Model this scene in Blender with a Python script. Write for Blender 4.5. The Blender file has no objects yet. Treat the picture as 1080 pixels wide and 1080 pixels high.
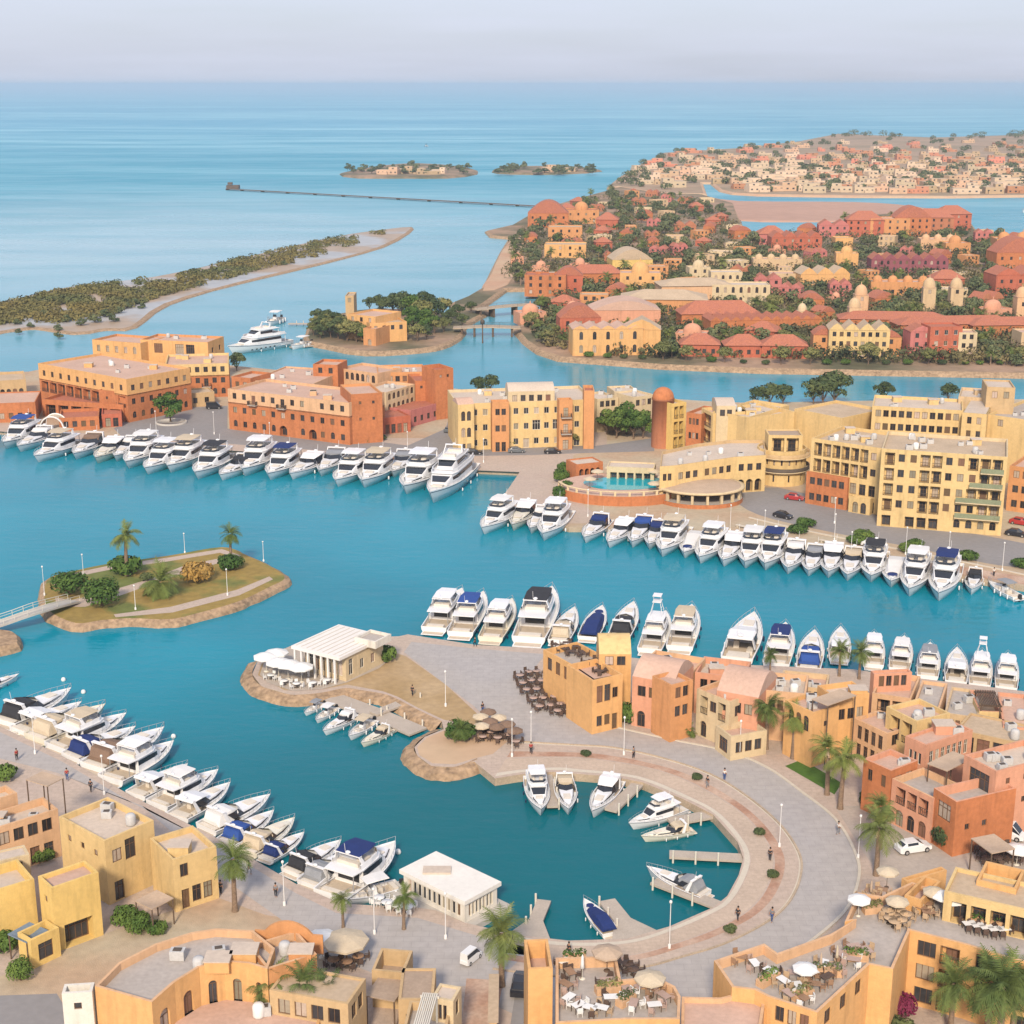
import bpy, math, random
from math import sin, cos, pi, radians, sqrt, atan, hypot
from mathutils import Vector
from mathutils.geometry import tessellate_polygon

# ------------------------------------------------------------------ camera, sky, sun, exposure
S = bpy.context.scene
COL = S.collection
FPX, CAMH, HORIZ = 1600.0, 90.0, 89.0
PITCH = atan((540 - HORIZ) / FPX)
cd = bpy.data.cameras.new('camera')
cam = bpy.data.objects.new('camera', cd)
COL.objects.link(cam)
cam.location = (0, 0, CAMH)
cam.rotation_euler = (pi / 2 - PITCH, 0, 0)
cd.sensor_width = 36
cd.lens = 36 * FPX / 1080
cd.clip_start, cd.clip_end = 1.0, 200000
S.camera = cam

SUN_EL, SUN_AZ = radians(35), radians(187)        # azimuth of the sun clockwise from +Y
sl = bpy.data.lights.new('sun', 'SUN')
sun = bpy.data.objects.new('sun', sl)
COL.objects.link(sun)
sl.energy, sl.angle, sl.color = 3.3, radians(8), (1.0, 0.85, 0.66)
sd = Vector((sin(SUN_AZ) * cos(SUN_EL), cos(SUN_AZ) * cos(SUN_EL), sin(SUN_EL)))
sun.rotation_euler = sd.to_track_quat('Z', 'Y').to_euler()

W = bpy.data.worlds.new('World')
S.world = W
W.use_nodes = True
wt = W.node_tree
wt.nodes.clear()
sky = wt.nodes.new('ShaderNodeTexSky')
sky.sky_type = 'NISHITA'
sky.sun_disc = False
sky.sun_elevation = SUN_EL
sky.sun_rotation = SUN_AZ
sky.air_density, sky.dust_density, sky.ozone_density = 1.0, 2.2, 3.0
bg = wt.nodes.new('ShaderNodeBackground')
bg.inputs['Strength'].default_value = 0.125
wo = wt.nodes.new('ShaderNodeOutputWorld')
# thin high cloud veil: mixes the clear sky with a pale lavender layer
veil = wt.nodes.new('ShaderNodeMix')
veil.data_type = 'RGBA'
tcw = wt.nodes.new('ShaderNodeTexCoord')
mpw = wt.nodes.new('ShaderNodeMapping')
mpw.inputs['Scale'].default_value = (3, 3, 34)
nzw = wt.nodes.new('ShaderNodeTexNoise')
nzw.inputs['Scale'].default_value = 2.2
nzw.inputs['Detail'].default_value = 4
mrw = wt.nodes.new('ShaderNodeMapRange')
mrw.inputs['From Min'].default_value = 0.3
mrw.inputs['From Max'].default_value = 0.7
mrw.inputs['To Min'].default_value = 0.66
mrw.inputs['To Max'].default_value = 0.8
veil.inputs[7].default_value = (4.5, 4.75, 5.75, 1)
wt.links.new(tcw.outputs['Generated'], mpw.inputs['Vector'])
wt.links.new(mpw.outputs[0], nzw.inputs['Vector'])
wt.links.new(nzw.outputs['Fac'], mrw.inputs['Value'])
wt.links.new(mrw.outputs[0], veil.inputs[0])
wt.links.new(sky.outputs[0], veil.inputs[6])
wt.links.new(veil.outputs[2], bg.inputs['Color'])
wt.links.new(bg.outputs[0], wo.inputs[0])

S.view_settings.view_transform = 'Standard'
S.view_settings.look = 'None'
S.view_settings.exposure = 0.42
S.view_settings.gamma = 1
S.cycles.max_bounces = 5
S.cycles.diffuse_bounces = 2
S.cycles.glossy_bounces = 2
S.cycles.transmission_bounces = 2
S.cycles.volume_bounces = 1
S.cycles.transparent_max_bounces = 4
S.cycles.caustics_reflective = False
S.cycles.caustics_refractive = False

# ------------------------------------------------------------------ helpers
SP, CP = sin(PITCH), cos(PITCH)


def G(px, py, z=0.0):
    """where the line of sight through a spot of the photograph meets height z"""
    a, b = (px - 540) / FPX, (540 - py) / FPX
    d = (a, CP + b * SP, -SP + b * CP)
    t = (z - CAMH) / d[2]
    return Vector((d[0] * t, d[1] * t, z))


def Gv(px, py, z=0.0):
    v = G(px, py, z)
    return (v.x, v.y)


def ztop(px, py0, py1, z0=0.0):
    """height of something whose foot is seen at row py0 and its top at row py1"""
    p = G(px, py0, z0)
    b = (540 - py1) / FPX
    return CAMH + p.y * (-SP + b * CP) / (CP + b * SP)


RND = random.Random(7)
MATS = {}


def lin(c):
    return tuple(((x / 255) / 12.92 if x / 255 <= 0.04045 else ((x / 255 + 0.055) / 1.055) ** 2.4) for x in c)


def mat(name, col, rough=0.85, var=0.12, scale=0.35, fine=3.0, bump=0.0, bscale=8.0, metal=0.0, spec=0.3, col2=None, rnd=0.0, mask=0.5, soft=0.12, stretch=None, joint=None, streak=0.0):
    """procedural surface: colour varied by two noises in world space, optional second colour in patches"""
    if name in MATS:
        return MATS[name]
    m = bpy.data.materials.new(name)
    MATS[name] = m
    m.use_nodes = True
    nt = m.node_tree
    n, l = nt.nodes, nt.links
    b = n['Principled BSDF']
    b.inputs['Roughness'].default_value = rough
    b.inputs['Metallic'].default_value = metal
    b.inputs['Specular IOR Level'].default_value = spec
    geo = n.new('ShaderNodeNewGeometry')
    vec = geo.outputs['Position']
    if stretch:
        mp = n.new('ShaderNodeMapping')
        mp.inputs['Scale'].default_value = stretch
        l.new(vec, mp.inputs['Vector'])
        vec = mp.outputs[0]
    n1 = n.new('ShaderNodeTexNoise')
    n1.inputs['Scale'].default_value = scale
    n1.inputs['Detail'].default_value = 4
    l.new(vec, n1.inputs['Vector'])
    n2 = n.new('ShaderNodeTexNoise')
    n2.inputs['Scale'].default_value = fine
    n2.inputs['Detail'].default_value = 3
    l.new(vec, n2.inputs['Vector'])
    add = n.new('ShaderNodeMath')
    add.operation = 'ADD'
    l.new(n1.outputs['Fac'], add.inputs[0])
    l.new(n2.outputs['Fac'], add.inputs[1])
    src = add.outputs[0]
    mr = n.new('ShaderNodeMapRange')
    mr.inputs['From Min'].default_value = 0.6
    mr.inputs['From Max'].default_value = 1.4
    mr.inputs['To Min'].default_value = 1 - var
    mr.inputs['To Max'].default_value = 1 + var
    l.new(src, mr.inputs['Value'])
    base = None
    if col2 is not None:
        mx = n.new('ShaderNodeMix')
        mx.data_type = 'RGBA'
        mr2 = n.new('ShaderNodeMapRange')
        mr2.inputs['From Min'].default_value = mask - soft
        mr2.inputs['From Max'].default_value = mask + soft
        l.new(n1.outputs['Fac'], mr2.inputs['Value'])
        l.new(mr2.outputs[0], mx.inputs[0])
        mx.inputs[6].default_value = (*col, 1)
        mx.inputs[7].default_value = (*col2, 1)
        base = mx.outputs[2]
    if streak:                                # rain streaks and worn plaster
        mps = n.new('ShaderNodeMapping')
        mps.inputs['Scale'].default_value = (1.1, 1.1, .14)
        l.new(geo.outputs['Position'], mps.inputs['Vector'])
        ns = n.new('ShaderNodeTexNoise')
        ns.inputs['Scale'].default_value = 1.0
        ns.inputs['Detail'].default_value = 5
        l.new(mps.outputs[0], ns.inputs['Vector'])
        ms = n.new('ShaderNodeMapRange')
        ms.inputs['From Min'].default_value = .52
        ms.inputs['From Max'].default_value = .74
        ms.inputs['To Min'].default_value = 1.0
        ms.inputs['To Max'].default_value = 1 - streak
        l.new(ns.outputs['Fac'], ms.inputs['Value'])
        mm = n.new('ShaderNodeMath')
        mm.operation = 'MULTIPLY'
        l.new(mr.outputs[0], mm.inputs[0])
        l.new(ms.outputs[0], mm.inputs[1])
        mr = mm
    if joint:                                 # slab joints
        br = n.new('ShaderNodeTexBrick')
        br.inputs['Scale'].default_value = 1.0
        br.inputs['Brick Width'].default_value = joint
        br.inputs['Row Height'].default_value = joint * .6
        br.inputs['Mortar Size'].default_value = joint * .018
        br.inputs['Color1'].default_value = (1, 1, 1, 1)
        br.inputs['Color2'].default_value = (.955, .955, .955, 1)
        br.inputs['Mortar'].default_value = (.84, .84, .84, 1)
        l.new(geo.outputs['Position'], br.inputs['Vector'])
        mm = n.new('ShaderNodeMath')
        mm.operation = 'MULTIPLY'
        l.new(mr.outputs[0], mm.inputs[0])
        l.new(br.outputs['Color'], mm.inputs[1])
        mr = mm
    hs = n.new('ShaderNodeHueSaturation')
    if base is not None:
        l.new(base, hs.inputs['Color'])
    else:
        hs.inputs['Color'].default_value = (*col, 1)
    val = mr.outputs[0]
    if rnd:
        oi = n.new('ShaderNodeObjectInfo')
        mr3 = n.new('ShaderNodeMapRange')
        mr3.inputs['To Min'].default_value = 1 - rnd
        mr3.inputs['To Max'].default_value = 1 + rnd
        l.new(oi.outputs['Random'], mr3.inputs['Value'])
        mu = n.new('ShaderNodeMath')
        mu.operation = 'MULTIPLY'
        l.new(val, mu.inputs[0])
        l.new(mr3.outputs[0], mu.inputs[1])
        val = mu.outputs[0]
        mr4 = n.new('ShaderNodeMapRange')
        mr4.inputs['To Min'].default_value = 0.5 + rnd * 0.07
        mr4.inputs['To Max'].default_value = 0.5 - rnd * 0.07
        l.new(oi.outputs['Random'], mr4.inputs['Value'])
        l.new(mr4.outputs[0], hs.inputs['Hue'])
    l.new(val, hs.inputs['Value'])
    l.new(hs.outputs[0], b.inputs['Base Color'])
    if bump:
        n3 = n.new('ShaderNodeTexNoise')
        n3.inputs['Scale'].default_value = bscale
        n3.inputs['Detail'].default_value = 3
        l.new(vec, n3.inputs['Vector'])
        bp = n.new('ShaderNodeBump')
        bp.inputs['Strength'].default_value = bump
        bp.inputs['Distance'].default_value = 0.2
        l.new(n3.outputs['Fac'], bp.inputs['Height'])
        l.new(bp.outputs[0], b.inputs['Normal'])
    return m


class MB:
    """collects faces of several materials and links them as one mesh object"""

    def __init__(s):
        s.v, s.f, s.m, s.sm = [], [], [], []

    def poly(s, pts, mi=0, smooth=False):
        k = len(s.v)
        s.v.extend([tuple(p) for p in pts])
        s.f.append(tuple(range(k, k + len(pts))))
        s.m.append(mi)
        s.sm.append(smooth)

    def grid(s, rows, mi=0, closed=False, smooth=True):
        k = len(s.v)
        n = len(rows[0])
        for r in rows:
            s.v.extend([tuple(p) for p in r])
        for i in range(len(rows) - 1):
            for j in range(n if closed else n - 1):
                a, b = k + i * n + j, k + i * n + (j + 1) % n
                s.f.append((a, b, b + n, a + n))
                s.m.append(mi)
                s.sm.append(smooth)

    def box(s, c, d, mi=0, rz=0.0, taper=1.0):
        x, y, z = c
        hx, hy, hz = d[0] / 2, d[1] / 2, d[2] / 2
        ca, sa = cos(rz), sin(rz)
        P = []
        for dz in (-1, 1):
            t = taper if dz > 0 else 1
            for ux, uy in ((-1, -1), (1, -1), (1, 1), (-1, 1)):
                a, b = ux * hx * t, uy * hy * t
                P.append((x + a * ca - b * sa, y + a * sa + b * ca, z + dz * hz))
        k = len(s.v)
        s.v.extend(P)
        for q in ((3, 2, 1, 0), (4, 5, 6, 7), (0, 1, 5, 4), (1, 2, 6, 5), (2, 3, 7, 6), (3, 0, 4, 7)):
            s.f.append(tuple(k + i for i in q))
            s.m.append(mi)
            s.sm.append(False)

    def tube(s, p, q, r0, r1=None, n=6, mi=0, cap=True):
        p, q = Vector(p), Vector(q)
        r1 = r0 if r1 is None else r1
        d = (q - p).normalized()
        a = d.orthogonal().normalized()
        b = d.cross(a)
        rows = []
        for c, r in ((p, r0), (q, r1)):
            rows.append([c + (a * cos(2 * pi * i / n) + b * sin(2 * pi * i / n)) * r for i in range(n)])
        s.grid(rows, mi, True, True)
        if cap:
            s.poly(rows[1], mi)

    def lathe(s, prof, c=(0, 0, 0), n=16, mi=0, sx=1.0, sy=1.0, a0=0.0, a1=2 * pi):
        full = abs(a1 - a0 - 2 * pi) < 1e-6
        m = n if full else n + 1
        rows = []
        for r, z in prof:
            rows.append([(c[0] + r * sx * cos(a0 + (a1 - a0) * i / n), c[1] + r * sy * sin(a0 + (a1 - a0) * i / n), c[2] + z) for i in range(m)])
        s.grid(rows, mi, full, True)

    def cap(s, pts, z, mi=0):
        """flat filled polygon, concave allowed, facing up"""
        k = len(s.v)
        P = [Vector((p[0], p[1], z)) for p in pts]
        s.v.extend([tuple(p) for p in P])
        for t in tessellate_polygon([P]):
            a, b, c = (P[i] for i in t)
            t = t if (b - a).cross(c - a).z > 0 else (t[0], t[2], t[1])
            s.f.append(tuple(k + i for i in t))
            s.m.append(mi)
            s.sm.append(False)

    def build(s, name, mats, parent=None, org=None, loc=(0, 0, 0)):
        me = bpy.data.meshes.new(name)
        o3 = org or (0, 0, 0)
        me.from_pydata([(p[0] - o3[0], p[1] - o3[1], p[2] - o3[2]) for p in s.v], [], s.f)
        for m in (mats if isinstance(mats, (list, tuple)) else [mats]):
            me.materials.append(m)
        me.polygons.foreach_set('material_index', s.m)
        me.polygons.foreach_set('use_smooth', s.sm)
        me.update()
        o = bpy.data.objects.new(name, me)
        COL.objects.link(o)
        o.location = loc
        if parent:
            o.parent = parent
        elif org:
            o.location = org
        return o


def tag(o, label=None, cat=None, group=None, kind=None):
    for k, v in (('label', label), ('category', cat), ('group', group), ('kind', kind)):
        if v:
            o[k] = v
    return o


def empty(name, loc, label, cat, group=None, rz=0.0):
    o = bpy.data.objects.new(name, None)
    COL.objects.link(o)
    o.empty_display_size = 0.3
    o.location = loc
    o.rotation_euler = (0, 0, rz)
    return tag(o, label, cat, group)


def copy_tree(o, parent=None):
    c = o.copy()
    COL.objects.link(c)
    c.parent = parent
    for ch in o.children:
        copy_tree(ch, c)
    return c


def area(p):
    return sum(p[i][0] * p[(i + 1) % len(p)][1] - p[(i + 1) % len(p)][0] * p[i][1] for i in range(len(p))) / 2


def offset(p, d):
    """offset a counter-clockwise polygon outward by d (negative: inward)"""
    n, out = len(p), []
    for i in range(n):
        a, b, c = Vector(p[i - 1][:2]), Vector(p[i][:2]), Vector(p[(i + 1) % n][:2])
        e, f = (b - a), (c - b)
        if e.length < 1e-6 or f.length < 1e-6:
            out.append((b.x, b.y))
            continue
        e.normalize()
        f.normalize()
        n1, n2 = Vector((e.y, -e.x)), Vector((f.y, -f.x))
        k = max(0.35, 1 + n1.dot(n2))
        q = b + (n1 + n2) / k * d
        out.append((q.x, q.y))
    return out


def smooth_line(pts, k=4, closed=False):
    """Catmull-Rom through points"""
    P = [Vector(p) for p in pts]
    n = len(P)
    out = []
    rng = range(n if closed else n - 1)
    for i in rng:
        if closed:
            a, b, c, d = P[i - 1], P[i], P[(i + 1) % n], P[(i + 2) % n]
        else:
            a, b, c, d = P[max(i - 1, 0)], P[i], P[i + 1], P[min(i + 2, n - 1)]
        for j in range(k):
            t = j / k
            out.append(0.5 * ((2 * b) + (c - a) * t + (2 * a - 5 * b + 4 * c - d) * t * t + (3 * b - a - 3 * c + d) * t ** 3))
    if not closed:
        out.append(P[-1])
    return out


def resample(pts, n):
    P = [Vector(p) for p in pts]
    L = [0]
    for i in range(1, len(P)):
        L.append(L[-1] + (P[i] - P[i - 1]).length)
    out, j = [], 0
    for i in range(n):
        t = L[-1] * i / (n - 1)
        while j < len(P) - 2 and L[j + 1] < t:
            j += 1
        s = (t - L[j]) / max(1e-9, L[j + 1] - L[j])
        out.append(P[j].lerp(P[j + 1], s))
    return out


def sheet(name, pts, z, m, kind='structure'):
    mb = MB()
    mb.cap(pts, z)
    return tag(mb.build(name, m), kind=kind)

# ------------------------------------------------------------------ materials of the setting
M_PAVE = mat('paving', (0.50, 0.40, 0.325), 0.9, 0.16, 0.10, 1.6, bump=0.3, bscale=3, joint=1.4, col2=(0.44, 0.345, 0.285))
M_PLAZA = mat('plaza_paving', (0.42, 0.385, 0.36), 0.85, 0.14, 0.07, 0.9, joint=1.8, col2=(0.37, 0.345, 0.335))
M_GROUND = mat('dry_ground', (0.46, 0.32, 0.21), 0.95, 0.18, 0.06, 0.9, col2=(0.42, 0.36, 0.26), bump=0.3)
M_QUAY = mat('quay_stone', (0.42, 0.33, 0.24), 0.9, 0.25, 0.5, 4)
M_COPING = mat('pale_coping', (0.55, 0.49, 0.40), 0.85, 0.08, 0.2, 2)
M_BRICK = mat('brick_paving', (0.41, 0.235, 0.16), 0.9, 0.25, 0.25, 2.5, col2=(0.46, 0.33, 0.25))
M_ROAD = mat('asphalt', (0.25, 0.235, 0.23), 0.85, 0.12, 0.06, 1)
M_LINE = mat('road_paint', (0.7, 0.68, 0.62), 0.8, 0.1)
M_ROCK = mat('riprap_rock', (0.33, 0.225, 0.14), 0.95, 0.5, 0.7, 1.6, bump=1.0, bscale=1.2)
M_SAND = mat('sand', (0.52, 0.37, 0.24), 0.95, 0.12, 0.03, 0.4, col2=(0.46, 0.28, 0.18))
M_PINKSAND = mat('pink_sand', (0.44, 0.27, 0.20), 0.95, 0.12, 0.01, 0.1)
M_TOWN = mat('garden_ground', (0.13, 0.12, 0.065), 0.95, 0.3, 0.03, 0.25, col2=(0.32, 0.21, 0.14))
M_FARTOWN = mat('far_ground', (0.40, 0.28, 0.19), 0.95, 0.3, 0.012, 0.05, col2=(0.25, 0.19, 0.12))
M_GRASSY = mat('island_lawn', (0.30, 0.21, 0.06), 0.95, 0.25, 0.10, 0.7, col2=(0.13, 0.15, 0.04), mask=0.52, soft=0.06)
M_LAWN = mat('lawn', (0.07, 0.14, 0.02), 0.95, 0.2, 0.3, 2)
M_FLAT = mat('tidal_flat', (0.40, 0.41, 0.42), 0.5, 0.2, 0.02, 0.15, col2=(0.36, 0.27, 0.19), mask=.5, soft=.05)
M_WOOD = mat('weathered_wood', (0.42, 0.36, 0.30), 0.85, 0.15, 0.6, 5)
M_DARKWOOD = mat('dark_wood', (0.12, 0.08, 0.055), 0.8, 0.2, 1, 5)
M_CONC = mat('concrete', (0.45, 0.42, 0.38), 0.85, 0.12, 0.3, 3)


def water_material():
    m = bpy.data.materials.new('sea_water')
    m.use_nodes = True
    n, l = m.node_tree.nodes, m.node_tree.links
    b = n['Principled BSDF']
    b.inputs['Roughness'].default_value = 0.12
    b.inputs['IOR'].default_value = 1.33
    b.inputs['Specular IOR Level'].default_value = 0.26
    geo = n.new('ShaderNodeNewGeometry')

    def noise(sx, sy, scale, detail=3, rough=0.5):
        mp = n.new('ShaderNodeMapping')
        mp.inputs['Scale'].default_value = (sx, sy, 1)
        l.new(geo.outputs['Position'], mp.inputs['Vector'])
        t = n.new('ShaderNodeTexNoise')
        t.inputs['Scale'].default_value = scale
        t.inputs['Detail'].default_value = detail
        t.inputs['Roughness'].default_value = rough
        l.new(mp.outputs[0], t.inputs['Vector'])
        return t.outputs['Fac']

    def rng(src, a, b_, c=0.0, d=1.0):
        r = n.new('ShaderNodeMapRange')
        r.inputs['From Min'].default_value = a
        r.inputs['From Max'].default_value = b_
        r.inputs['To Min'].default_value = c
        r.inputs['To Max'].default_value = d
        l.new(src, r.inputs['Value'])
        return r.outputs[0]

    def mix(f, a, b_):
        x = n.new('ShaderNodeMix')
        x.data_type = 'RGBA'
        l.new(f, x.inputs[0])
        for s_, v in ((6, a), (7, b_)):
            if isinstance(v, tuple):
                x.inputs[s_].default_value = (*v, 1)
            else:
                l.new(v, x.inputs[s_])
        return x.outputs[2]

    def mul(a, b_):
        x = n.new('ShaderNodeMath')
        x.operation = 'MULTIPLY'
        l.new(a, x.inputs[0])
        l.new(b_, x.inputs[1])
        return x.outputs[0]

    def dist(x, y, sx, sy):
        """normalised distance from a spot of the sea bed"""
        mp = n.new('ShaderNodeMapping')
        mp.vector_type = 'POINT'
        mp.inputs['Location'].default_value = (-x / sx, -y / sy, 0)
        mp.inputs['Scale'].default_value = (1 / sx, 1 / sy, 0)
        l.new(geo.outputs['Position'], mp.inputs['Vector'])
        g = n.new('ShaderNodeVectorMath')
        g.operation = 'LENGTH'
        l.new(mp.outputs[0], g.inputs[0])
        return g.outputs['Value']

    big = noise(1, 1, 0.012, 3)
    col = mix(rng(big, 0.35, 0.65), (0.0004, 0.178, 0.255), (0.001, 0.245, 0.34))
    # the enclosed basin is deeper and greener
    p = G(640, 900)
    col = mix(rng(dist(p.x, p.y, 55, 45), 0.5, 1.9), (0.0003, 0.118, 0.148), col)
    # water colour turns paler with distance, past the marina and far out
    sep = n.new('ShaderNodeSeparateXYZ')
    l.new(geo.outputs['Position'], sep.inputs[0])
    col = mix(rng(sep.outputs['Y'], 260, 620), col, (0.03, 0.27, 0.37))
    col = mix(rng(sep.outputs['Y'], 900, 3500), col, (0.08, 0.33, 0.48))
    # shallow sand flats on the sea side
    q = G(140, 255)
    sh = rng(dist(q.x, q.y, 330, 420), 1.25, 0.25)
    st = rng(noise(0.35, 1.6, 0.006, 4, 0.6), 0.38, 0.62)
    col = mix(mul(sh, rng(noise(0.5, 1.5, 0.01, 3), 0.25, 0.7, 0.45, 1.0)), col, (0.30, 0.47, 0.54))
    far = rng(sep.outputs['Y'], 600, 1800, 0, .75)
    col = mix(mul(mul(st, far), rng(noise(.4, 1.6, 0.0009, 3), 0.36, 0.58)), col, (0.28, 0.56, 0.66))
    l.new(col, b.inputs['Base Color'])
    ro = n.new('ShaderNodeMath')
    ro.operation = 'ADD'
    l.new(rng(sep.outputs['Y'], 150, 1600, .03, .40), ro.inputs[0])
    l.new(rng(noise(.5, 1.4, .03, 4), .42, .66, 0, .12), ro.inputs[1])
    l.new(ro.outputs[0], b.inputs['Roughness'])     # unresolved ripples far out
    bp = n.new('ShaderNodeBump')
    bp.inputs['Strength'].default_value = 0.32
    bp.inputs['Distance'].default_value = 0.35
    w1, w2 = noise(0.6, 1.3, 0.35, 3, 0.6), noise(0.7, 1.2, 0.06, 2)
    ad = n.new('ShaderNodeMath')
    ad.operation = 'ADD'
    l.new(w1, ad.inputs[0])
    l.new(w2, ad.inputs[1])
    l.new(ad.outputs[0], bp.inputs['Height'])
    l.new(bp.outputs[0], b.inputs['Normal'])
    return m


M_WATER = water_material()
mb = MB()
xs = [-42000, -9000, -2500, -800, 0, 800, 2500, 9000, 42000]
ys = [-300, 100, 400, 900, 2000, 5000, 14000, 60000]
mb.grid([[(x, y, 0) for x in xs] for y in ys])
mb.sm = [False] * len(mb.f)
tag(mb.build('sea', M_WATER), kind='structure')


def land(name, pix, z, top, side, slope=0.0, smooth=0, raw=False, z0=-1.2):
    """a slab of land: flat top, quay wall or sloping rocky bank down into the water"""
    pts = list(pix) if raw else [Gv(x, y, z) for x, y in pix]
    if smooth:
        pts = [(p.x, p.y) for p in smooth_line([(a, b, 0) for a, b in pts], smooth, True)]
    if area(pts) < 0:
        pts.reverse()
    mb = MB()
    mb.cap(pts, z, 0)
    low = offset(pts, slope) if slope else pts
    n = len(pts)
    if slope:
        rr = random.Random(len(name) + n)
        mid = [((a[0] + b[0]) / 2 + rr.uniform(-.3, .3) * slope * .5, (a[1] + b[1]) / 2 + rr.uniform(-.3, .3) * slope * .5) for a, b in zip(pts, low)]
        mb.grid([[(p[0], p[1], z0) for p in low], [(p[0], p[1], (z * .55)) for p in mid], [(p[0], p[1], z) for p in pts]], 1, True, False)
    else:
        mb.grid([[(p[0], p[1], z0) for p in low], [(p[0], p[1], z) for p in pts]], 1, True, False)
    return tag(mb.build(name, [top, side]), kind='structure'), pts


ZQ = 1.1                                    # height of the quays
# ---- south land: left promenade, horseshoe basin, spit, central quay
prom = [(-140, 700), (0, 766), (65, 797), (140, 840), (225, 882), (312, 932), (359, 953), (440, 957), (460, 960), (490, 973), (545, 986), (600, 992), (661, 990), (706, 977), (752, 957), (767, 945), (779, 923), (784, 905), (778, 888), (752, 859), (721, 843), (678, 825), (645, 819), (607, 816), (583, 814), (547, 817), (522, 821), (500, 803)]
head = [(480, 809), (455, 808), (440, 797), (437, 788), (448, 777), (468, 769), (466, 761), (439, 748), (418, 737), (404, 732), (380, 728), (364, 726), (338, 731), (307, 733), (276, 724), (266, 711), (272, 697), (307, 681), (360, 673), (421, 671)]
cent = [(430, 669), (501, 680), (572, 684), (700, 697), (762, 700), (900, 706), (967, 715), (1080, 729), (1320, 757)]
south = prom + head + cent + [(1700, 1000), (1500, 1500), (-500, 1500), (-700, 1000)]
land('ground', south, ZQ, M_PAVE, M_QUAY)
# rocky banks of the spit
bank = [(500, 803)] + head[:6] + [head[6]]
for nm, seg in (('rocky_bank', [(503, 800)] + head[:6]), ('rocky_bank', head[6:17])):
    P = [Gv(x, y, ZQ) for x, y in seg]
    P = [(p.x, p.y) for p in smooth_line([(a, b, 0) for a, b in P], 4)]
    out = []
    for i, p in enumerate(P):
        a, b = Vector(P[max(i - 1, 0)]), Vector(P[min(i + 1, len(P) - 1)])
        t = (b - a).normalized()
        nrm = Vector((-t.y, t.x))
        out.append((p[0] + nrm.x * 2.4, p[1] + nrm.y * 2.4))
    mb = MB()
    mb.grid([[(p[0], p[1], ZQ + .06) for p in P], [((p[0] + q[0]) / 2 + RND.uniform(-.3, .3), (p[1] + q[1]) / 2 + RND.uniform(-.3, .3), .75) for p, q in zip(P, out)], [(q[0], q[1], -.6) for q in out]], 0, False, False)
    rocks = MB()
    tag(mb.build('rocky_bank', M_ROCK), kind='structure')
# dry earth on the spit and behind the headland
sheet('spit_earth', [Gv(x, y, ZQ) for x, y in [(366, 722), (404, 729), (420, 735), (440, 746), (468, 759), (520, 768), (470, 722), (428, 692), (380, 676), (310, 684), (276, 700), (272, 712), (300, 728), (340, 727)]], ZQ + .006, mat('spit_soil', (0.46, 0.33, 0.19), .95, .2, .10, 1, col2=(0.33, 0.225, 0.11)))
sheet('headland_earth', [Gv(x, y, ZQ) for x, y in [(500, 800), (480, 806), (456, 805), (442, 796), (440, 788), (450, 778), (470, 770), (500, 765), (535, 782), (520, 795)]], ZQ + .006, M_SAND)

inner = [(522, 819), (547, 815), (583, 812), (607, 814), (645, 817), (678, 823), (721, 841), (752, 857), (778, 886), (785, 905), (780, 924), (768, 946), (753, 958), (706, 979), (661, 992), (600, 994), (545, 988)]
outer = [(545, 782), (575, 784), (610, 786), (650, 789), (700, 800), (750, 817), (788, 840), (822, 869), (842, 898), (845, 921), (834, 949), (811, 971), (765, 995), (720, 1009), (679, 1020), (600, 1030), (520, 1022)]
IN_ = smooth_line([G(x, y, ZQ) for x, y in inner], 5)
OUT_ = smooth_line([G(x, y, ZQ) for x, y in outer], 5)
NB_ = 90
IN_, OUT_ = resample(IN_, NB_), resample(OUT_, NB_)


def band(name, t0, t1, z, m, a=0, b=NB_):
    mb = MB()
    mb.grid([[tuple(IN_[i].lerp(OUT_[i], t)[:2]) + (z,) for i in range(a, b)] for t in (t0, t1)])
    mb.sm = [False] * len(mb.f)
    if mb.f:
        o = tag(mb.build(name, m), kind='structure')
        if o.data.polygons[0].normal.z < 0:
            o.data.flip_normals()
        return o


band('coping', 0.0, 0.10, ZQ + .010, M_COPING)
band('promenade_path', 0.12, 0.50, ZQ + .006, mat('pink_paving', (0.49, 0.385, 0.30), 0.9, 0.16, 0.15, 2, joint=1.0))
band('brick_strip', 0.54, 0.71, ZQ + .010, M_BRICK)
band('promenade_kerb', 0.955, 1.0, ZQ + .006, M_COPING)
road_out = [(575, 690), (560, 718), (590, 745), (640, 765), (707, 780), (765, 792), (808, 809), (845, 835), (880, 863), (900, 895), (906, 925), (888, 965), (830, 1012), (740, 1066), (600, 1085), (520, 1060)]
RO = [Gv(p.x, p.y, ZQ) for p in smooth_line([(x, y, 0) for x, y in road_out], 4)]
sheet('plaza', [tuple(p[:2]) for p in OUT_] + RO[::-1][:] + [Gv(x, y, ZQ) for x, y in [(500, 684), (434, 677), (426, 688), (470, 722), (500, 745), (525, 770)]], ZQ + .014, M_PLAZA)
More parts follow.
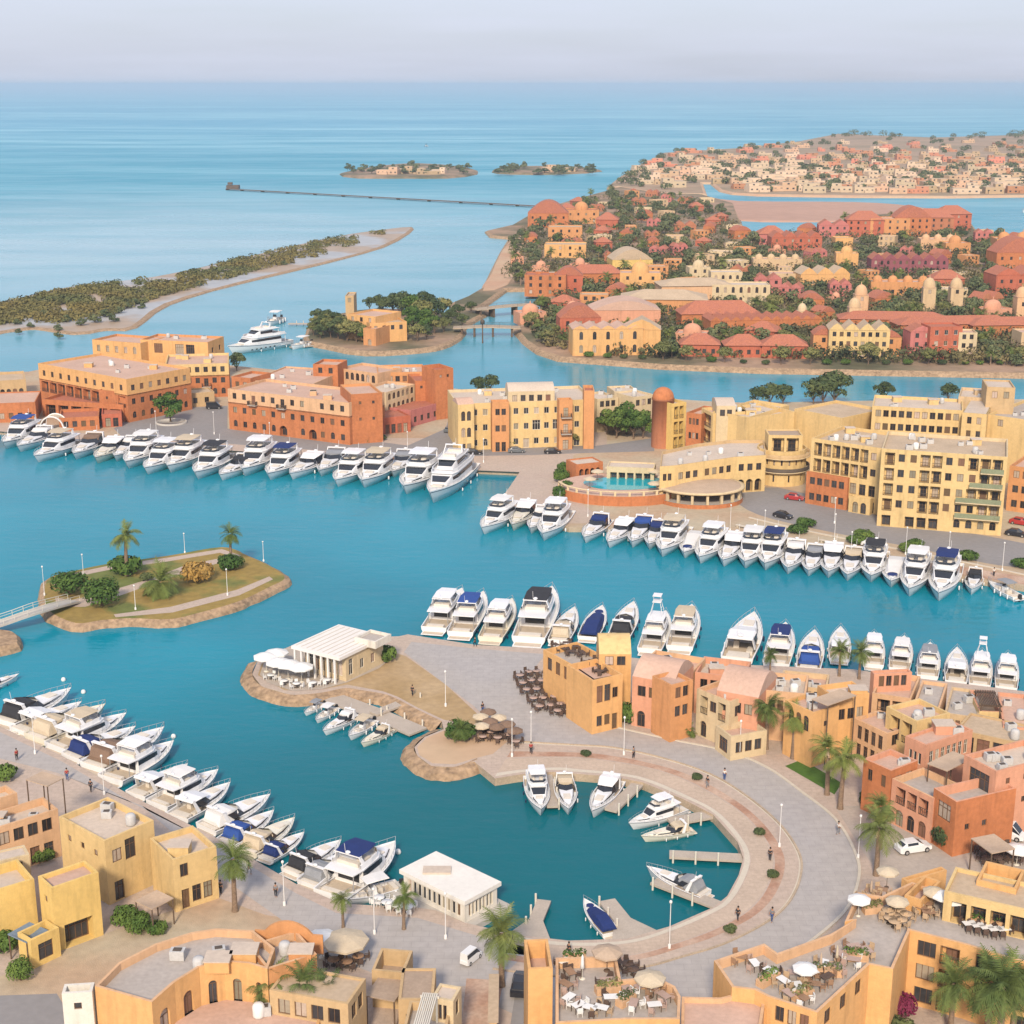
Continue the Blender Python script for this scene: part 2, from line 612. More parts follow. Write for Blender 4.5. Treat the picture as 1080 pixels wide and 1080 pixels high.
# outer kerb line of the plaza road
mb = MB()
K = [G(p.x, p.y, ZQ) for p in smooth_line([(x, y, 0) for x, y in road_out[3:13]], 6)]
for i in range(len(K) - 1):
    d = (K[i + 1] - K[i])
    mb.box(((K[i].x + K[i + 1].x) / 2, (K[i].y + K[i + 1].y) / 2, ZQ + .06), (d.length + .02, .35, .13), 0, math.atan2(d.y, d.x))
tag(mb.build('kerb', M_COPING), kind='structure')
mb = MB()
for i in range(NB_ - 1):
    d = OUT_[i + 1] - OUT_[i]
    mb.box(((OUT_[i].x + OUT_[i + 1].x) / 2, (OUT_[i].y + OUT_[i + 1].y) / 2, ZQ + .07), (d.length + .02, .25, .12), 0, math.atan2(d.y, d.x))
tag(mb.build('kerb', M_QUAY), kind='structure')
# left promenade sheets
sheet('promenade_path', [Gv(x, y, ZQ) for x, y in [(-120, 718), (0, 772), (65, 803), (140, 847), (225, 890), (312, 942), (355, 963), (440, 968), (500, 986), (560, 1000), (520, 1040), (430, 1040), (350, 1010), (290, 965), (240, 930), (150, 850), (60, 815), (0, 800), (-120, 770)]], ZQ + .006, M_PLAZA)
sheet('sandy_lane', [Gv(x, y, ZQ) for x, y in [(225, 945), (280, 965), (345, 975), (330, 1100), (-60, 1100), (-60, 1040), (0, 1030), (110, 985)]], ZQ + .005, M_GROUND)
sheet('lane', [Gv(x, y, ZQ) for x, y in [(0, 1050), (60, 1048), (66, 1058), (80, 1120), (-40, 1130)]], ZQ + .010, M_ROAD)
sheet('lawn', [Gv(x, y, ZQ) for x, y in [(828, 808), (846, 801), (888, 826), (880, 838)]], ZQ + .02, M_LAWN)
# terrace ground behind the central houses and right
sheet('courtyard', [Gv(x, y, ZQ) for x, y in [(880, 850), (1120, 850), (1120, 960), (960, 960), (915, 905)]], ZQ + .006, mat('court_paving', (0.40, 0.34, 0.29), 0.9, 0.15, 0.3, 2))

# ---- north land (hotels)
north = [(-400, 440), (-60, 448), (0, 454), (60, 462), (130, 468), (240, 474), (350, 482), (430, 488), (500, 495), (550, 497), (526, 529), (528, 536), (600, 556), (640, 556), (700, 566), (780, 577), (860, 588), (960, 600), (1040, 612), (1080, 618), (1400, 668), (1600, 432), (1080, 421), (880, 423), (800, 425), (760, 424), (700, 420), (630, 416), (560, 417), (490, 411), (400, 401), (330, 394), (250, 386), (170, 378), (130, 377), (60, 386), (30, 392), (-60, 392), (-400, 400)]
land('north_ground', north, ZQ, M_GROUND, M_QUAY)
sheet('quay_path', [Gv(x, y, ZQ) for x, y in [(-60, 449), (0, 455), (130, 469), (240, 475), (350, 483), (430, 489), (500, 496), (548, 498), (527, 529), (530, 536), (600, 552), (640, 552), (600, 520), (605, 480), (640, 470), (640, 455), (480, 462), (380, 462), (240, 452), (180, 462), (120, 462), (60, 452), (-60, 440)]], ZQ + .006, M_PAVE)
sheet('hotel_plaza', [Gv(x, y, ZQ) for x, y in [(130, 462), (120, 452), (140, 440), (150, 432), (240, 428), (240, 452), (380, 463), (430, 470), (470, 452), (480, 420), (490, 420), (482, 472), (630, 470), (690, 462), (690, 476), (610, 478), (560, 480), (430, 482), (240, 468)]], ZQ + .012, M_ROAD)
sheet('quay_road', [Gv(p.x, p.y, ZQ) for p in smooth_line([(x, y, 0) for x, y in [(770, 524), (800, 543), (880, 562), (960, 577), (1040, 594), (1090, 602), (1200, 630)]], 4)] + [Gv(x, y, ZQ) for x, y in [(1200, 592), (1090, 575), (1050, 567), (930, 545), (860, 523), (820, 514), (772, 514)]], ZQ + .012, M_ROAD)
for pp in ([(790, 546), (850, 560), (940, 578), (1060, 602), (1200, 634)],):
    mb = MB()
    K = [G(p.x, p.y, ZQ) for p in smooth_line([(x, y, 0) for x, y in pp], 4)]
    for i in range(len(K) - 1):
        d = K[i + 1] - K[i]
        mb.box(((K[i].x + K[i + 1].x) / 2, (K[i].y + K[i + 1].y) / 2, ZQ + .08), (d.length + .02, .5, .16), 0, math.atan2(d.y, d.x))
    tag(mb.build('kerb', M_COPING), kind='structure')
sheet('quay_promenade', [Gv(x, y, ZQ) for x, y in [(640, 554), (700, 564), (780, 575), (860, 586), (960, 598), (1040, 610), (1090, 618), (1090, 610), (960, 589), (860, 578), (780, 567), (700, 556), (650, 549)]], ZQ + .006, M_BRICK)

# ---- small islands and shores
land('island', [(52, 644), (80, 657), (107, 654), (139, 652), (178, 653), (207, 647), (252, 634), (284, 619), (300, 610), (290, 600), (258, 585), (234, 577), (178, 586), (118, 594), (83, 601), (53, 609), (47, 626)], 1.2, M_GRASSY, M_ROCK, 1.9, 4)
for pts_ in ([(56, 616), (62, 608), (84, 603), (118, 596), (178, 588), (234, 579), (254, 586), (250, 589), (232, 583), (178, 592), (120, 600), (86, 607), (68, 612), (62, 620)], [(58, 630), (76, 633), (120, 622), (160, 610), (196, 596), (236, 588), (246, 590), (200, 602), (172, 612), (130, 627), (90, 640), (60, 640)], [(120, 648), (180, 640), (250, 622), (284, 608), (288, 611), (252, 628), (182, 646), (122, 651)]):
    sheet('island_path', [Gv(x, y, 1.2) for x, y in pts_], 1.21, M_PAVE)
land('shore_stub', [(-60, 660), (0, 664), (14, 667), (18, 674), (10, 680), (-60, 690)], 1.4, M_ROCK, M_ROCK, 1.2, 3)
land('garden_island', [(326, 358), (345, 363), (387, 370), (444, 367), (470, 361), (486, 350), (490, 340), (515, 326), (500, 322), (470, 330), (400, 325), (340, 335), (328, 345)], 1.6, M_TOWN, M_ROCK, 2.5, 3)
land('reef_island', [(-80, 366), (0, 349), (40, 345), (80, 350), (111, 346), (138, 344), (173, 320), (249, 298), (333, 278), (400, 260), (433, 241), (413, 241), (347, 251), (262, 271), (169, 291), (89, 300), (36, 311), (0, 320), (-80, 340)], 0.7, M_FLAT, M_ROCK, 4.0, 3)
land('town_ground', [(551, 340), (545, 345), (556, 358), (572, 369), (593, 376), (646, 380), (700, 384), (800, 388), (1080, 393), (1500, 402), (1700, 330), (1500, 262), (1080, 250), (1040, 250), (1028, 243), (1018, 228), (975, 222), (900, 228), (860, 240), (800, 250), (785, 246), (778, 230), (772, 214), (740, 205), (690, 200), (655, 197), (600, 212), (569, 221), (541, 237), (515, 243), (520, 248), (540, 250), (532, 262), (521, 285), (512, 302), (495, 312), (480, 318), (478, 328), (505, 322), (530, 304), (582, 303), (582, 320), (560, 334)], 1.6, M_TOWN, M_ROCK, 3.0, 0)
land('sand_bar', [(742, 207), (780, 212), (900, 213), (960, 217), (985, 224), (930, 231), (850, 232), (785, 231), (760, 222)], 1.2, M_PINKSAND, M_PINKSAND, 5.0, 3)
land('far_ground', [(652, 196), (640, 198), (655, 186), (677, 173), (701, 161), (782, 156), (843, 149), (884, 141), (930, 143), (986, 145), (1080, 142), (1700, 138), (1700, 212), (1080, 205.5), (1000, 206.5), (900, 206), (800, 204.5), (775, 203), (762, 200), (752, 192), (738, 192), (742, 204), (715, 204), (690, 202)], 2.0, M_FARTOWN, M_SAND, 4.0, 0)
land('islet', [(362, 182), (380, 186), (430, 186), (470, 186), (500, 182), (490, 176), (440, 172), (400, 175)], 2.0, M_TOWN, M_TOWN, 5.0, 2)
land('islet', [(522, 180), (540, 182), (590, 182), (632, 179), (600, 175), (560, 175), (530, 176)], 2.0, M_TOWN, M_TOWN, 5.0, 2)
land('beach', [(510, 306), (519, 288), (532, 262), (545, 248), (560, 243), (556, 256), (545, 280), (535, 300)], 1.75, M_SAND, M_SAND, 2.0, 2)

# ---- haze: pale air round the whole scene
mb = MB()
mb.box((0, 33000, 52), (94000, 76000, 107))
hz = mb.build('haze', bpy.data.materials.new('haze_air'))
tag(hz, kind='stuff')
hm = hz.data.materials[0]
hm.use_nodes = True
hm.node_tree.nodes.clear()
pv = hm.node_tree.nodes.new('ShaderNodeVolumePrincipled')
pv.inputs['Color'].default_value = (0.54, 0.63, 0.74, 1)
pv.inputs['Density'].default_value = 0.0001
pv.inputs['Anisotropy'].default_value = 0.0
ho = hm.node_tree.nodes.new('ShaderNodeOutputMaterial')
hm.node_tree.links.new(pv.outputs[0], ho.inputs['Volume'])

# ------------------------------------------------------------------ building kit
def stucco(name, c, var=0.10):
    return mat('stucco_' + name, c, 0.92, var + .02, 0.22, 1.6, bump=0.2, bscale=5, streak=.2)


WALL = {
    'tan': stucco('tan', (0.50, 0.35, 0.19)), 'yellow': stucco('yellow', (0.63, 0.45, 0.21)),
    'bright': stucco('bright_yellow', (0.67, 0.465, 0.16)), 'peach': stucco('peach', (0.61, 0.38, 0.22)),
    'amber': stucco('amber', (0.64, 0.365, 0.15)), 'orange': stucco('orange', (0.56, 0.27, 0.115)),
    'salmon': stucco('salmon', (0.60, 0.30, 0.19)), 'terra': stucco('terracotta', (0.46, 0.17, 0.07), 0.18),
    'red': stucco('red', (0.44, 0.13, 0.075), 0.16), 'cream': stucco('cream', (0.58, 0.46, 0.29)),
    'white': stucco('white', (0.66, 0.62, 0.55), 0.05), 'sand': stucco('sand', (0.55, 0.40, 0.24)),
    'purple': stucco('plum', (0.26, 0.085, 0.10)), 'pink': stucco('pink', (0.48, 0.17, 0.15)),
    'rust': stucco('rust', (0.42, 0.17, 0.09)),
}
ROOF = {
    'tan': mat('roof_tan', (0.47, 0.36, 0.25), 0.95, 0.16, 0.25, 2), 'pink': mat('roof_pink', (0.52, 0.35, 0.27), 0.95, 0.15, 0.2, 2),
    'grey': mat('roof_grey', (0.40, 0.355, 0.32), 0.95, 0.16, 0.25, 2), 'pale': mat('roof_pale', (0.58, 0.48, 0.39), 0.95, 0.14, 0.2, 2, col2=(0.48, 0.40, 0.33)),
    'red': mat('roof_red', (0.45, 0.165, 0.095), 0.9, 0.35, 0.5, 2.2, col2=(0.34, 0.125, 0.08)), 'brown': mat('roof_brown', (0.36, 0.27, 0.20), 0.95, 0.18, 0.4, 3),
}
M_GLASS = mat('window_glass', (0.035, 0.035, 0.04), 0.12, 0.35, 0.6, 1.5, spec=0.5, rnd=.6)
M_CURTAIN = mat('window_curtain', (0.36, 0.30, 0.23), .7, .15, 1, 3, rnd=.4)
M_SHUTTER = mat('window_shutter', (0.17, 0.10, 0.06), .8, .2, 1, 6, rnd=.3)
RW = random.Random(12)
M_FRAME = mat('brown_frame', (0.16, 0.09, 0.05), 0.7, 0.15)
M_WFRAME = mat('white_frame', (0.62, 0.58, 0.50), 0.7, 0.05)
M_RAIL = mat('balcony_rail', (0.09, 0.07, 0.055), 0.7, 0.2)
M_AC = mat('grey_metal', (0.48, 0.47, 0.46), 0.6, 0.12, 1, 4)
M_WHITE = mat('white_paint', (0.72, 0.71, 0.69), 0.5, 0.05)
M_CANVAS = mat('tan_canvas', (0.44, 0.33, 0.24), 0.95, 0.14, 0.6, 4)
M_WICKER = mat('dark_wicker', (0.10, 0.065, 0.05), 0.85, 0.2, 1, 8)

WINC = {}


def win_mesh(kind, w, h, white):
    key = (kind, round(w, 2), round(h, 2), white)
    if key in WINC:
        return WINC[key]
    mb = MB()
    t = 0.07 if w < 2 else 0.1
    fr = 0
    if kind in 'aD':
        r = w / 2
        arc = [(-r * cos(pi * i / 8), h - r + r * sin(pi * i / 8)) for i in range(9)]
        mb.poly([(-r, 0.02, 0), (r, 0.02, 0)] + [(x, 0.02, z) for x, z in arc[::-1]], 1)
        ins = [(x * (1 - 2 * t / w), h - r + (z - h + r) * (1 - 2 * t / w)) for x, z in arc]
        mb.grid([[(x, -0.03, z) for x, z in [(-r, 0)] + arc + [(r, 0)]], [(x, -0.03, z) for x, z in [(-r + t, 0)] + ins + [(r - t, 0)]]], 0, False, False)
        mb.box((0, -.02, (h - r) / 2), (t * .8, .05, h - r), 0)
        mb.box((0, -.02, h - r), (w - 2 * t, .05, t * .8), 0)
    else:
        mb.poly([(-w / 2, 0.02, 0), (w / 2, 0.02, 0), (w / 2, 0.02, h), (-w / 2, 0.02, h)], 1)
        for x in (-w / 2 + t / 2, w / 2 - t / 2):
            mb.box((x, -.01, h / 2), (t, .06, h), 0)
        for z in (t / 2, h - t / 2):
            mb.box((0, -.01, z), (w - 2 * t, .06, t), 0)
        k = max(1, int(w / 0.9))
        for i in range(1, k + 1):
            if k > 1 or w > .7:
                x = -w / 2 + w * i / (k + 1)
                mb.box((x, -.012, h / 2), (t * .7, .05, h - 2 * t), 0)
        if h > 1.9:
            mb.box((0, -.014, h * .68), (w - 2 * t, .045, t * .7), 0)
    me = mb.build('window', [M_WFRAME if white else M_FRAME, M_GLASS])
    d = me.data
    bpy.data.objects.remove(me)
    WINC[key] = d
    return d


def rail_mesh(w, proj):
    key = ('rail', round(w, 2), round(proj, 2))
    if key in WINC:
        return WINC[key]
    mb = MB()
    if proj:
        mb.box((0, -proj / 2, -.08), (w, proj, .16), 1)
    y = -proj + .05
    mb.box((0, y, 1.02), (w, .07, .07), 0)
    mb.box((0, y, .12), (w, .05, .05), 0)
    k = max(3, int(w / .28))
    for i in range(k + 1):
        mb.box((-w / 2 + .03 + (w - .06) * i / k, y, .55), (.05, .05, .95), 0)
    if proj:
        for sx in (-1, 1):
            mb.box((sx * (w / 2 - .04), -proj / 2, 1.02), (.06, proj - .1, .06), 0)
            mb.box((sx * (w / 2 - .04), -proj / 2, .5), (.04, proj - .1, .9), 0)
    o = mb.build('balcony', [M_RAIL, M_CONC])
    d = o.data
    bpy.data.objects.remove(o)
    WINC[key] = d
    return d


def place(name, data, parent, x, y, z, rz=0.0):
    o = bpy.data.objects.new(name, data)
    COL.objects.link(o)
    o.parent = parent
    o.location = (x, y, z)
    o.rotation_euler = (0, 0, rz)
    if name == 'window':
        t = RW.random()
        if t < .34:
            o.material_slots[1].link = 'OBJECT'
            o.material_slots[1].material = M_CURTAIN if t < .2 else M_SHUTTER
    return o


def facade_ops(spec, L, z0, z1, par, rr):
    """'aww:6' storeys from the ground up and bays across, or one string per bay: 'gww|aww|gbb'"""
    opt = {}
    if ';' in spec:
        spec, *rest = spec.split(';')
        for r in rest:
            k, v = r.split('=')
            opt[k] = float(v)
    cols = spec.split('|') if '|' in spec else [spec.split(':')[0]] * int((spec + ':1').split(':')[1])
    rows = max(len(c) for c in cols)
    fh = (z1 - z0 - par * .4) / rows
    mg = opt.get('m', 0.6)
    cw = (L - 2 * mg) / len(cols)
    ops = []
    for i, c in enumerate(cols):
        u = mg + cw * (i + .5)
        for r, k in enumerate(c):
            zb = z0 + fh * r
            w = min(opt.get('w', 1.25), cw * .72)
            h = min(opt.get('h', 1.6), fh * .66)
            if rr.random() < opt.get('skip', 0.0):
                continue
            if k in '. ':
                continue
            if k == 'w' or k == 'a':
                v0 = zb + max(.3, min(fh * .3, 1.0))
                ops.append((u - w / 2, u + w / 2, v0, min(v0 + h * (1.12 if k == 'a' else 1), zb + fh - .25), k, .22))
            elif k == 's':
                v0 = zb + fh * .42
                ops.append((u - .35, u + .35, v0, v0 + .8, 'w', .22))
            elif k == 'L':
                w = cw * .8
                ops.append((u - w / 2, u + w / 2, zb + fh * .18, zb + fh * .84, 'w', .25))
            elif k in 'dD':
                w2 = min(opt.get('dw', 1.5), cw * .7)
                ops.append((u - w2 / 2, u + w2 / 2, zb + .06, zb + min(fh * .8, 2.5), 'a' if k == 'D' else 'w', .3))
            elif k in 'gG':
                w2 = cw * .78
                ops.append((u - w2 / 2, u + w2 / 2, zb + .08, zb + fh * .76, 'A' if k == 'G' else 'g', 1.2))
            elif k == 'b':
                w2 = cw * .84
                ops.append((u - w2 / 2, u + w2 / 2, zb + .15, zb + fh * .86, 'b', 1.3))
            elif k == 'B':
                ops.append((u - w / 2, u + w / 2, zb + .1, zb + min(fh * .8, 2.4), 'B', .22))
    return ops


def wall_face(mb, p, q, z0, z1, ops):
    p, q = Vector(p), Vector(q)
    d = q - p
    L = d.length
    d /= L
    nx = Vector((d.y, -d.x))

    def pt(u, v, dep=0.0):
        return (p.x + d.x * u - nx.x * dep, p.y + d.y * u - nx.y * dep, v)
    ops = [o for o in ops if o[0] > .02 and o[1] < L - .02 and o[2] >= z0 and o[3] < z1 - .02]
    us = sorted({0, L} | {o[0] for o in ops} | {o[1] for o in ops})
    vs = sorted({z0, z1} | {o[2] for o in ops} | {o[3] for o in ops})
    # merge cells in vertical strips
    for i in range(len(us) - 1):
        a, b = us[i], us[i + 1]
        if b - a < 1e-5:
            continue
        m = (a + b) / 2
        holes = sorted((o[2], o[3]) for o in ops if o[0] < m < o[1])
        v = z0
        for h0, h1 in holes + [(z1, z1)]:
            if h0 > v + 1e-5:
                mb.poly([pt(a, v), pt(b, v), pt(b, h0), pt(a, h0)])
            v = max(v, h1)
    for u0, u1, v0, v1, k, dep in ops:
        arched = k in 'aA'
        if arched:
            r = min((u1 - u0) / 2, (v1 - v0) * .8)
            uc = (u0 + u1) / 2
            rx = (u1 - u0) / 2
            arc = [(uc - rx * cos(pi * i / 8), v1 - r + r * sin(pi * i / 8)) for i in range(9)]
            for j in range(4):
                mb.poly([pt(u0, v1), pt(*arc[j]), pt(*arc[j + 1])])
                mb.poly([pt(u1, v1), pt(*arc[4 + j]), pt(*arc[5 + j])])
            ring = [(u0, v0), (u1, v0)] + arc[::-1]
        else:
            ring = [(u0, v0), (u1, v0), (u1, v1), (u0, v1)]
        for j in range(len(ring)):
            a, b = ring[j], ring[(j + 1) % len(ring)]
            mb.poly([pt(*a), pt(a[0], a[1], dep), pt(b[0], b[1], dep), pt(*b)])
        if k in 'bgA':
            mb.poly([pt(u0, v0, dep), pt(u1, v0, dep), pt(u1, v1, dep), pt(u0, v1, dep)])
    return [(pt((o[0] + o[1]) / 2, o[2], o[5] - .06), math.atan2(d.y, d.x), o) for o in ops]


def put_windows(root, org, spots, white):
    for (x, y, z), rz, (u0, u1, v0, v1, k, dep) in spots:
        w, h = u1 - u0, v1 - v0
        X, Y, Z = x - org[0], y - org[1], z - org[2]
        if k in 'wB':
            place('window', win_mesh('w', w, h, white), root, X, Y, Z, rz)
            if k == 'B':
                ox, oy = sin(rz) * (dep - .06), -cos(rz) * (dep - .06)
                place('balcony', rail_mesh(w + 1.4, 1.1), root, X + ox, Y + oy, Z - .1, rz)
        elif k == 'a':
            place('window', win_mesh('a', w, h, white), root, X, Y, Z, rz)
        elif k == 'b':
            place('window', win_mesh('w', w * .62, h * .82, white), root, X, Y, Z + .02, rz)
            ox, oy = sin(rz) * (dep - .1), -cos(rz) * (dep - .1)
            place('balcony', rail_mesh(w, 0), root, X + ox, Y + oy, Z, rz)
        elif k in 'gA':
            place('shopfront', win_mesh('w', w * .9, h * .9, white), root, X, Y, Z + .02, rz)


def block(root, org, P, z0, z1, col, roof, par=0.7, faces=None, white=False, rr=None, clutter=0, trim=None, name='wall'):
    rr = rr or RND
    if area(P) < 0:
        P = P[::-1]
    th = 0.28
    mb = MB()
    spots = []
    n = len(P)
    for i in range(n):
        p, q = P[i], P[(i + 1) % n]
        L = hypot(q[0] - p[0], q[1] - p[1])
        if L < .05:
            continue
        ops = facade_ops(faces[i], L, z0, z1, par, rr) if faces and faces.get(i) else []
        spots += wall_face(mb, p, q, z0 - .4, z1, ops)
    Q = offset(P, -th)
    if par > 0.05:
        mb.grid([[(a, b, z1) for a, b in P], [(a, b, z1) for a, b in Q], [(a, b, z1 - par) for a, b in Q]], 1, True, False)
    w = mb.build(name, [WALL[col], WALL[trim or col]], root, org)
    mr = MB()
    if par > .05:
        mr.cap(Q, z1 - par)
    else:
        mr.cap(offset(P, .15), z1 + .01)
    rf = mr.build('roof', ROOF[roof], root, org)
    put_windows(root, org, spots, white)
    if clutter:
        cx, cy = sum(p[0] for p in P) / n, sum(p[1] for p in P) / n
        for _ in range(clutter):
            p = P[rr.randrange(n)]
            t = rr.uniform(.15, .62)
            x, y = cx + (p[0] - cx) * t, cy + (p[1] - cy) * t
            zr = z1 - (par if par > .05 else -.02)
            k = rr.random()
            m = MB()
            if k < .6:
                a = rr.uniform(-.3, .3)
                s = rr.uniform(.8, 1.25)
                m.box((x, y, zr + .45 * s), (1.2 * s, .8 * s, .85 * s), 0, a)
                m.box((x, y, zr + .9 * s), (.7 * s, .5 * s, .06), 1, a)
                m.build('air_conditioner', [M_AC, M_RAIL], root, org)
            elif k < .8:
                m.lathe([(0.0, 0), (.55, 0), (.6, .2), (.6, 1.1), (.45, 1.35), (.15, 1.42), (.0, 1.42)], (x, y, zr), 10)
                m.build('water_tank', M_WHITE if k < .7 else M_AC, root, org)
            else:
                s = rr.uniform(1.6, 2.6)
                m.box((x, y, zr + .6), (s, s * .8, 1.2), 0)
                m.box((x, y, zr + 1.25), (s + .2, s * .8 + .2, .12), 1)
                m.build('roof_hatch', [WALL[col], ROOF['pale']], root, org)
    return w


def rect(A, B, C, h, z0=ZQ):
    """rectangle from three roof corners of the photograph (front left, front right, one behind it)"""
    a, b, c = (Vector(Gv(p[0], p[1], z0 + h)) for p in (A, B, C))
    d = (b - a)
    nrm = Vector((-d.y, d.x)).normalized()
    dep = max(1.2, (c - b).dot(nrm))
    return [tuple(a), tuple(b), tuple(b + nrm * dep), tuple(a + nrm * dep)]


def bld(name, label, cat, blocks, group=None, seed=None):
    """each block: (A,B,C,h,col,roof,opts) or (list of roof corners,h,col,roof,opts)"""
    rr = random.Random(seed if seed is not None else len(label) * 7 + sum(map(ord, label)))
    prepared = []
    for bl in blocks:
        if isinstance(bl[0], list):
            pts, h, col, roof = bl[:4]
            o = bl[4] if len(bl) > 4 else {}
            z0 = o.get('z0', ZQ)
            P = [Gv(x, y, z0 + h) for x, y in pts]
        else:
            A, B, C, h, col, roof = bl[:6]
            o = bl[6] if len(bl) > 6 else {}
            z0 = o.get('z0', ZQ)
            P = rect(A, B, C, h + o.get('rz', 0), z0)
        prepared.append((P, z0, h, col, roof, o))
    P = prepared[0][0]
    org = (sum(p[0] for p in P) / len(P), sum(p[1] for p in P) / len(P), ZQ)
    root = empty(name, org, label, cat, group)
    for P, z0, h, col, roof, o in prepared:
        f = dict(o.get('f', {}))
        for k, i in (('F', 0), ('R', 1), ('K', 2), ('L', 3)):
            if k in o:
                f[i] = o[k]
        block(root, org, P, z0, z0 + h, col, roof, o.get('par', .7), f, o.get('white', False), rr, o.get('cl', 0), o.get('trim'))
        if 'vault' in o:
            vault(root, org, P, z0 + h, o['vault'], ROOF[roof] if o.get('vm') is None else WALL[o['vm']])
        if 'canopy' in o:
            pass
    return root, org


def vault(root, org, P, z, rise, m):
    a, b, c, d = (Vector((p[0], p[1], z)) for p in P)
    mb = MB()
    n = 10
    rows = []
    for i in range(n + 1):
        t = i / n
        zz = rise * sin(pi * t)
        rows.append([a.lerp(d, t) + Vector((0, 0, zz)), b.lerp(c, t) + Vector((0, 0, zz))])
    mb.grid(rows)
    mb.poly([r[0] for r in rows])
    mb.poly([r[1] for r in rows][::-1])
    return mb.build('vault_roof', m, root, org)


def dome(root, org, x, y, z, r, m, drum=0.4, name='dome', finial=True, squash=1.0):
    mb = MB()
    prof = [(r, 0), (r, drum)] + [(r * cos(pi / 2 * i / 7), drum + r * squash * sin(pi / 2 * i / 7)) for i in range(1, 8)]
    mb.lathe(prof, (x, y, z), 18)
    if finial:
        mb.lathe([(r * .08, drum + r * squash - .02), (r * .06, drum + r * squash + r * .3), (0.0, drum + r * squash + r * .45)], (x, y, z), 6)
    return mb.build(name, m, root, org)


def canopy(label, A, B, C, h, m, sag=0.15, posts=True, group=None, name='shade_canopy', tilt=0.0):
    P = rect(A, B, C, h)
    org = (sum(p[0] for p in P) / 4, sum(p[1] for p in P) / 4, ZQ)
    root = empty(name, org, label, 'canopy', group)
    z = ZQ + h
    mb = MB()
    a, b, c, d = (Vector((*p, z)) for p in P)
    c.z += tilt
    d.z += tilt
    rows = []
    for i in range(7):
        s = i / 6
        row = []
        for j in range(7):
            t = j / 6
            p = a.lerp(b, t).lerp(d.lerp(c, t), s)
            p.z -= sag * sin(pi * s) * sin(pi * t)
            row.append(p)
        rows.append(row)
    mb.grid(rows)
    mb.grid([[p - Vector((0, 0, .12)) for p in r] for r in rows])
    edge = [rows[0][j] for j in range(7)] + [rows[i][6] for i in range(1, 7)] + [rows[6][j] for j in range(5, -1, -1)] + [rows[i][0] for i in range(5, 0, -1)]
    mb.grid([edge, [p - Vector((0, 0, .12)) for p in edge]], 0, True, False)
    mb.build('cover', m, root, org)
    if posts:
        for p in (a, b, c, d):
            q = p.lerp((a + c) / 2, .06)
            mp = MB()
            mp.tube((q.x, q.y, ZQ - .1), (q.x, q.y, q.z - .05), .09, n=6)
            mp.build('post', M_DARKWOOD, root, org)
    return root


def pergola(label, A, B, C, h, m=None, n=7, z0=ZQ, name='pergola', group=None):
    P = rect(A, B, C, h, z0)
    org = (sum(p[0] for p in P) / 4, sum(p[1] for p in P) / 4, z0)
    root = empty(name, org, label, 'pergola', group)
    m = m or M_WOOD
    a, b, c, d = (Vector((*p, z0 + h)) for p in P)
    ang = math.atan2((b - a).y, (b - a).x)
    for p in (a, b, c, d):
        mp = MB()
        mp.box((p.x, p.y, z0 + h / 2 - .1), (.18, .18, h), 0, ang)
        mp.build('post', m, root, org)
    mb = MB()
    for p, q in ((a, b), (d, c)):
        mid = (p + q) / 2
        mb.box((mid.x, mid.y, mid.z), ((q - p).length + .5, .16, .22), 0, ang)
    mb.build('beam', m, root, org)
    mb = MB()
    for i in range(n):
        t = i / (n - 1)
        p, q = a.lerp(b, t), d.lerp(c, t)
        mid = (p + q) / 2
        mb.box((mid.x, mid.y, mid.z + .18), (.12, (q - p).length + .6, .14), 0, ang)
    mb.build('slats', m, root, org)
    return root

# ------------------------------------------------------------------ bottom left houses
bld('house', 'peach flat-roofed house at the left edge, beside the promenade', 'house', [
    ((-25, 880), (61, 853), (73, 832), 6.2, 'peach', 'pale', dict(F='dw:5;w=1.3', R='.w:2', cl=3, par=.9)),
    ((-30, 852), (18, 836), (24, 822), 7.4, 'peach', 'pale', dict(F='.s:2', R='..:1'))])
bld('house', 'tall tan yellow house with a many-paned window, behind the tan awning', 'house', [
    ((62, 861), (110, 887), (166, 867), 8.0, 'yellow', 'pale', dict(F='.s:3', R='dw|.L|..', cl=4)),
    ((158, 884), (182, 907), (224, 889), 6.5, 'yellow', 'pale', dict(F='..:1', R='dw|L.|L.;dw=1.8', cl=1))])
bld('house', 'bright yellow house with a wide dark garage opening', 'house', [
    ((40, 924), (54, 937), (104, 920), 7.6, 'bright', 'pink', dict(F='.s:1', R='g.:1', par=.5)),
    ((-34, 948), (36, 927), (25, 904), 6.4, 'bright', 'pale', dict(F='..:3', par=1.1)),
    ((32, 992), (62, 978), (56, 966), 3.4, 'bright', 'tan', dict(F='L:1', par=1.0))])
bld('house', 'small house with a flat white roof between the yellow house and the peach house', 'house', [
    ((-24, 914), (31, 901), (25, 891), 6.3, 'cream', 'pale', dict(F='.w:3', par=.15)),
    ((-20, 926), (20, 915), (14, 905), 5.0, 'bright', 'pink', dict(F='.w:2'))])
bld('utility_tower', 'square white tower with an open top beside the curved orange building', 'tower', [
    ((65, 1048), (97, 1046), (98, 1036), 8.0, 'white', 'grey', dict(par=1.1, F='...w:1;w=.7;h=.7'))])
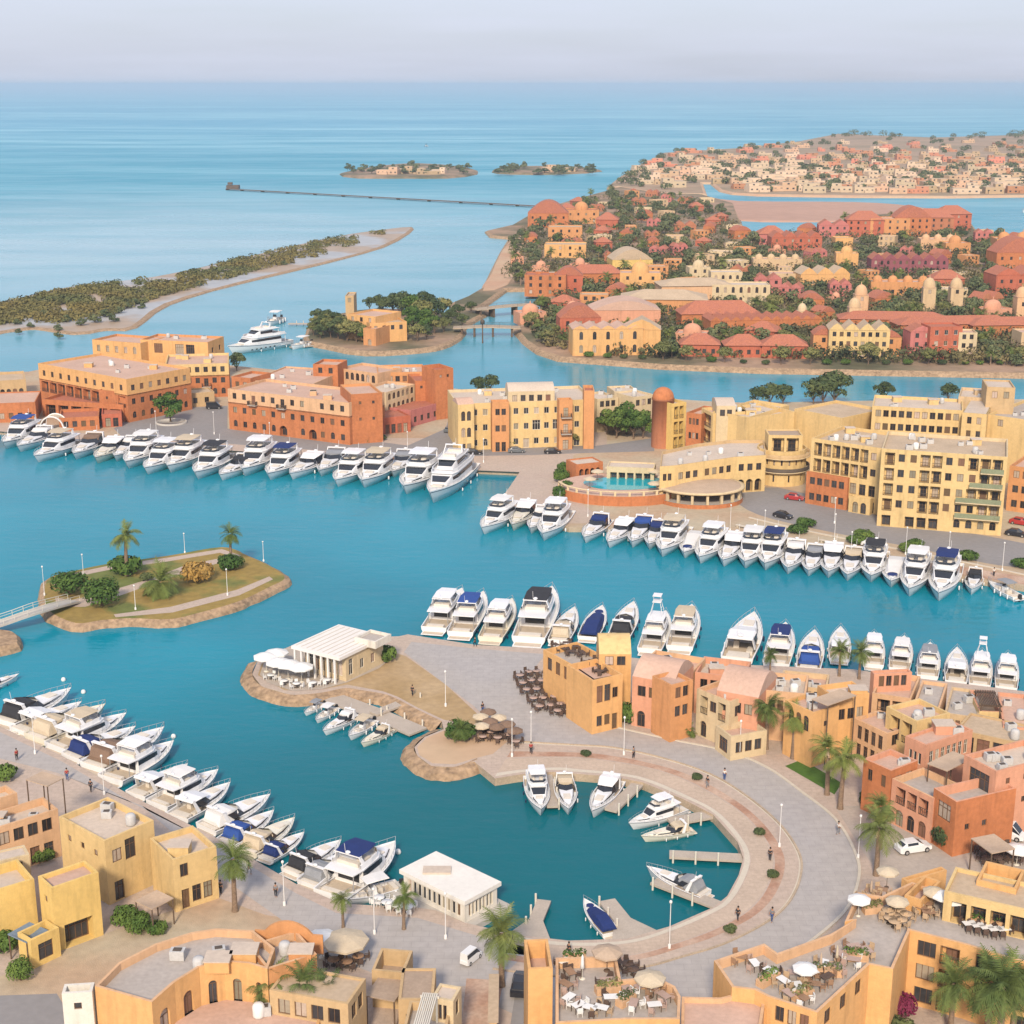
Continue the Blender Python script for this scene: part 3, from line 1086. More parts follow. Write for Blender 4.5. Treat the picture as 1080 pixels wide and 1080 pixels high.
r, o = bld('curved_building', 'crescent-shaped orange building with arched windows facing its inner terrace', 'building', [
    ([(100, 1040), (160, 1057), (184, 1036), (210, 1020), (236, 1014), (262, 1016), (282, 1022), (290, 1000), (267, 981), (228, 979), (202, 983), (164, 995), (125, 1015)], 8.2, 'amber', 'grey',
     dict(par=.8, f={1: '.D:1', 2: '.D:1;dw=1.2', 3: '.D:1;dw=1.2', 4: '.D:1;dw=1.2', 5: '.D:1;dw=1.1'}, cl=6, trim='peach')),
    ((282, 1022), (334, 1006), (338, 974), 8.0, 'orange', 'grey', dict(par=.9, trim='peach', cl=2)),
    ((140, 1112), (330, 1112), (310, 1046), 4.3, 'amber', 'pink', dict(par=.3, cl=2)),
])
mb = MB()                                             # curved gable parapet at its back
a, b = G(268, 972, 10), G(340, 978, 10)
pr = [(a.lerp(b, i / 14), 9.0 + 1.3 * max(0, sin(pi * (i / 14 - .15) / .7)) ** .7 if .15 < i / 14 < .85 else 9.0) for i in range(15)]
for (p, z), (q, z2) in zip(pr, pr[1:]):
    mb.poly([(p.x, p.y, 7), (q.x, q.y, 7), (q.x, q.y, z2), (p.x, p.y, z)])
    mb.poly([(q.x, q.y + .3, 7), (p.x, p.y + .3, 7), (p.x, p.y + .3, z), (q.x, q.y + .3, z2)])
    mb.poly([(p.x, p.y, z), (q.x, q.y, z2), (q.x, q.y + .3, z2), (p.x, p.y + .3, z)])
mb.build('gable_parapet', WALL['orange'], r, o)
bld('house', 'low house with a broad sandy flat roof beside the crescent building', 'house', [
    ((284, 1044), (367, 1059), (381, 1031), 6.6, 'tan', 'tan', dict(par=.2, F='.w:4', R='.w:2'))])
bld('garden_wall', 'tan walled yard with open top behind the carport', 'wall', [
    ((392, 1023), (426, 1026), (429, 1002), 4.2, 'tan', 'brown', dict(par=1.8))])
bld('house', 'low brown-roofed house right of the carport', 'house', [
    ((420, 1054), (457, 1054), (468, 1021), 4.2, 'tan', 'brown', dict(par=.15, F='w:3'))])
bld('house', 'small cream block house with a pale flat roof right of the white pergola', 'house', [
    ((455, 1052), (478, 1056), (488, 1041), 6.2, 'cream', 'pale', dict(par=.15, R='.w:1', F='.w:2')),
    ((424, 1090), (470, 1092), (479, 1057), 4.6, 'tan', 'grey', dict(par=.9))])
canopy('grey-brown flat carport roof on posts', (385, 1050), (416, 1056), (430, 1028), 3.4, ROOF['brown'], 0.02)
pergola('white slatted pergola over a small roof terrace', (437, 1082), (452, 1083), (462, 1052), 2.6, M_WFRAME, 8, z0=ZQ + 3.8)
bld('garden_wall', 'long olive-tan garden wall along the narrow lane', 'wall', [
    ((516, 1078), (524, 1078), (536, 1028), 3.0, 'tan', 'tan', dict(par=.05))])
sheet('garden_paving', [Gv(x, y, ZQ) for x, y in [(486, 1090), (520, 1090), (531, 1034), (492, 1032)]], ZQ + .02, M_BRICK)
sheet('lane', [Gv(x, y, ZQ) for x, y in [(534, 1110), (560, 1110), (557, 1040), (545, 1036)]], ZQ + .022, M_ROAD)
canopy('tan fabric awning over the entrance of the tall yellow house', (142, 950), (160, 959), (181, 946), 3.2, M_CANVAS, 0.35)
canopy('tan awning on the roof terrace of the peach house', (27, 822), (50, 829), (57, 817), 8.8, M_CANVAS, 0.2)
canopy('blue-grey shade cover in front of the bright yellow house', (8, 985), (28, 994), (44, 978), 3.0, mat('blue_grey_canvas', (0.16, 0.21, 0.27), 0.9, .2), 0.4)

# ------------------------------------------------------------------ bottom centre and right
bld('terrace_tower', 'tall orange tower block with a sunken roof yard at the bottom centre', 'building', [
    ((557, 1022), (583, 1021), (580, 990), 10.0, 'amber', 'pink', dict(par=1.9, F='...:1'))])
bld('cafe_building', 'orange cafe building with a furnished roof terrace and wavy parapet', 'building', [
    ([(586, 1079), (660, 1075), (717, 1075), (718, 1051), (712, 1040), (698, 1033), (676, 1031), (655, 1033), (650, 1008), (586, 1010)], 8.0, 'amber', 'grey', dict(par=1.05, trim='peach', f={0: '.w:4'})),
    ([(718, 1100), (800, 1100), (808, 1050), (795, 1043), (760, 1052), (719, 1051)], 7.2, 'peach', 'pink', dict(par=.5))])
rt, ro = bld('terrace_building', 'long orange building with crowded roof terraces bordering the plaza road', 'building', [
    ([(753, 1013), (772, 1041), (796, 1044), (810, 1051), (862, 1068), (917, 1017), (942, 1022), (960, 981), (1022, 997), (1063, 1010), (1130, 1026), (1130, 952), (1000, 944), (962, 930), (930, 945), (905, 941), (891, 972), (901, 970), (876, 985), (820, 1005), (806, 995)], 8.2, 'amber', 'grey',
     dict(par=1.0, trim='peach', f={3: '..w:3;w=1', 4: '..w:3', 6: '...:1', 7: 'LLL|bbb', 8: 'sww:2', 9: 'bbb:2'})),
    ((996, 940), (1092, 962), (1098, 934), 3.3, 'yellow', 'tan', dict(z0=ZQ + 7.2, F='g:4', par=.4)),
    ((1030, 928), (1072, 938), (1075, 916), 4.2, 'amber', 'pink', dict(z0=ZQ + 6.5, par=1.4)),
    ((954, 944), (972, 950), (980, 925), 1.6, 'amber', 'pink', dict(z0=ZQ + 7.2, par=1.0))])
canopy('grey-brown canopy above the dark courtyard tables', (1024, 884), (1046, 900), (1068, 893), 4.2, M_CANVAS, .25)
bld('garden_wall', 'orange stepped wall beside the parked white car', 'wall', [
    ((951, 926), (957, 930), (974, 902), 3.2, 'amber', 'tan', dict(par=.3))])

# ------------------------------------------------------------------ right-hand cluster
bld('house', 'large terracotta house with a pale roof and an outside stair at the right edge', 'house', [
    ((1017, 796), (1051, 814), (1112, 796), 9.4, 'salmon', 'pale', dict(F='.L:1', R='.ss:3', cl=5)),
    ((985, 831), (1009, 846), (1056, 822), 7.2, 'terra', 'grey', dict(par=1.2, F='.L:1', R='.s.|.s.|..', trim='salmon')),
    ((941, 821), (985, 842), (1010, 826), 6.0, 'salmon', 'grey', dict(par=.9, F='Db:3', trim='peach'))])
bld('house', 'terracotta house with a pink roof beside the green lawn', 'house', [
    ((911, 800), (940, 813), (968, 802), 7.0, 'terra', 'pink', dict(F='.w|..|.w', R='.w:2', cl=2, trim='salmon'))])
bld('house', 'pink house with a white-columned upper gallery', 'house', [
    ((955, 776), (977, 786), (1034, 773), 8.0, 'salmon', 'pink', dict(F='.w:3', R='.w:7;h=2', white=True, par=.4, cl=2))])
canopy('tan roof-terrace awning between the two terracotta houses', (978, 805), (999, 813), (1021, 798), 7.6, M_CANVAS, .2)
bld('house', 'yellow-tan two-storey house with a long upper balcony', 'house', [
    ((935, 745), (967, 761), (994, 748), 8.0, 'yellow', 'pink', dict(F='.b:2', R='.w:3', cl=3))])
bld('house', 'peach house with a terrace walled at the back by the quay', 'house', [
    ((920, 731), (961, 737), (963, 712), 6.0, 'peach', 'pink', dict(F='.b:2', par=.8, cl=2)),
    ((922, 711), (962, 709), (962, 705), 8.0, 'salmon', 'pink', dict(F='..w:4', par=.3))])
bld('house', 'house with a plain pale grey roof by the right quay', 'house', [
    ((963, 743), (991, 747), (994, 720), 7.0, 'peach', 'grey', dict(F='.w:3', par=.5, cl=1))])
bld('house', 'house with a ribbed grey roof by the right quay', 'house', [
    ((996, 752), (1032, 757), (1033, 728), 6.6, 'sand', 'grey', dict(F='.w:4', par=.4, cl=2))])
bld('house', 'narrow yellow house below a dark slatted roof terrace', 'house', [
    ((1033, 750), (1057, 751), (1057, 729), 7.0, 'yellow', 'brown', dict(F='.L:1', par=.9, trim='salmon'))])
pergola('dark brown slatted pergola on the narrow yellow house', (1035, 744), (1055, 745), (1055, 731), 1.6, M_DARKWOOD, 12, z0=ZQ + 6.2)
bld('house', 'pale pink house at the right edge by the quay', 'house', [
    ((1058, 766), (1090, 769), (1090, 733), 7.0, 'salmon', 'pink', dict(F='.w:2', par=.5, cl=2))])
bld('house', 'long low tan house behind the terracotta house', 'house', [
    ((1008, 769), (1085, 786), (1092, 766), 7.0, 'tan', 'tan', dict(F='.L:4', par=.25, cl=2))])
bld('house', 'small peach house with two dark doors behind the twin palms', 'house', [
    ((900, 757), (936, 774), (946, 757), 5.4, 'peach', 'pink', dict(F='dd:4', par=.5, R='.w:2', cl=1))])
bld('house', 'cream house with a balcony beside the row of palms', 'house', [
    ((735, 726), (770, 740), (780, 722), 7.0, 'cream', 'pink', dict(F='Db|.w|Db', R='.w:2', cl=2, trim='peach')),
    ((755, 765), (771, 777), (806, 768), 3.6, 'cream', 'pink', dict(F='L:1', R='w:3', par=.9))])
bld('house', 'pink-roofed vaulted house behind the cream house', 'house', [
    ((756, 728), (800, 736), (812, 712), 7.6, 'salmon', 'pink', dict(F='.w:3', vault=2.2, par=.3))])
bld('house', 'orange corner house with two tall arched windows', 'house', [
    ((828, 738), (858, 752), (886, 744), 8.0, 'amber', 'pink', dict(F='.a:3;h=2', R='.s:1', par=.6, cl=2)),
    ((880, 736), (917, 731), (914, 716), 8.6, 'amber', 'pale', dict(F='.w:3', cl=2)),
    ((862, 763), (905, 761), (905, 748), 4.6, 'orange', 'brown', dict(F='a:4;h=2', par=.3))])
canopy('tan canvas awning on the roof of the orange corner house', (856, 737), (873, 744), (890, 728), 9.4, M_CANVAS, .2)
bld('house', 'peach house with a cluttered roof terrace behind the orange corner house', 'house', [
    ((806, 728), (850, 732), (852, 712), 7.4, 'peach', 'pale', dict(F='.w:4', cl=5, par=.9))])
bld('house', 'peach house squeezed between the salmon barrel house and the moored yachts', 'house', [
    ((676, 700), (730, 709), (732, 692), 6.6, 'peach', 'pink', dict(F='.w:4', par=.9, cl=3))])
bld('house', 'low peach house with a walled roof by the quay behind the pink vaulted house', 'house', [
    ((733, 709), (784, 715), (785, 697), 6.4, 'salmon', 'pale', dict(F='.w:4', par=1.0, cl=3))])
bld('house', 'sand-coloured house by the quay beside the small quay palm', 'house', [
    ((822, 722), (872, 727), (873, 711), 5.4, 'sand', 'pink', dict(F='.w:4', par=.8, cl=3))])
# two houses on the central quay
r, o = bld('restaurant', 'orange restaurant with a vaulted tower and a furnished roof beside the dark parasols', 'restaurant', [
    ((573, 685), (604, 702), (628, 687), 7.2, 'amber', 'grey', dict(F='.w:3;h=2', par=1.0, L='..:1')),
    ((604, 702), (626, 717), (642, 702), 7.2, 'amber', 'grey', dict(F='gw|.w', par=.9)),
    ((625, 718), (657, 711), (650, 690), 8.2, 'amber', 'pink', dict(F='wL|wL|dw', par=1.0, R='.s:2')),
    ((632, 690), (666, 690), (668, 672), 9.6, 'amber', 'tan', dict(F='...w:2', vault=1.8, par=.2, vm='yellow'))])
r, o = bld('house', 'salmon house with an arched doorway and barrel roof next to the orange restaurant', 'house', [
    ((667, 713), (711, 721), (718, 699), 7.6, 'salmon', 'pink', dict(F='Dw|.w|Bw', vault=2.0, par=.3)),
    ((708, 723), (731, 717), (726, 703), 8.6, 'orange', 'pink', dict(F='.ww:2', par=.5))])

# ------------------------------------------------------------------ hotels on the north quay
bld('hotel', 'sprawling tan and red hotel with an arched upper floor at the far left', 'hotel', [
    ((40, 383), (133, 400), (166, 382), 4.4, 'amber', 'pink', dict(z0=ZQ + 7.6, F='w:10', L='w:3', R='w:7', cl=8)),
    ((40, 383), (133, 400), (166, 382), 7.58, 'terra', 'red', dict(rz=4.42, F='.b:10', par=.04, L='.s:2', R='aw:7')),
    ([(134, 404), (172, 386), (171, 385), (133, 403)], 9.0, 'terra', 'red', dict(par=.04, f={0: 'aww:8'})),
    ((174, 385), (241, 383), (240, 372), 3.4, 'yellow', 'pink', dict(z0=ZQ + 6.6, F='w:7', R='w:2', cl=4)),
    ((174, 385), (241, 383), (240, 372), 6.58, 'terra', 'red', dict(rz=3.42, par=.04, F='aw|aB|aw|aw|aB|aw|aw', R='.w:2')),
    ((97, 358), (148, 362), (150, 354), 13.0, 'amber', 'pink', dict(F='..w|..w|..w|..w|..a;h=2', trim='orange')),
    ((148, 358), (219, 361), (219, 354), 13.5, 'amber', 'pink', dict(F='...|..L|...|..L|..L|...', R='..w:2', cl=4, trim='orange')),
    ((44, 421), (130, 427), (139, 406), 4.8, 'terra', 'red', dict(F='g:6', par=.8)),
    ((104, 411), (133, 414), (140, 404), 8.0, 'terra', 'red', dict(F='.s:2', par=.5))])
bld('house', 'red low house with a pale roof at the left edge of the upper quay', 'house', [
    ((-16, 426), (37, 424), (47, 412), 5.4, 'terra', 'pink', dict(F='w:5', R='w:2', par=.3))])
bld('house', 'small red terrace house with an open front by the upper left quay', 'house', [
    ((62, 441), (104, 439), (104, 430), 3.6, 'terra', 'red', dict(F='w:4', par=.8))])
bld('house', 'tiny red kiosk house left of the round tree planter', 'house', [
    ((107, 437), (128, 436), (131, 428), 3.6, 'red', 'red', dict(F='d:2', par=.5))])
bld('house', 'tan arcaded house at the left edge behind the red low house', 'house', [
    ((-24, 403), (27, 400), (27, 391), 6.0, 'tan', 'tan', dict(F='a:7;h=2.2'))])
bld('garden_wall', 'tan stone wall behind the tree planter on the hotel forecourt', 'wall', [
    ((148, 419), (226, 413), (225, 408), 4.0, 'tan', 'tan', dict(par=.4, F='w:6'))])
bld('hotel', 'terracotta hotel around a courtyard with arched ground-floor openings', 'hotel', [
    ((240, 410), (368, 425), (384, 411), 3.5, 'peach', 'pink', dict(z0=ZQ + 7.5, F='w|w|B|w|w|B|w|w|B|w|w|w;skip=.05', cl=7, L='w:2')),
    ((240, 410), (368, 425), (384, 411), 7.48, 'terra', 'red', dict(rz=3.52, F='aw|ww|aw|ww|aw|Gw|.w|aw|Gw|ww|aw|ww', par=.04, L='.w:2')),
    ((370, 416), (403, 414), (403, 403), 13.0, 'terra', 'pink', dict(F='.ss:2', trim='orange')),
    ((407, 414), (438, 405), (428, 396), 9.0, 'cream', 'pale', dict(F='.aa:6;h=2;w=1.4', cl=2, trim='peach')),
    ((438, 402), (459, 401), (459, 393), 10.0, 'terra', 'red', dict(F='..s:2')),
    ((459, 390), (478, 388), (477, 382), 14.0, 'terra', 'red', dict(F='...s:2', par=1.0)),
    ((403, 441), (433, 438), (441, 427), 4.4, 'red', 'red', dict(F='d:4', par=.4)),
    ((433, 433), (477, 421), (470, 411), 4.6, 'pink', 'red', dict(F='w:6', par=.3)),
    ((330, 384), (356, 385), (356, 379), 13.0, 'terra', 'pink', dict(F='..ww:2')),
    ((356, 388), (398, 394), (401, 385), 11.0, 'peach', 'pink', dict(F='.aa:7;h=1.9')),
    ((398, 393), (448, 392), (448, 384), 10.5, 'orange', 'pink', dict(F='.aw:6', cl=4)),
    ((244, 397), (264, 399), (266, 391), 11.0, 'terra', 'pink', dict(F='..w:2')),
    ((264, 401), (330, 405), (332, 388), 10.0, 'peach', 'pink', dict(F='..w:5', cl=5, par=.4))])
bld('hotel', 'yellow-tan hotel with orange bays and a slim orange corner tower', 'hotel', [
    ((482, 426), (627, 421), (628, 406), 12.0, 'yellow', 'pale', dict(F='dww|www|aww|dww|aww|www|dww|wLw|www|wLw|aww|dww|www', cl=12, trim='cream', white=True)),
    ((519, 424), (537, 423.5), (537, 421), 12.8, 'orange', 'pink', dict(F='dww:2', par=.5)),
    ((549, 426), (577, 425), (577, 422), 10.6, 'orange', 'pink', dict(F='www:3', par=.5)),
    ((590, 422), (604, 421.5), (604, 419), 12.8, 'orange', 'pink', dict(F='dBB:1', par=.5)),
    ((616, 412), (627, 412), (628, 406), 15.0, 'orange', 'red', dict(F='....:1')),
    ((483, 427), (500, 426), (500, 421), 12.6, 'yellow', 'pink', dict(F='wDD:2', vault=1.2, par=.2)),
    ((536, 413), (585, 412), (586, 406), 14.0, 'cream', 'pale', dict(F='...w:5', vault=1.6, par=.2))])
for A, B, C, h, lab in (((630, 421), (652, 419), (652, 411), 9, 'cream villa behind the green trees, nearest the slim orange tower'), ((648, 413), (673, 412), (673, 406), 9, 'cream villa at the rear of the green trees, farthest back'), ((668, 419), (690, 416), (690, 408), 10, 'cream villa touching the round brick-red tower')):
    bld('villa', lab, 'villa', [(A, B, C, h, 'cream', 'pale', dict(F='.Bw:3', cl=2, white=False, par=.5))])

# ---- yellow hotel complex on the right
q = G(698, 471, ZQ)
root = empty('round_tower', q, 'round orange-red tower with a domed cap left of the yellow hotel', 'tower')
mb = MB()
mb.lathe([(2.75, -.4), (2.75, 12.2), (2.9, 12.2), (2.9, 12.6)], q, 24)
mb.build('wall', WALL['rust'], root, q)
dome(root, q, q.x, q.y, q.z + 12.6, 2.75, WALL['terra'], .1, finial=False)
bld('hotel', 'yellow hotel wings with blank walls behind the round tower and pool', 'hotel', [
    ((709, 426), (724, 424), (724, 417), 12.0, 'bright', 'pale', dict(F='bbb:2')),
    ((724, 435), (740, 437), (745, 428), 11.0, 'terra', 'pink', dict(F='www:3')),
    ((740, 430), (752, 436), (777, 425), 12.0, 'yellow', 'pink', dict(F='.bb:1', R='...:1', cl=2)),
    ((752, 434), (790, 440), (792, 421), 12.0, 'yellow', 'pale', dict(cl=3, F='..s:2')),
    ((788, 441), (838, 434), (838, 420), 12.0, 'yellow', 'pale', dict(F='.s.|...|.s.', par=1.0, cl=3)),
    ((838, 431), (888, 441), (893, 424), 12.4, 'yellow', 'tan', dict(F='...:1')),
    ((756, 428), (776, 428), (776, 420), 14.0, 'cream', 'pale', dict(F='...w:2', vault=1.0, par=.2))])
bld('pool_building', 'long curved yellow building with arches behind the swimming pool', 'building', [
    ([(696, 492), (712, 491), (740, 487), (775, 482), (808, 480), (806, 464), (770, 464), (735, 468), (698, 476)], 8.4, 'yellow', 'pale', dict(f={0: 'Dw:2', 1: 'Dw:3', 2: 'ww:4', 3: 'Gw|Gw|Gw'}, cl=6, trim='tan'))])
# round bastion with two balcony rings
q = G(823, 507, ZQ)
root = empty('round_pavilion', q, 'round yellow pavilion with stacked balconies beside the hotel road', 'building')
mb = MB()
ng = 20
P = [(q.x + 5.7 * cos(2 * pi * i / ng), q.y + 5.7 * sin(2 * pi * i / ng)) for i in range(ng)]
block(root, tuple(q), P, ZQ, ZQ + 8.2, 'yellow', 'pale', .9, {i: ('ww:1' if i % 2 else '.w:1') for i in range(10, 20)})
for z in (3.4, 6.6):
    mb = MB()
    mb.lathe([(5.72, z - .25), (6.6, z - .2), (6.6, z), (5.72, z + .02)], q, 28, 0)
    mb.lathe([(6.5, z), (6.5, z + .9), (6.42, z + .9), (6.42, z)], q, 28, 1)
    mb.build('balcony', [WALL['cream'], M_RAIL if z < 5 else WALL['tan']], root, tuple(q))
P = [(q.x - 3.6, q.y - 2.2), (q.x + 4.2, q.y - 2.6), (q.x + 4.4, q.y + 4), (q.x - 3.4, q.y + 4)]
block(root, tuple(q), P, ZQ + 7.2, ZQ + 11.4, 'yellow', 'brown', .3, {0: 'b:2'})
bld('hotel', 'five-storey yellow hotel with dark balconies and a terracotta base facing the quay road', 'hotel', [
    ((856, 462), (930, 473), (946, 457), 14.6, 'yellow', 'tan', dict(F='wwbb|wwbb|wwbb|wwbb|ddbb|ddbb|ddww', cl=14, L='..ww:2')),
    ((930, 473), (1063, 482), (1064, 463), 16.6, 'yellow', 'tan', dict(F='gbbbb|.wwww|gwwww|gbbbb|gbbbb|.wwww|awwww|awbwb|abbbb|abbbb', R='.wwww:4', cl=16, trim='cream')),
    ((920, 428), (1016, 433), (1016, 421), 16.0, 'yellow', 'pale', dict(F='...ww:11', cl=5)),
    ((1015, 435), (1041, 437), (1041, 423), 16.2, 'yellow', 'pale', dict(F='..www:2;w=1', vault=.0)),
    ((1041, 437), (1120, 448), (1120, 426), 15.4, 'yellow', 'grey', dict(F='....w|.....|.....', cl=12)),
    ((1041, 408), (1071, 409), (1071, 401), 21.0, 'tan', 'pale', dict(F='.....w|.....w', par=.4)),
    ((1011, 418), (1043, 420), (1043, 410), 17.0, 'sand', 'pale', dict(cl=3)),
    ((1065, 491), (1110, 497), (1110, 482), 10.0, 'orange', 'pink', dict(F='www:4'))])
# terracotta base storeys stand a little proud of the hotel front
a, b = rect((856, 462), (930, 473), (946, 457), 14.6)[:2]
a, b = Vector(a), Vector(b)
d = (b - a).normalized()
nn = Vector((d.y, -d.x))
hotel = [o for o in COL.objects if o.name.startswith('hotel') and o.type == 'EMPTY'][-1]
ho = tuple(hotel.location)
P = [tuple(a + nn * .9 - d * .3), tuple(a + d * 9.5 + nn * .9), tuple(a + d * 9.5 + nn * .1), tuple(a - d * .3 + nn * .1)]
block(hotel, ho, P, ZQ, ZQ + 7.2, 'terra', 'red', .2, {0: 'ww:5'}, name='terracotta_base')
P = [tuple(a + d * 10.3 + nn * 1.6), tuple(a + d * 15.2 + nn * 1.6), tuple(a + d * 15.2 + nn * .1), tuple(a + d * 10.3 + nn * .1)]
block(hotel, ho, P, ZQ, ZQ + 3.6, 'yellow', 'pale', .3, {0: 'D:2'}, name='porch')
a, b = rect((930, 473), (1063, 482), (1064, 463), 16.6)[:2]
a, b = Vector(a), Vector(b)
d = (b - a).normalized()
nn = Vector((d.y, -d.x))
mb = MB()
for z, s, t in ((3.3, .62, .98), (6.6, .62, .98), (9.9, .72, .98), (13.0, .80, .98)):
    L = (b - a).length
    p = a + d * L * (s + t) / 2 + nn * .55
    mb.box((p.x, p.y, ZQ + z), (L * (t - s), 1.1, .22), 0, math.atan2(d.y, d.x))
    p = a + d * L * (s + t) / 2 + nn * 1.06
    mb.box((p.x, p.y, ZQ + z + .6), (L * (t - s), .08, .95), 1, math.atan2(d.y, d.x))
mb.build('balcony_tier', [WALL['cream'], mat('green_rail', (0.22, 0.24, 0.15), .8, .2)], hotel, ho)

# ---- swimming pool terrace
q = G(656, 521, ZQ)
root = empty('swimming_pool', q, 'oval turquoise swimming pool on a raised terrace with white pillars', 'pool')
rx, ry = 14.5, 10.5
mb = MB()
mb.lathe([(1.0, -.3), (1.0, 2.2)], q, 48, 0, rx, ry)
mb.cap([(q.x + rx * cos(2 * pi * i / 48), q.y + ry * sin(2 * pi * i / 48)) for i in range(48)], q.z + 2.2, 1)
mb.build('terrace', [WALL['terra'], ROOF['pink']], root, tuple(q))
mb = MB()
mb.cap([(q.x + 1.5 + 10.2 * cos(2 * pi * i / 40), q.y + 1.5 + 6.2 * sin(2 * pi * i / 40) * (1 + .12 * sin(4 * pi * i / 40))) for i in range(40)], q.z + 2.24)
mb.build('water', mat('pool_water', (0.02, 0.36, 0.44), .08, .08, .4, 2, spec=.5), root, tuple(q))
mb = MB()
mb.lathe([(.955, 3.1), (1.0, 3.1), (1.0, 3.25), (.955, 3.25)], q, 48, 0, rx, ry, -pi * .98, .05)
mb.build('parapet_rail', WALL['cream'], root, tuple(q))
for i in range(15):
    a = -pi * .98 + (pi * 1.0) * i / 14
    m = MB()
    m.box((q.x + rx * .98 * cos(a), q.y + ry * .98 * sin(a), q.z + 2.68), (.5, .5, .95))
    m.build('pillar', WALL['cream'], root, tuple(q))
# covered pool bar with pillars right of the pool
q2 = G(738, 527, ZQ)
root = empty('pool_bar', q2, 'low round pool bar with cream pillars and a grey awning roof right of the pool', 'building')
rx, ry = 9.5, 8.0
mb = MB()
mb.lathe([(1, -.3), (1, .9)], q2, 40, 0, rx, ry)
mb.build('wall', WALL['terra'], root, tuple(q2))
mb = MB()
mb.cap([(q2.x + rx * .99 * cos(2 * pi * i / 40), q2.y + ry * .99 * sin(2 * pi * i / 40)) for i in range(40)], q2.z + .9)
mb.build('floor', ROOF['grey'], root, tuple(q2))
for i in range(11):
    a = -pi * 1.05 + pi * 1.15 * i / 10
    m = MB()
    m.box((q2.x + rx * .95 * cos(a), q2.y + ry * .95 * sin(a), q2.z + 2.1), (.55, .55, 2.4), 0, a)
    m.build('pillar', WALL['cream'], root, tuple(q2))
mb = MB()
mb.lathe([(.95, 3.1), (1.04, 3.1), (1.04, 3.5), (.95, 3.5)], q2, 40, 0, rx, ry)
mb.build('cornice', WALL['cream'], root, tuple(q2))
mb = MB()
mb.lathe([(.96, 3.45), (.5, 4.1), (.0, 4.35)], q2, 24, 0, rx, ry)
mb.build('awning_roof', M_CANVAS, root, tuple(q2))
# raised orange loggia left of the pool
bld('pool_cabana', 'small red open cabana at the left end of the pool', 'cabana', [
    ((608, 490), (636, 487), (640, 480), 4.6, 'terra', 'pale', dict(F='G:4', par=.3))])
bld('pool_cabana', 'cream arcade of square openings behind the pool', 'cabana', [
    ((640, 492), (690, 494), (692, 488), 5.0, 'cream', 'pale', dict(F='g:5', par=.3))])

# ---- garden island
bld('villa', 'orange fort-like villa with a square lookout tower among trees on the garden island', 'villa', [
    ((366, 331), (396, 334), (397, 326), 9, 'amber', 'pink', dict(z0=1.6, F='.ww:3')),
    ((390, 341), (429, 339), (430, 329), 7, 'amber', 'tan', dict(z0=1.6, F='.w:4', cl=2)),
    ((383, 346), (396, 347), (398, 340), 6, 'orange', 'pink', dict(z0=1.6, F='D.:1')),
    ((364, 312), (373, 312), (373, 308), 13, 'tan', 'tan', dict(z0=1.6, F='...w:1', par=.4))])

# ------------------------------------------------------------------ boats
B_WHITE = mat('gelcoat_white', (0.74, 0.74, 0.75), 0.35, 0.04, 0.5, 3, spec=.5)
B_CREAM = mat('gelcoat_cream', (0.70, 0.66, 0.55), 0.4, 0.05, 0.5, 3, spec=.5)
B_NAVY = mat('gelcoat_navy', (0.016, 0.025, 0.07), 0.3, 0.1, spec=.5)
B_DECK = mat('boat_deck', (0.70, 0.69, 0.66), 0.7, 0.08, 0.8, 4)
B_TEAK = mat('teak_deck', (0.52, 0.43, 0.33), 0.8, 0.15, 1, 6)
B_GLASS = mat('tinted_glass', (0.02, 0.023, 0.03), 0.1, 0.2, spec=.6)
B_STEEL = mat('polished_steel', (0.60, 0.60, 0.60), 0.3, 0.05, metal=.7)
B_SEAT = mat('beige_cushion', (0.64, 0.58, 0.50), 0.9, 0.1, 1, 5)
B_RUBBER = mat('black_rubber', (0.03, 0.03, 0.032), 0.7, 0.2)
CANV = {'navy': mat('navy_canvas', (0.014, 0.03, 0.13), .8, .15, 1, 5), 'blue': mat('blue_canvas', (0.025, 0.07, 0.27), .8, .15, 1, 5),
        'beige': mat('beige_canvas', (0.52, 0.43, 0.31), .9, .12, 1, 5), 'grey': mat('grey_canvas', (0.25, 0.26, 0.28), .9, .12, 1, 5),
        'black': mat('black_canvas', (0.03, 0.03, 0.035), .8, .2, 1, 5), 'white': mat('white_canvas', (0.68, 0.67, 0.66), .85, .06, 1, 5),
        'brown': mat('brown_canvas', (0.20, 0.13, 0.09), .9, .15, 1, 5)}


def loft(mb, secs, mi=0, bottom=False):
    """secs: (x, half width low, half width high, z low, z high) from aft to fore"""
    R = [[(x, -a, z0), (x, -b, z1), (x, b, z1), (x, a, z0)] for x, a, b, z0, z1 in secs]
    mb.grid(R, mi, bottom, False)
    mb.poly(R[0][::-1], mi)
    mb.poly(R[-1], mi)


def strip(mb, secs, t0, t1, e=.025, mi=0, front=True, aft=False):
    rows = []
    for x, a, b, z0, z1 in secs:
        lo, hi = z0 + (z1 - z0) * t0, z0 + (z1 - z0) * t1
        wl, wh = a + (b - a) * t0 + e, a + (b - a) * t1 + e
        rows.append(((x, wl, lo), (x, wh, hi)))
    for (a, b), (c, d) in zip(rows, rows[1:]):
        mb.poly([c, a, b, d], mi)
        mb.poly([(a[0], -a[1], a[2]), (c[0], -c[1], c[2]), (d[0], -d[1], d[2]), (b[0], -b[1], b[2])], mi)


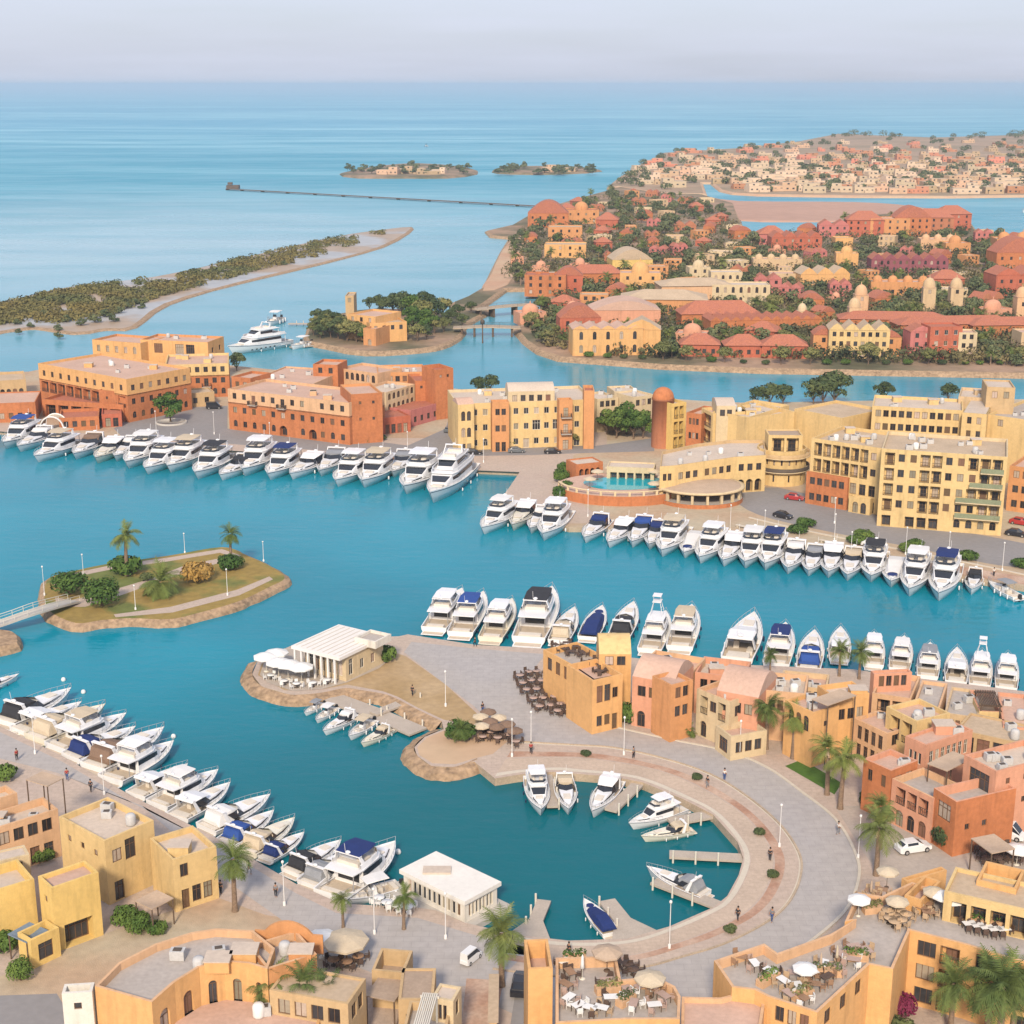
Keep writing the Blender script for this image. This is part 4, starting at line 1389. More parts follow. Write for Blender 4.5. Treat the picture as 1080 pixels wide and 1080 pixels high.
def hull(root, L, B, H, m=None, dm=None, cock=.27, full=2.4, rake=.09, flare=.78):
    m, dm = m or B_WHITE, dm or B_DECK
    N = 14
    st = []
    for i in range(N + 1):
        s = i / N
        s = s if s < .5 else s
        b = B / 2 * (.9 + .1 * min(1, s / .3)) * max(.012, 1 - max(0, (s - .38) / .62) ** full)
        st.append((s, (s - .5) * L, b, H * (.84 + .34 * s ** 1.8)))
    mb = MB()
    rows = []
    for s, x, b, z in st:
        xw = x - rake * L * s ** 5
        k = flare * (1 - .45 * s ** 3)
        rows.append([(x, -b, z), (x - (x - xw) * .45, -b * (.96 - .12 * s), z * .55), (xw, -b * k, .02), (xw, 0, -.45), (xw, b * k, .02), (x - (x - xw) * .45, b * (.96 - .12 * s), z * .55), (x, b, z)])
    mb.grid(rows, 0)
    mb.poly(rows[0], 0)
    # gunwale
    gw = .14
    for sg in (-1, 1):
        R = [[(x, sg * b, z), (x, sg * max(b - gw, .005), z), (x, sg * max(b - gw - .02, .004), z - .16)] for s, x, b, z in st]
        mb.grid(R, 0, False, False)
    # thin dark stripe below the rail
    for sg in (-1, 1):
        R = []
        for (s, x, b, z), r in zip(st, rows):
            p, q = Vector(r[0]), Vector(r[1])
            R.append([(v.x, sg * (abs(v.y) + .012), v.z) for v in (p.lerp(q, .18), p.lerp(q, .30))])
        mb.grid(R, 1, False, False)
    h = mb.build('hull', [m, B_NAVY if m is not B_NAVY else B_WHITE], root)
    md = MB()
    fore = [(s, x, b, z) for s, x, b, z in st if s >= cock - .001]
    md.grid([[(x, -max(b - gw - .02, .003), z - .16), (x, 0, z - .08), (x, max(b - gw - .02, .003), z - .16)] for s, x, b, z in fore], 0)
    md.build('deck', dm, root)
    aft = [(s, x, b, z) for s, x, b, z in st if s <= fore[0][0] + .001]
    mc = MB()
    fz = H * .42
    mc.grid([[(x, -(b - gw - .02), fz), (x, (b - gw - .02), fz)] for s, x, b, z in aft], 0, False, False)
    for sg in (-1, 1):
        mc.grid([[(x, sg * (b - gw - .02), fz), (x, sg * (b - gw - .02), z - .16)] for s, x, b, z in aft], 1, False, False)
    for s, x, b, z in (aft[0], aft[-1]):
        o = .1 if s < .01 else 0
        mc.poly([(x + o, -(b - gw), fz), (x + o, b - gw, fz), (x + o, b - gw, z - (.0 if s < .01 else .14)), (x + o, -(b - gw), z - (.0 if s < .01 else .14))], 1)
    mc.build('cockpit', [B_TEAK, m], root)
    mp = MB()
    b0 = st[0][2]
    mp.box((-L / 2 - L * .035, 0, .42), (L * .07, b0 * 1.7, .16), 0)
    mp.box((-L / 2 - L * .033, 0, .51), (L * .06, b0 * 1.55, .03), 1)
    mp.build('swim_platform', [m, B_TEAK], root)
    # bow rail
    mr = MB()
    prev = {}
    for s, x, b, z in st:
        if s < .45:
            continue
        for sg in (-1, 1):
            p = Vector((x, sg * max(b - .1, .02), z))
            q = p + Vector((0.05, 0, .62))
            mr.tube(p, q, .022, n=4, cap=False)
            if sg in prev:
                mr.tube(prev[sg], q, .026, n=4, cap=False)
            prev[sg] = q
    mr.tube(prev[-1], prev[1], .026, n=4, cap=False)
    mr.build('bow_rail', B_STEEL, root)
    mf = 0
    for s, x, b, z in st[2:9:3]:
        for sg in (-1, 1):
            fm = MB()
            fm.lathe([(0, .12), (.1, .16), (.12, .3), (.12, .75), (.08, .86), (0, .88)], (x, sg * (b + .1), 0), 8)
            fm.build('fender', B_WHITE if mf % 2 else B_NAVY, root)
            mf += 1
    return st


def arch(root, x, w, z0, z1, m, lean=.5, name='radar_arch'):
    mb = MB()
    for sg in (-1, 1):
        mb.grid([[(x + dx, sg * w + dy, z0) for dx, dy in ((-.35, -.06), (.35, -.06), (.35, .06), (-.35, .06))],
                 [(x + dx - lean, sg * w * .82 + dy, z1) for dx, dy in ((-.22, -.06), (.22, -.06), (.22, .06), (-.22, .06))]], 0, True, False)
    mb.box((x - lean, 0, z1 + .05), (.5, w * 1.78, .14))
    mb.lathe([(.0, .12), (.28, .14), (.3, .3), (.2, .42), (0, .45)], (x - lean, 0, z1), 10)
    mb.tube((x - lean, .3, z1 + .1), (x - lean - .2, .3, z1 + 1.5), .025, n=4)
    return mb.build(name, m, root)


def seats(root, items, name='seat', m=None):
    for x, y, z, a, b, h in items:
        mb = MB()
        mb.box((x, y, z + h / 2), (a, b, h), 0, 0, .95)
        mb.build(name, m or B_SEAT, root)


def make_fly(canvas='white', hm=None, hard=False, tower=False):
    L, B, H = 15.0, 4.7, 1.75
    root = empty('motor_yacht', (0, 0, 0), 'x', 'boat')
    hull(root, L, B, H, hm)
    zd = H * .92
    tr = [(1.2, 1.45, 1.2, zd, zd + .75), (3.4, 1.15, .9, zd + .1, zd + .62), (5.2, .5, .35, zd + .25, zd + .5)]
    mb = MB()
    loft(mb, tr)
    strip(mb, tr, .35, .75, .02, 1)
    mb.box((3.0, 0, zd + .72), (1.5, 1.3, .12), 2)
    mb.build('foredeck_cabin', [hm or B_WHITE, B_GLASS, B_SEAT], root)
    cab = [(-3.4, 1.85, 1.75, zd - .3, zd + 1.85), (.4, 1.85, 1.65, zd - .2, zd + 1.85), (1.3, 1.7, 1.5, zd, zd + 1.7), (2.7, 1.3, 1.15, zd + .25, zd + .8)]
    mb = MB()
    loft(mb, cab)
    mb.build('cabin', hm if hm is B_CREAM else B_WHITE, root)
    mb = MB()
    strip(mb, cab[:3], .50, .86, .03)
    a, b = cab[2], cab[3]
    mb.poly([(a[0] + .06, -a[2] * .93, a[4] - .03), (b[0] - .1, -b[2] * .93, b[4] + .08), (b[0] - .1, b[2] * .93, b[4] + .08), (a[0] + .06, a[2] * .93, a[4] - .03)])
    mb.build('windscreen', B_GLASS, root)
    mb = MB()
    mb.poly([(-3.43, -1.3, zd - .2), (-3.43, -1.3, zd + 1.6), (-3.43, 1.3, zd + 1.6), (-3.43, 1.3, zd - .2)])
    mb.build('saloon_door', B_GLASS, root)
    zf = zd + 1.85
    fl = [(-5.6, 1.75, 1.75, zf, zf + .16), (-3.4, 1.95, 1.95, zf, zf + .16), (.2, 1.8, 1.8, zf, zf + .16), (1.5, 1.25, 1.2, zf, zf + .14)]
    mb = MB()
    loft(mb, fl, 0, True)
    co = [(-3.9, 1.85), (-1.5, 1.85), (.2, 1.65), (1.1, 1.1)]
    for sg in (-1, 1):
        mb.grid([[(x, sg * w, zf + .15), (x + .15, sg * (w - .12), zf + .75), (x + .1, sg * (w - .25), zf + .75), (x, sg * (w - .25), zf + .16)] for x, w in co], 0, False, False)
    mb.grid([[(1.1, -1.1, zf + .15), (1.25, -.98, zf + .75), (1.15, -.85, zf + .75), (1.0, -.85, zf + .16)], [(1.1, 1.1, zf + .15), (1.25, .98, zf + .75), (1.15, .85, zf + .75), (1.0, .85, zf + .16)]], 0, False, False)
    mb.build('flybridge', B_WHITE, root)
    mb = MB()
    mb.grid([[(x + .15, w - .14, zf + .75), (x - .15, w - .3, zf + 1.05)] for x, w in co[2:]] + [[(x + .15, -(w - .14), zf + .75), (x - .15, -(w - .3), zf + 1.05)] for x, w in co[::-1][:2]], 0, False, False)
    mb.build('fly_windscreen', B_GLASS, root)
    seats(root, [(-.2, .6, zf + .16, .7, .7, .9), (-1.6, -.9, zf + .16, 1.8, .8, .45), (-3.2, 0, zf + .16, .8, 2.6, .5)])
    seats(root, [(-6.6, 0, H * .42, .8, 2.9, .75)], 'sofa')
    for sg in (-1, 1):
        mb = MB()
        mb.tube((-5.3, sg * 1.6, H * .7), (-5.2, sg * 1.6, zf), .06, n=6)
        mb.build('support_post', B_STEEL, root)
    arch(root, -2.9, 1.75, zf + .3, zf + 1.7, B_WHITE)
    if hard or canvas != 'none':
        mb = MB()
        z = zf + (1.95 if hard else 1.8)
        top = [(-3.6, 1.5, 1.4, z, z + .1), (-1.2, 1.6, 1.5, z + .1, z + .22), (.5, 1.35, 1.2, z, z + .1)]
        loft(mb, top, 0, True)
        for x, y in ((-3.3, 1.4), (-3.3, -1.4), (.2, 1.25), (.2, -1.25)):
            mb.tube((x, y, zf + .6), (x, y, z + .05), .035, n=4, mi=1)
        mb.build('hard_top' if hard else 'canvas_top', [B_WHITE if hard else CANV[canvas], B_STEEL], root)
    if tower:
        mb = MB()
        zt = zf + 5.2
        for sx in (-2.6, .2):
            for sg in (-1, 1):
                mb.tube((sx, sg * 1.5, zf + .2), (-1.2 + (sx + 1.2) * .3, sg * .55, zt), .055, n=5)
        for z in (2.6, 3.9):
            k = 1 - z / 5.2
            w, xs = .55 + .95 * k, .42 + 1.0 * k
            for sg in (-1, 1):
                mb.tube((-1.2 - xs, sg * w, zf + z), (-1.2 + xs, sg * w, zf + z), .04, n=4)
        mb.box((-1.2, 0, zt), (1.6, 1.5, .12))
        mb.box((-1.2, 0, zt + 1.3), (1.5, 1.5, .1))
        for sx in (-.6, .6):
            for sg in (-1, 1):
                mb.tube((-1.2 + sx, sg * .6, zt), (-1.2 + sx, sg * .6, zt + 1.3), .035, n=4)
        mb.build('tuna_tower', B_WHITE, root)
    return root, L


def make_express(canvas='navy', hm=None, hard=False):
    L, B, H = 12.0, 3.8, 1.45
    root = empty('motor_cruiser', (0, 0, 0), 'x', 'boat')
    hull(root, L, B, H, hm, None, .40, 2.1)
    zd = H * .93
    tr = [(-1.3, 1.35, 1.2, zd, zd + .62), (1.2, 1.2, .95, zd, zd + .6), (3.4, .75, .5, zd + .15, zd + .45), (4.4, .3, .2, zd + .25, zd + .34)]
    mb = MB()
    loft(mb, tr)
    strip(mb, tr[:3], .3, .7, .02, 1)
    mb.box((2.0, 0, zd + .62), (1.6, 1.15, .1), 2)
    mb.build('foredeck_cabin', [hm or B_WHITE, B_GLASS, B_SEAT], root)
    mb = MB()
    ws = [(-2.6, 1.55), (-1.4, 1.5), (-.3, 1.2), (.35, .0)]
    lo = [(x, w, zd + .35) for x, w in ws] + [(x, -w, zd + .35) for x, w in ws[-2::-1]]
    hi = [(x - .9, w * .86, zd + 1.25) for x, w in ws] + [(x - .9, -w * .86, zd + 1.25) for x, w in ws[-2::-1]]
    mb.grid([lo, hi], 0, False, False)
    mb.build('windscreen', B_GLASS, root)
    arch(root, -3.4, 1.55, zd - .1, zd + 1.75, B_WHITE, .7)
    seats(root, [(-2.2, .65, H * .42, .6, .6, 1.0), (-3.3, -1.0, H * .42, 1.5, .7, .5), (-4.9, 0, H * .42, .8, 2.4, .65)])
    seats(root, [(-5.55, 0, H * .78, .75, 2.5, .14)], 'sun_pad')
    if hard:
        mb = MB()
        loft(mb, [(-4.6, 1.35, 1.25, zd + 1.62, zd + 1.74), (-2.5, 1.5, 1.35, zd + 1.72, zd + 1.9), (-.6, 1.15, 1.0, zd + 1.3, zd + 1.42)], 0, True)
        mb.build('hard_top', B_WHITE, root)
        mb = MB()
        sd = [(-3.7, 1.45, 1.3, zd + .3, zd + 1.62), (-1.4, 1.45, 1.25, zd + .45, zd + 1.45)]
        strip(mb, sd, .1, .95, 0)
        mb.build('side_window', B_GLASS, root)
    elif canvas != 'none':
        mb = MB()
        secs = [(-5.2, 1.45, 1.0, zd, zd + .5), (-4.6, 1.5, 1.2, zd + .05, zd + 1.35), (-2.6, 1.5, 1.2, zd + .1, zd + 1.6), (-1.5, 1.35, 1.05, zd + .9, zd + 1.32)]
        loft(mb, secs)
        mb.build('canvas_top', CANV[canvas], root)
    return root, L


def make_open(canvas='white', hm=None):
    L, B, H = 7.6, 2.5, .95
    root = empty('motor_boat', (0, 0, 0), 'x', 'boat')
    hull(root, L, B, H, hm, None, .55, 2.2)
    z = H * .42
    mb = MB()
    mb.box((-.4, 0, z + .5), (.8, .8, 1.0), 0, 0, .9)
    mb.poly([(-.02, -.38, z + 1.0), (-.02, .38, z + 1.0), (-.25, .34, z + 1.45), (-.25, -.34, z + 1.45)], 1)
    mb.build('console', [B_WHITE, B_GLASS], root)
    seats(root, [(-1.3, 0, z, .5, .9, .7), (-3.0, 0, z, .6, 1.8, .5), (1.0, 0, H * .85, 1.0, 1.0, .25)])
    mb = MB()
    for x in (-1.6, .1):
        for sg in (-1, 1):
            mb.tube((x, sg * .8, z + .2), (x, sg * .7, z + 2.0), .03, n=4, mi=1)
    loft(mb, [(-2.1, .95, .9, z + 1.98, z + 2.06), (-.7, 1.0, .95, z + 2.05, z + 2.14), (.7, .9, .8, z + 1.98, z + 2.06)], 0, True)
    mb.build('canvas_top', [CANV[canvas], B_STEEL], root)
    mb = MB()
    mb.box((-4.1, 0, .85), (.55, .45, .8), 0, 0, .8)
    mb.box((-4.05, 0, .2), (.2, .15, .9))
    mb.build('outboard_motor', B_RUBBER, root)
    return root, L


def make_covered(canvas='navy', hm=None):
    L, B, H = 12.5, 4.0, 1.5
    root = empty('motor_cruiser', (0, 0, 0), 'x', 'boat')
    hull(root, L, B, H, hm, None, .4, 2.2)
    zd = H * .93
    mb = MB()
    secs = [(-5.7, 1.5, 1.2, zd, zd + .45), (-4.2, 1.6, 1.2, zd, zd + .95), (-1.8, 1.65, 1.15, zd, zd + 1.25), (.3, 1.5, .95, zd, zd + .85), (2.3, 1.15, .7, zd + .1, zd + .55)]
    loft(mb, secs)
    mb.build('canvas_top', CANV[canvas], root)
    mb = MB()
    loft(mb, [(2.6, 1.0, .75, zd, zd + .4), (4.3, .4, .25, zd + .15, zd + .32)])
    mb.build('foredeck_cabin', B_WHITE, root)
    mb = MB()
    mb.lathe([(.75, zd + .2), (.75, zd + .48), (.6, zd + .52), (0, zd + .52)], (3.2, 0, 0), 14, 0)
    mb.build('bow_cushion', CANV[canvas], root)
    return root, L


def make_mega():
    L, B, H = 25.0, 6.2, 2.6
    root = empty('motor_yacht', (0, 0, 0), 'x', 'boat')
    hull(root, L, B, H, None, None, .2, 2.6)
    zd = H * .93
    cab = [(-7.5, 2.5, 2.4, zd - .4, zd + 2.1), (2.5, 2.5, 2.3, zd - .2, zd + 2.1), (4.5, 2.1, 1.9, zd, zd + 1.9), (6.8, 1.5, 1.3, zd + .3, zd + .9)]
    mb = MB()
    loft(mb, cab)
    mb.build('cabin', B_WHITE, root)
    mb = MB()
    strip(mb, cab[:3], .48, .82, .03)
    mb.poly([(4.6, -1.75, zd + 1.85), (6.7, -1.2, zd + 1.0), (6.7, 1.2, zd + 1.0), (4.6, 1.75, zd + 1.85)])
    mb.build('windscreen', B_GLASS, root)
    z2 = zd + 2.1
    mb = MB()
    loft(mb, [(-10, 2.3, 2.3, z2, z2 + .2), (-7, 2.7, 2.7, z2, z2 + .2), (2.5, 2.55, 2.55, z2, z2 + .2), (4.6, 1.9, 1.8, z2, z2 + .18)], 0, True)
    for sg in (-1, 1):
        mb.grid([[(x, sg * w, z2 + .1), (x, sg * (w - .1), z2 + .85), (x, sg * (w - .25), z2 + .85)] for x, w in ((-9.5, 2.3), (-7, 2.65), (2.5, 2.45), (4.0, 1.9))], 0, False, False)
    mb.build('upper_deck', B_WHITE, root)
    c2 = [(-4.5, 1.9, 1.8, z2 + .2, z2 + 2.1), (.5, 1.9, 1.7, z2 + .2, z2 + 2.1), (2.6, 1.5, 1.3, z2 + .3, z2 + 1.0)]
    mb = MB()
    loft(mb, c2)
    mb.build('pilot_house', B_WHITE, root)
    mb = MB()
    strip(mb, c2[:2], .4, .85, .03)
    mb.poly([(.7, -1.6, z2 + 2.02), (2.5, -1.25, z2 + 1.1), (2.5, 1.25, z2 + 1.1), (.7, 1.6, z2 + 2.02)])
    mb.build('pilot_window', B_GLASS, root)
    z3 = z2 + 2.1
    mb = MB()
    loft(mb, [(-7.5, 1.9, 1.9, z3, z3 + .16), (-4, 2.1, 2.1, z3, z3 + .16), (1.2, 1.75, 1.7, z3, z3 + .16)], 0, True)
    for sg in (-1, 1):
        mb.tube((-7.2, sg * 1.7, z2 + .2), (-7.2, sg * 1.7, z3), .07, n=5)
        mb.tube((-9.6, sg * 2.1, zd - .8), (-9.6, sg * 2.1, z2), .08, n=5)
        mb.grid([[(x, sg * w, z3 + .1), (x, sg * (w - .1), z3 + .7)] for x, w in ((-6, 1.9), (-3, 2.0), (.8, 1.7))], 0, False, False)
    mb.build('sun_deck', B_WHITE, root)
    arch(root, -3.2, 1.8, z3, z3 + 1.9, B_WHITE, .8)
    seats(root, [(-1.0, 0, z3 + .16, 1.2, 2.2, .5), (-5.2, 0, z3 + .16, 1, 2.8, .45), (-8.4, 0, z2 + .2, 1, 3.4, .5), (7.2, 0, zd + .35, 1.8, 2.0, .25)])
    mb = MB()
    for i in range(6):
        for sg in (-1, 1):
            x = -4 + i * 1.9
            mb.poly([(x - .4, sg * 2.93, 1.05), (x + .4, sg * 2.95, 1.05), (x + .4, sg * 2.97, 1.4), (x - .4, sg * 2.95, 1.4)])
    mb.build('porthole', B_GLASS, root)
    return root, L


def make_rib():
    L = 5.2
    root = empty('inflatable_boat', (0, 0, 0), 'x', 'boat')
    mb = MB()
    path = [(-2.6, .85), (-1, .9), (.8, .85), (1.9, .5), (2.4, 0)]
    pts = [Vector((x, y, .45 + .1 * max(0, x))) for x, y in path] + [Vector((x, -y, .45 + .1 * max(0, x))) for x, y in path[-2::-1]]
    pts = smooth_line(pts, 3)
    for p, q in zip(pts, pts[1:]):
        mb.tube(p, q, .27, n=8)
    mb.build('tube', B_CREAM, root)
    mb = MB()
    mb.cap([(x, y * .9) for x, y in path] + [(x, -y * .9) for x, y in path[-2::-1]], .3)
    mb.build('floor', B_DECK, root)
    seats(root, [(-.9, 0, .3, .5, .9, .5)])
    mb = MB()
    mb.box((-2.75, 0, .7), (.45, .4, .7), 0, 0, .8)
    mb.build('outboard_motor', B_RUBBER, root)
    return root, L


BOATS = {}
_made = []


def boat(kind, canvas, bow, stern, label, group, hm=None, zb=1.7, zs=.9, Lm=None, wide=1.0, end=None, low=1.0):
    key = (kind, hm.name if hm else '')
    if key not in BOATS:
        mk = {'fly': lambda: make_fly('white', hm), 'hard': lambda: make_fly('white', hm, True), 'sport': lambda: make_fly('white', hm, True, True),
              'exp': lambda: make_express('white', hm), 'exh': lambda: make_express('white', hm, True), 'open': lambda: make_open('white', hm),
              'cov': lambda: make_covered('navy', hm), 'mega': make_mega, 'rib': make_rib}[kind]
        BOATS[key] = mk()
        root, L = BOATS[key]
        first = True
    else:
        root, L = BOATS[key]
        root = copy_tree(root)
    a, b = G(stern[0], stern[1], zs), G(bow[0], bow[1], zb)
    d = Vector((b.x - a.x, b.y - a.y))
    ln = Lm or d.length
    k = ln / (L * 1.03)
    if end:                                  # one end fixed on the water, the heading read from the sideways lean
        p, q = (bow, stern) if end == 'bow' else (stern, bow)
        e = G(p[0], p[1], .5)
        ppm = FPX / (e.y * CP + (CAMH - .5) * SP)
        lat = max(-.8 * ln, min(.8 * ln, (q[0] - p[0]) / ppm * (1.12 if end == 'bow' else .95)))
        lat += e.x / e.y * sqrt(max(0, ln * ln - lat * lat)) * .9
        lat = max(-.85 * ln, min(.85 * ln, lat))
        d = Vector((lat, sqrt(ln * ln - lat * lat))).normalized()
        if end == 'bow':
            c = Vector((e.x, e.y)) + d * ln * .47
            d = -d
        else:
            c = Vector((e.x, e.y)) + d * ln * .53
    else:
        c = Vector((a.x, a.y)) + d.normalized() * ln * .53
    root.location = (c.x, c.y, 0)
    root.rotation_euler = (0, 0, math.atan2(d.y, d.x))
    root.scale = (k, k * wide, k * low)
    root['label'] = label
    root['group'] = group
    root['category'] = 'boat'
    for ch in root.children:
        if ch.name.startswith('canvas_top') and canvas in CANV:
            ch.material_slots[0].link = 'OBJECT'
            ch.material_slots[0].material = CANV[canvas]
    _made.append((label, round(ln, 1)))
    return root


ORD = ['first', 'second', 'third', 'fourth', 'fifth', 'sixth', 'seventh', 'eighth', 'ninth', 'tenth', 'eleventh', 'twelfth', 'thirteenth', 'fourteenth', 'fifteenth', 'sixteenth', 'seventeenth', 'eighteenth', 'nineteenth', 'twentieth']
KN = {'fly': 'flybridge yacht', 'hard': 'hardtop flybridge yacht', 'sport': 'fishing yacht with a tall tower', 'exp': 'open cruiser', 'exh': 'hardtop cruiser', 'open': 'small motorboat', 'cov': 'boat under a full cover', 'mega': 'three-deck yacht', 'rib': 'inflatable dinghy'}


LEN = {'fly': 15.5, 'hard': 15.8, 'sport': 15.0, 'exp': 12.8, 'exh': 13.0, 'open': 8.0, 'cov': 12.5, 'mega': 25.0, 'rib': 5}


def row(items, where, group, zb=1.7, end=None, lk=1.0, wide=1.0, low=1.0):
    for i, it in enumerate(items):
        kind, cv, bow, stern = it[:4]
        o = it[4] if len(it) > 4 else {}
        hm = o.get('hm')
        colr = 'navy-hulled' if hm is B_NAVY else ('cream' if hm is B_CREAM else 'white')
        det = '' if kind in ('mega', 'rib', 'exh', 'hard', 'sport') else ' with %s canvas' % cv
        if kind == 'cov':
            det = ''
            nm = 'boat under a full %s cover' % cv
        else:
            nm = KN[kind]
        lab = o.get('lab') or '%s %s%s, %s from the left %s' % (colr, nm, det, ORD[i], where)
        Lm = o.get('L')
        if end and not Lm:
            Lm = LEN[kind] * lk * (1 + .05 * sin(i * 2.4))
        boat(kind, cv, bow, stern, lab, group, hm, zb, Lm=Lm, wide=o.get('w', wide), end=end, low=o.get('low', low))


row([('fly', 'blue', (4, 473), (36, 454)), ('exp', 'white', (19, 476), (50, 460)), ('fly', 'beige', (37, 487), (78, 467)), ('exp', 'brown', (78, 484), (103, 468)),
     ('exh', 'white', (101, 488), (125, 469), dict(hm=B_CREAM)), ('exp', 'white', (121, 486), (144, 468)), ('fly', 'white', (133, 494), (165, 469)), ('hard', 'white', (153, 500), (187, 470)),
     ('fly', 'beige', (177, 498), (211, 470)), ('fly', 'black', (206, 505), (238, 471)), ('exp', 'black', (232, 506), (262, 473)), ('hard', 'white', (256, 502), (284, 474)),
     ('fly', 'navy', (283, 506), (311, 475)), ('exh', 'white', (306, 505), (337, 476)), ('exp', 'grey', (337, 502), (358, 479)), ('hard', 'white', (354, 513), (384, 478)),
     ('fly', 'beige', (382, 514), (409, 478)), ('exp', 'grey', (414, 503), (430, 485)), ('hard', 'white', (426, 521), (458, 482), dict(L=26)),
     ('mega', '', (454, 531), (492, 483), dict(L=33, low=.84, w=1.0, lab='largest white three-deck yacht at the right end of the upper left quay'))],
    'on the upper left quay', 'yachts along the upper left quay', end='bow', lk=1.46, wide=1.06, low=.78)
row([('fly', 'white', (508, 563), (541, 533)), ('exh', 'white', (540, 559), (560, 540), dict(hm=B_CREAM)), ('exp', 'white', (559, 562), (576, 543)), ('hard', 'white', (572, 570), (594, 538)),
     ('exp', 'navy', (616, 572), (637, 553)), ('exh', 'white', (641, 577), (664, 554)), ('exp', 'blue', (666, 577), (682, 557)), ('exp', 'navy', (684, 579), (697, 560)),
     ('fly', 'beige', (697, 587), (718, 557)), ('cov', 'white', (721, 588), (737, 563)), ('hard', 'white', (737, 594), (760, 563)), ('exh', 'white', (762, 597), (779, 566)),
     ('fly', 'white', (785, 599), (799, 571)), ('fly', 'navy', (806, 601), (821, 574)), ('exp', 'white', (830, 605), (841, 577)), ('exp', 'grey', (852, 607), (861, 581)),
     ('exh', 'white', (873, 609), (880, 584)), ('exp', 'beige', (893, 612), (901, 584)), ('fly', 'black', (918, 614), (924, 586)), ('cov', 'white', (939, 619), (946, 590))],
    'before the yellow hotel', 'yachts moored in the row before the yellow hotel', end='bow', lk=1.27, wide=.97, low=.80)
boat('hard', 'white', (958, 629), (970, 589), 'large white flybridge yacht, left one of the big pair by the hotel', 'yachts moored in the row before the yellow hotel', Lm=21, end='bow', low=.8, wide=.88)
boat('fly', 'navy', (989, 634), (1000, 589), 'large white flybridge yacht with dark canvas, right one of the big pair by the hotel', 'yachts moored in the row before the yellow hotel', Lm=22, end='bow', low=.8, wide=.88)
boat('exp', 'black', (1024, 626), (1028, 603), 'lone small cruiser with black canvas in the gap right of the big pair', 'yachts moored in the row before the yellow hotel', Lm=11, end='bow')
boat('open', 'grey', (1056, 616), (1076, 630), 'small grey-topped motorboat lying crosswise at the far right end of the hotel row', 'yachts moored in the row before the yellow hotel', Lm=9)
row([('hard', 'white', (491, 623), (456, 668)), ('fly', 'blue', (513, 635), (484, 673)), ('hard', 'white', (543, 635), (516, 678), dict(hm=B_CREAM)), ('fly', 'black', (586, 623), (556, 681), dict(L=26, w=.8)),
     ('exp', 'beige', (608, 646), (588, 680)), ('cov', 'navy', (637, 651), (619, 676)), ('exp', 'black', (670, 650), (652, 676)), ('sport', 'white', (704, 653), (684, 690)),
     ('fly', 'beige', (731, 658), (716, 688)), ('exh', 'white', (797, 656), (776, 702), dict(L=22, low=.7, w=.85)), ('fly', 'navy', (829, 671), (818, 706)), ('exp', 'blue', (859, 678), (852, 710)),
     ('exh', 'white', (886, 675), (885, 699), dict(L=15)), ('hard', 'white', (921, 672), (921, 705), dict(L=15)), ('fly', 'white', (953, 685), (948, 709), dict(L=15)), ('fly', 'grey', (980, 689), (978, 717), dict(L=15)),
     ('exh', 'white', (1008, 691), (1008, 723), dict(L=15)), ('sport', 'white', (1034, 700), (1033, 726), dict(L=15)), ('hard', 'white', (1061, 703), (1061, 729), dict(L=15))],
    'behind the central houses', 'yachts along the quay behind the central houses', end='stern', lk=1.3, wide=.80, low=.66)
row([('exp', 'black', (74, 727), (1, 764)), ('exh', 'white', (85, 740), (16, 772)), ('exp', 'beige', (110, 744), (33, 781), dict(hm=B_CREAM)), ('fly', 'beige', (132, 753), (54, 790)),
     ('exp', 'navy', (142, 766), (71, 800)), ('exp', 'brown', (172, 769), (94, 812)), ('hard', 'white', (182, 782), (113, 824)), ('exh', 'white', (197, 804), (140, 839)),
     ('fly', 'white', (229, 811), (162, 850)), ('exh', 'white', (242, 824), (184, 863)), ('exp', 'white', (284, 837), (214, 875)), ('exp', 'blue', (288, 852), (236, 889)),
     ('exp', 'beige', (310, 860), (257, 899), dict(hm=B_CREAM)), ('exp', 'navy', (320, 873), (278, 904)), ('exp', 'black', (359, 883), (304, 920)), ('exp', 'grey', (376, 892), (322, 933)),
     ('fly', 'navy', (416, 889), (345, 948))],
    'on the left promenade', 'yachts along the left promenade', 1.6, wide=1.3)
boat('exp', 'white', (19, 706), (-22, 726), 'white boat cut by the left edge below the footbridge', 'boats moored on their own')
row([('hard', 'white', (571, 852), (563, 817)), ('exp', 'beige', (600, 851), (594, 820)), ('exh', 'white', (624, 854), (650, 822)), ('hard', 'white', (664, 865), (722, 849)),
     ('exp', 'beige', (677, 877), (731, 871), dict(hm=B_CREAM)), ('exp', 'grey', (683, 911), (747, 943))],
    'at the round basin piers', 'boats in the round basin', 1.5)
boat('cov', 'navy', (616, 942), (646, 984), 'white boat under a navy cover lying alone at the bottom pier of the basin', 'boats in the round basin')
row([('open', 'grey', (321, 748), (342, 738)), ('open', 'white', (333, 756), (355, 743)), ('exp', 'white', (341, 769), (376, 751)), ('open', 'beige', (368, 774), (395, 757)), ('exp', 'beige', (381, 781), (413, 766), dict(hm=B_CREAM))],
    'at the pavilion pontoon', 'boats at the floating pontoon', 1.2)
boat('mega', '', (241, 367), (305, 361), 'big white yacht anchored broadside off the garden island', 'boats moored on their own', zb=2.5, wide=1.25)
boat('open', 'white', (307, 364), (329, 361), 'small white boat beside the big yacht off the garden island', 'boats moored on their own')
boat('open', 'white', (283, 340), (297, 336), 'tiny boat near the jetty left of the garden island', 'boats moored on their own')
boat('open', 'black', (1070, 223), (1088, 222), 'dark boat alone on the far lagoon at the right edge', 'boats moored on their own', Lm=14)
boat('open', 'black', (446, 155), (450, 154), 'speck of a boat far out at sea', 'boats moored on their own', Lm=14)
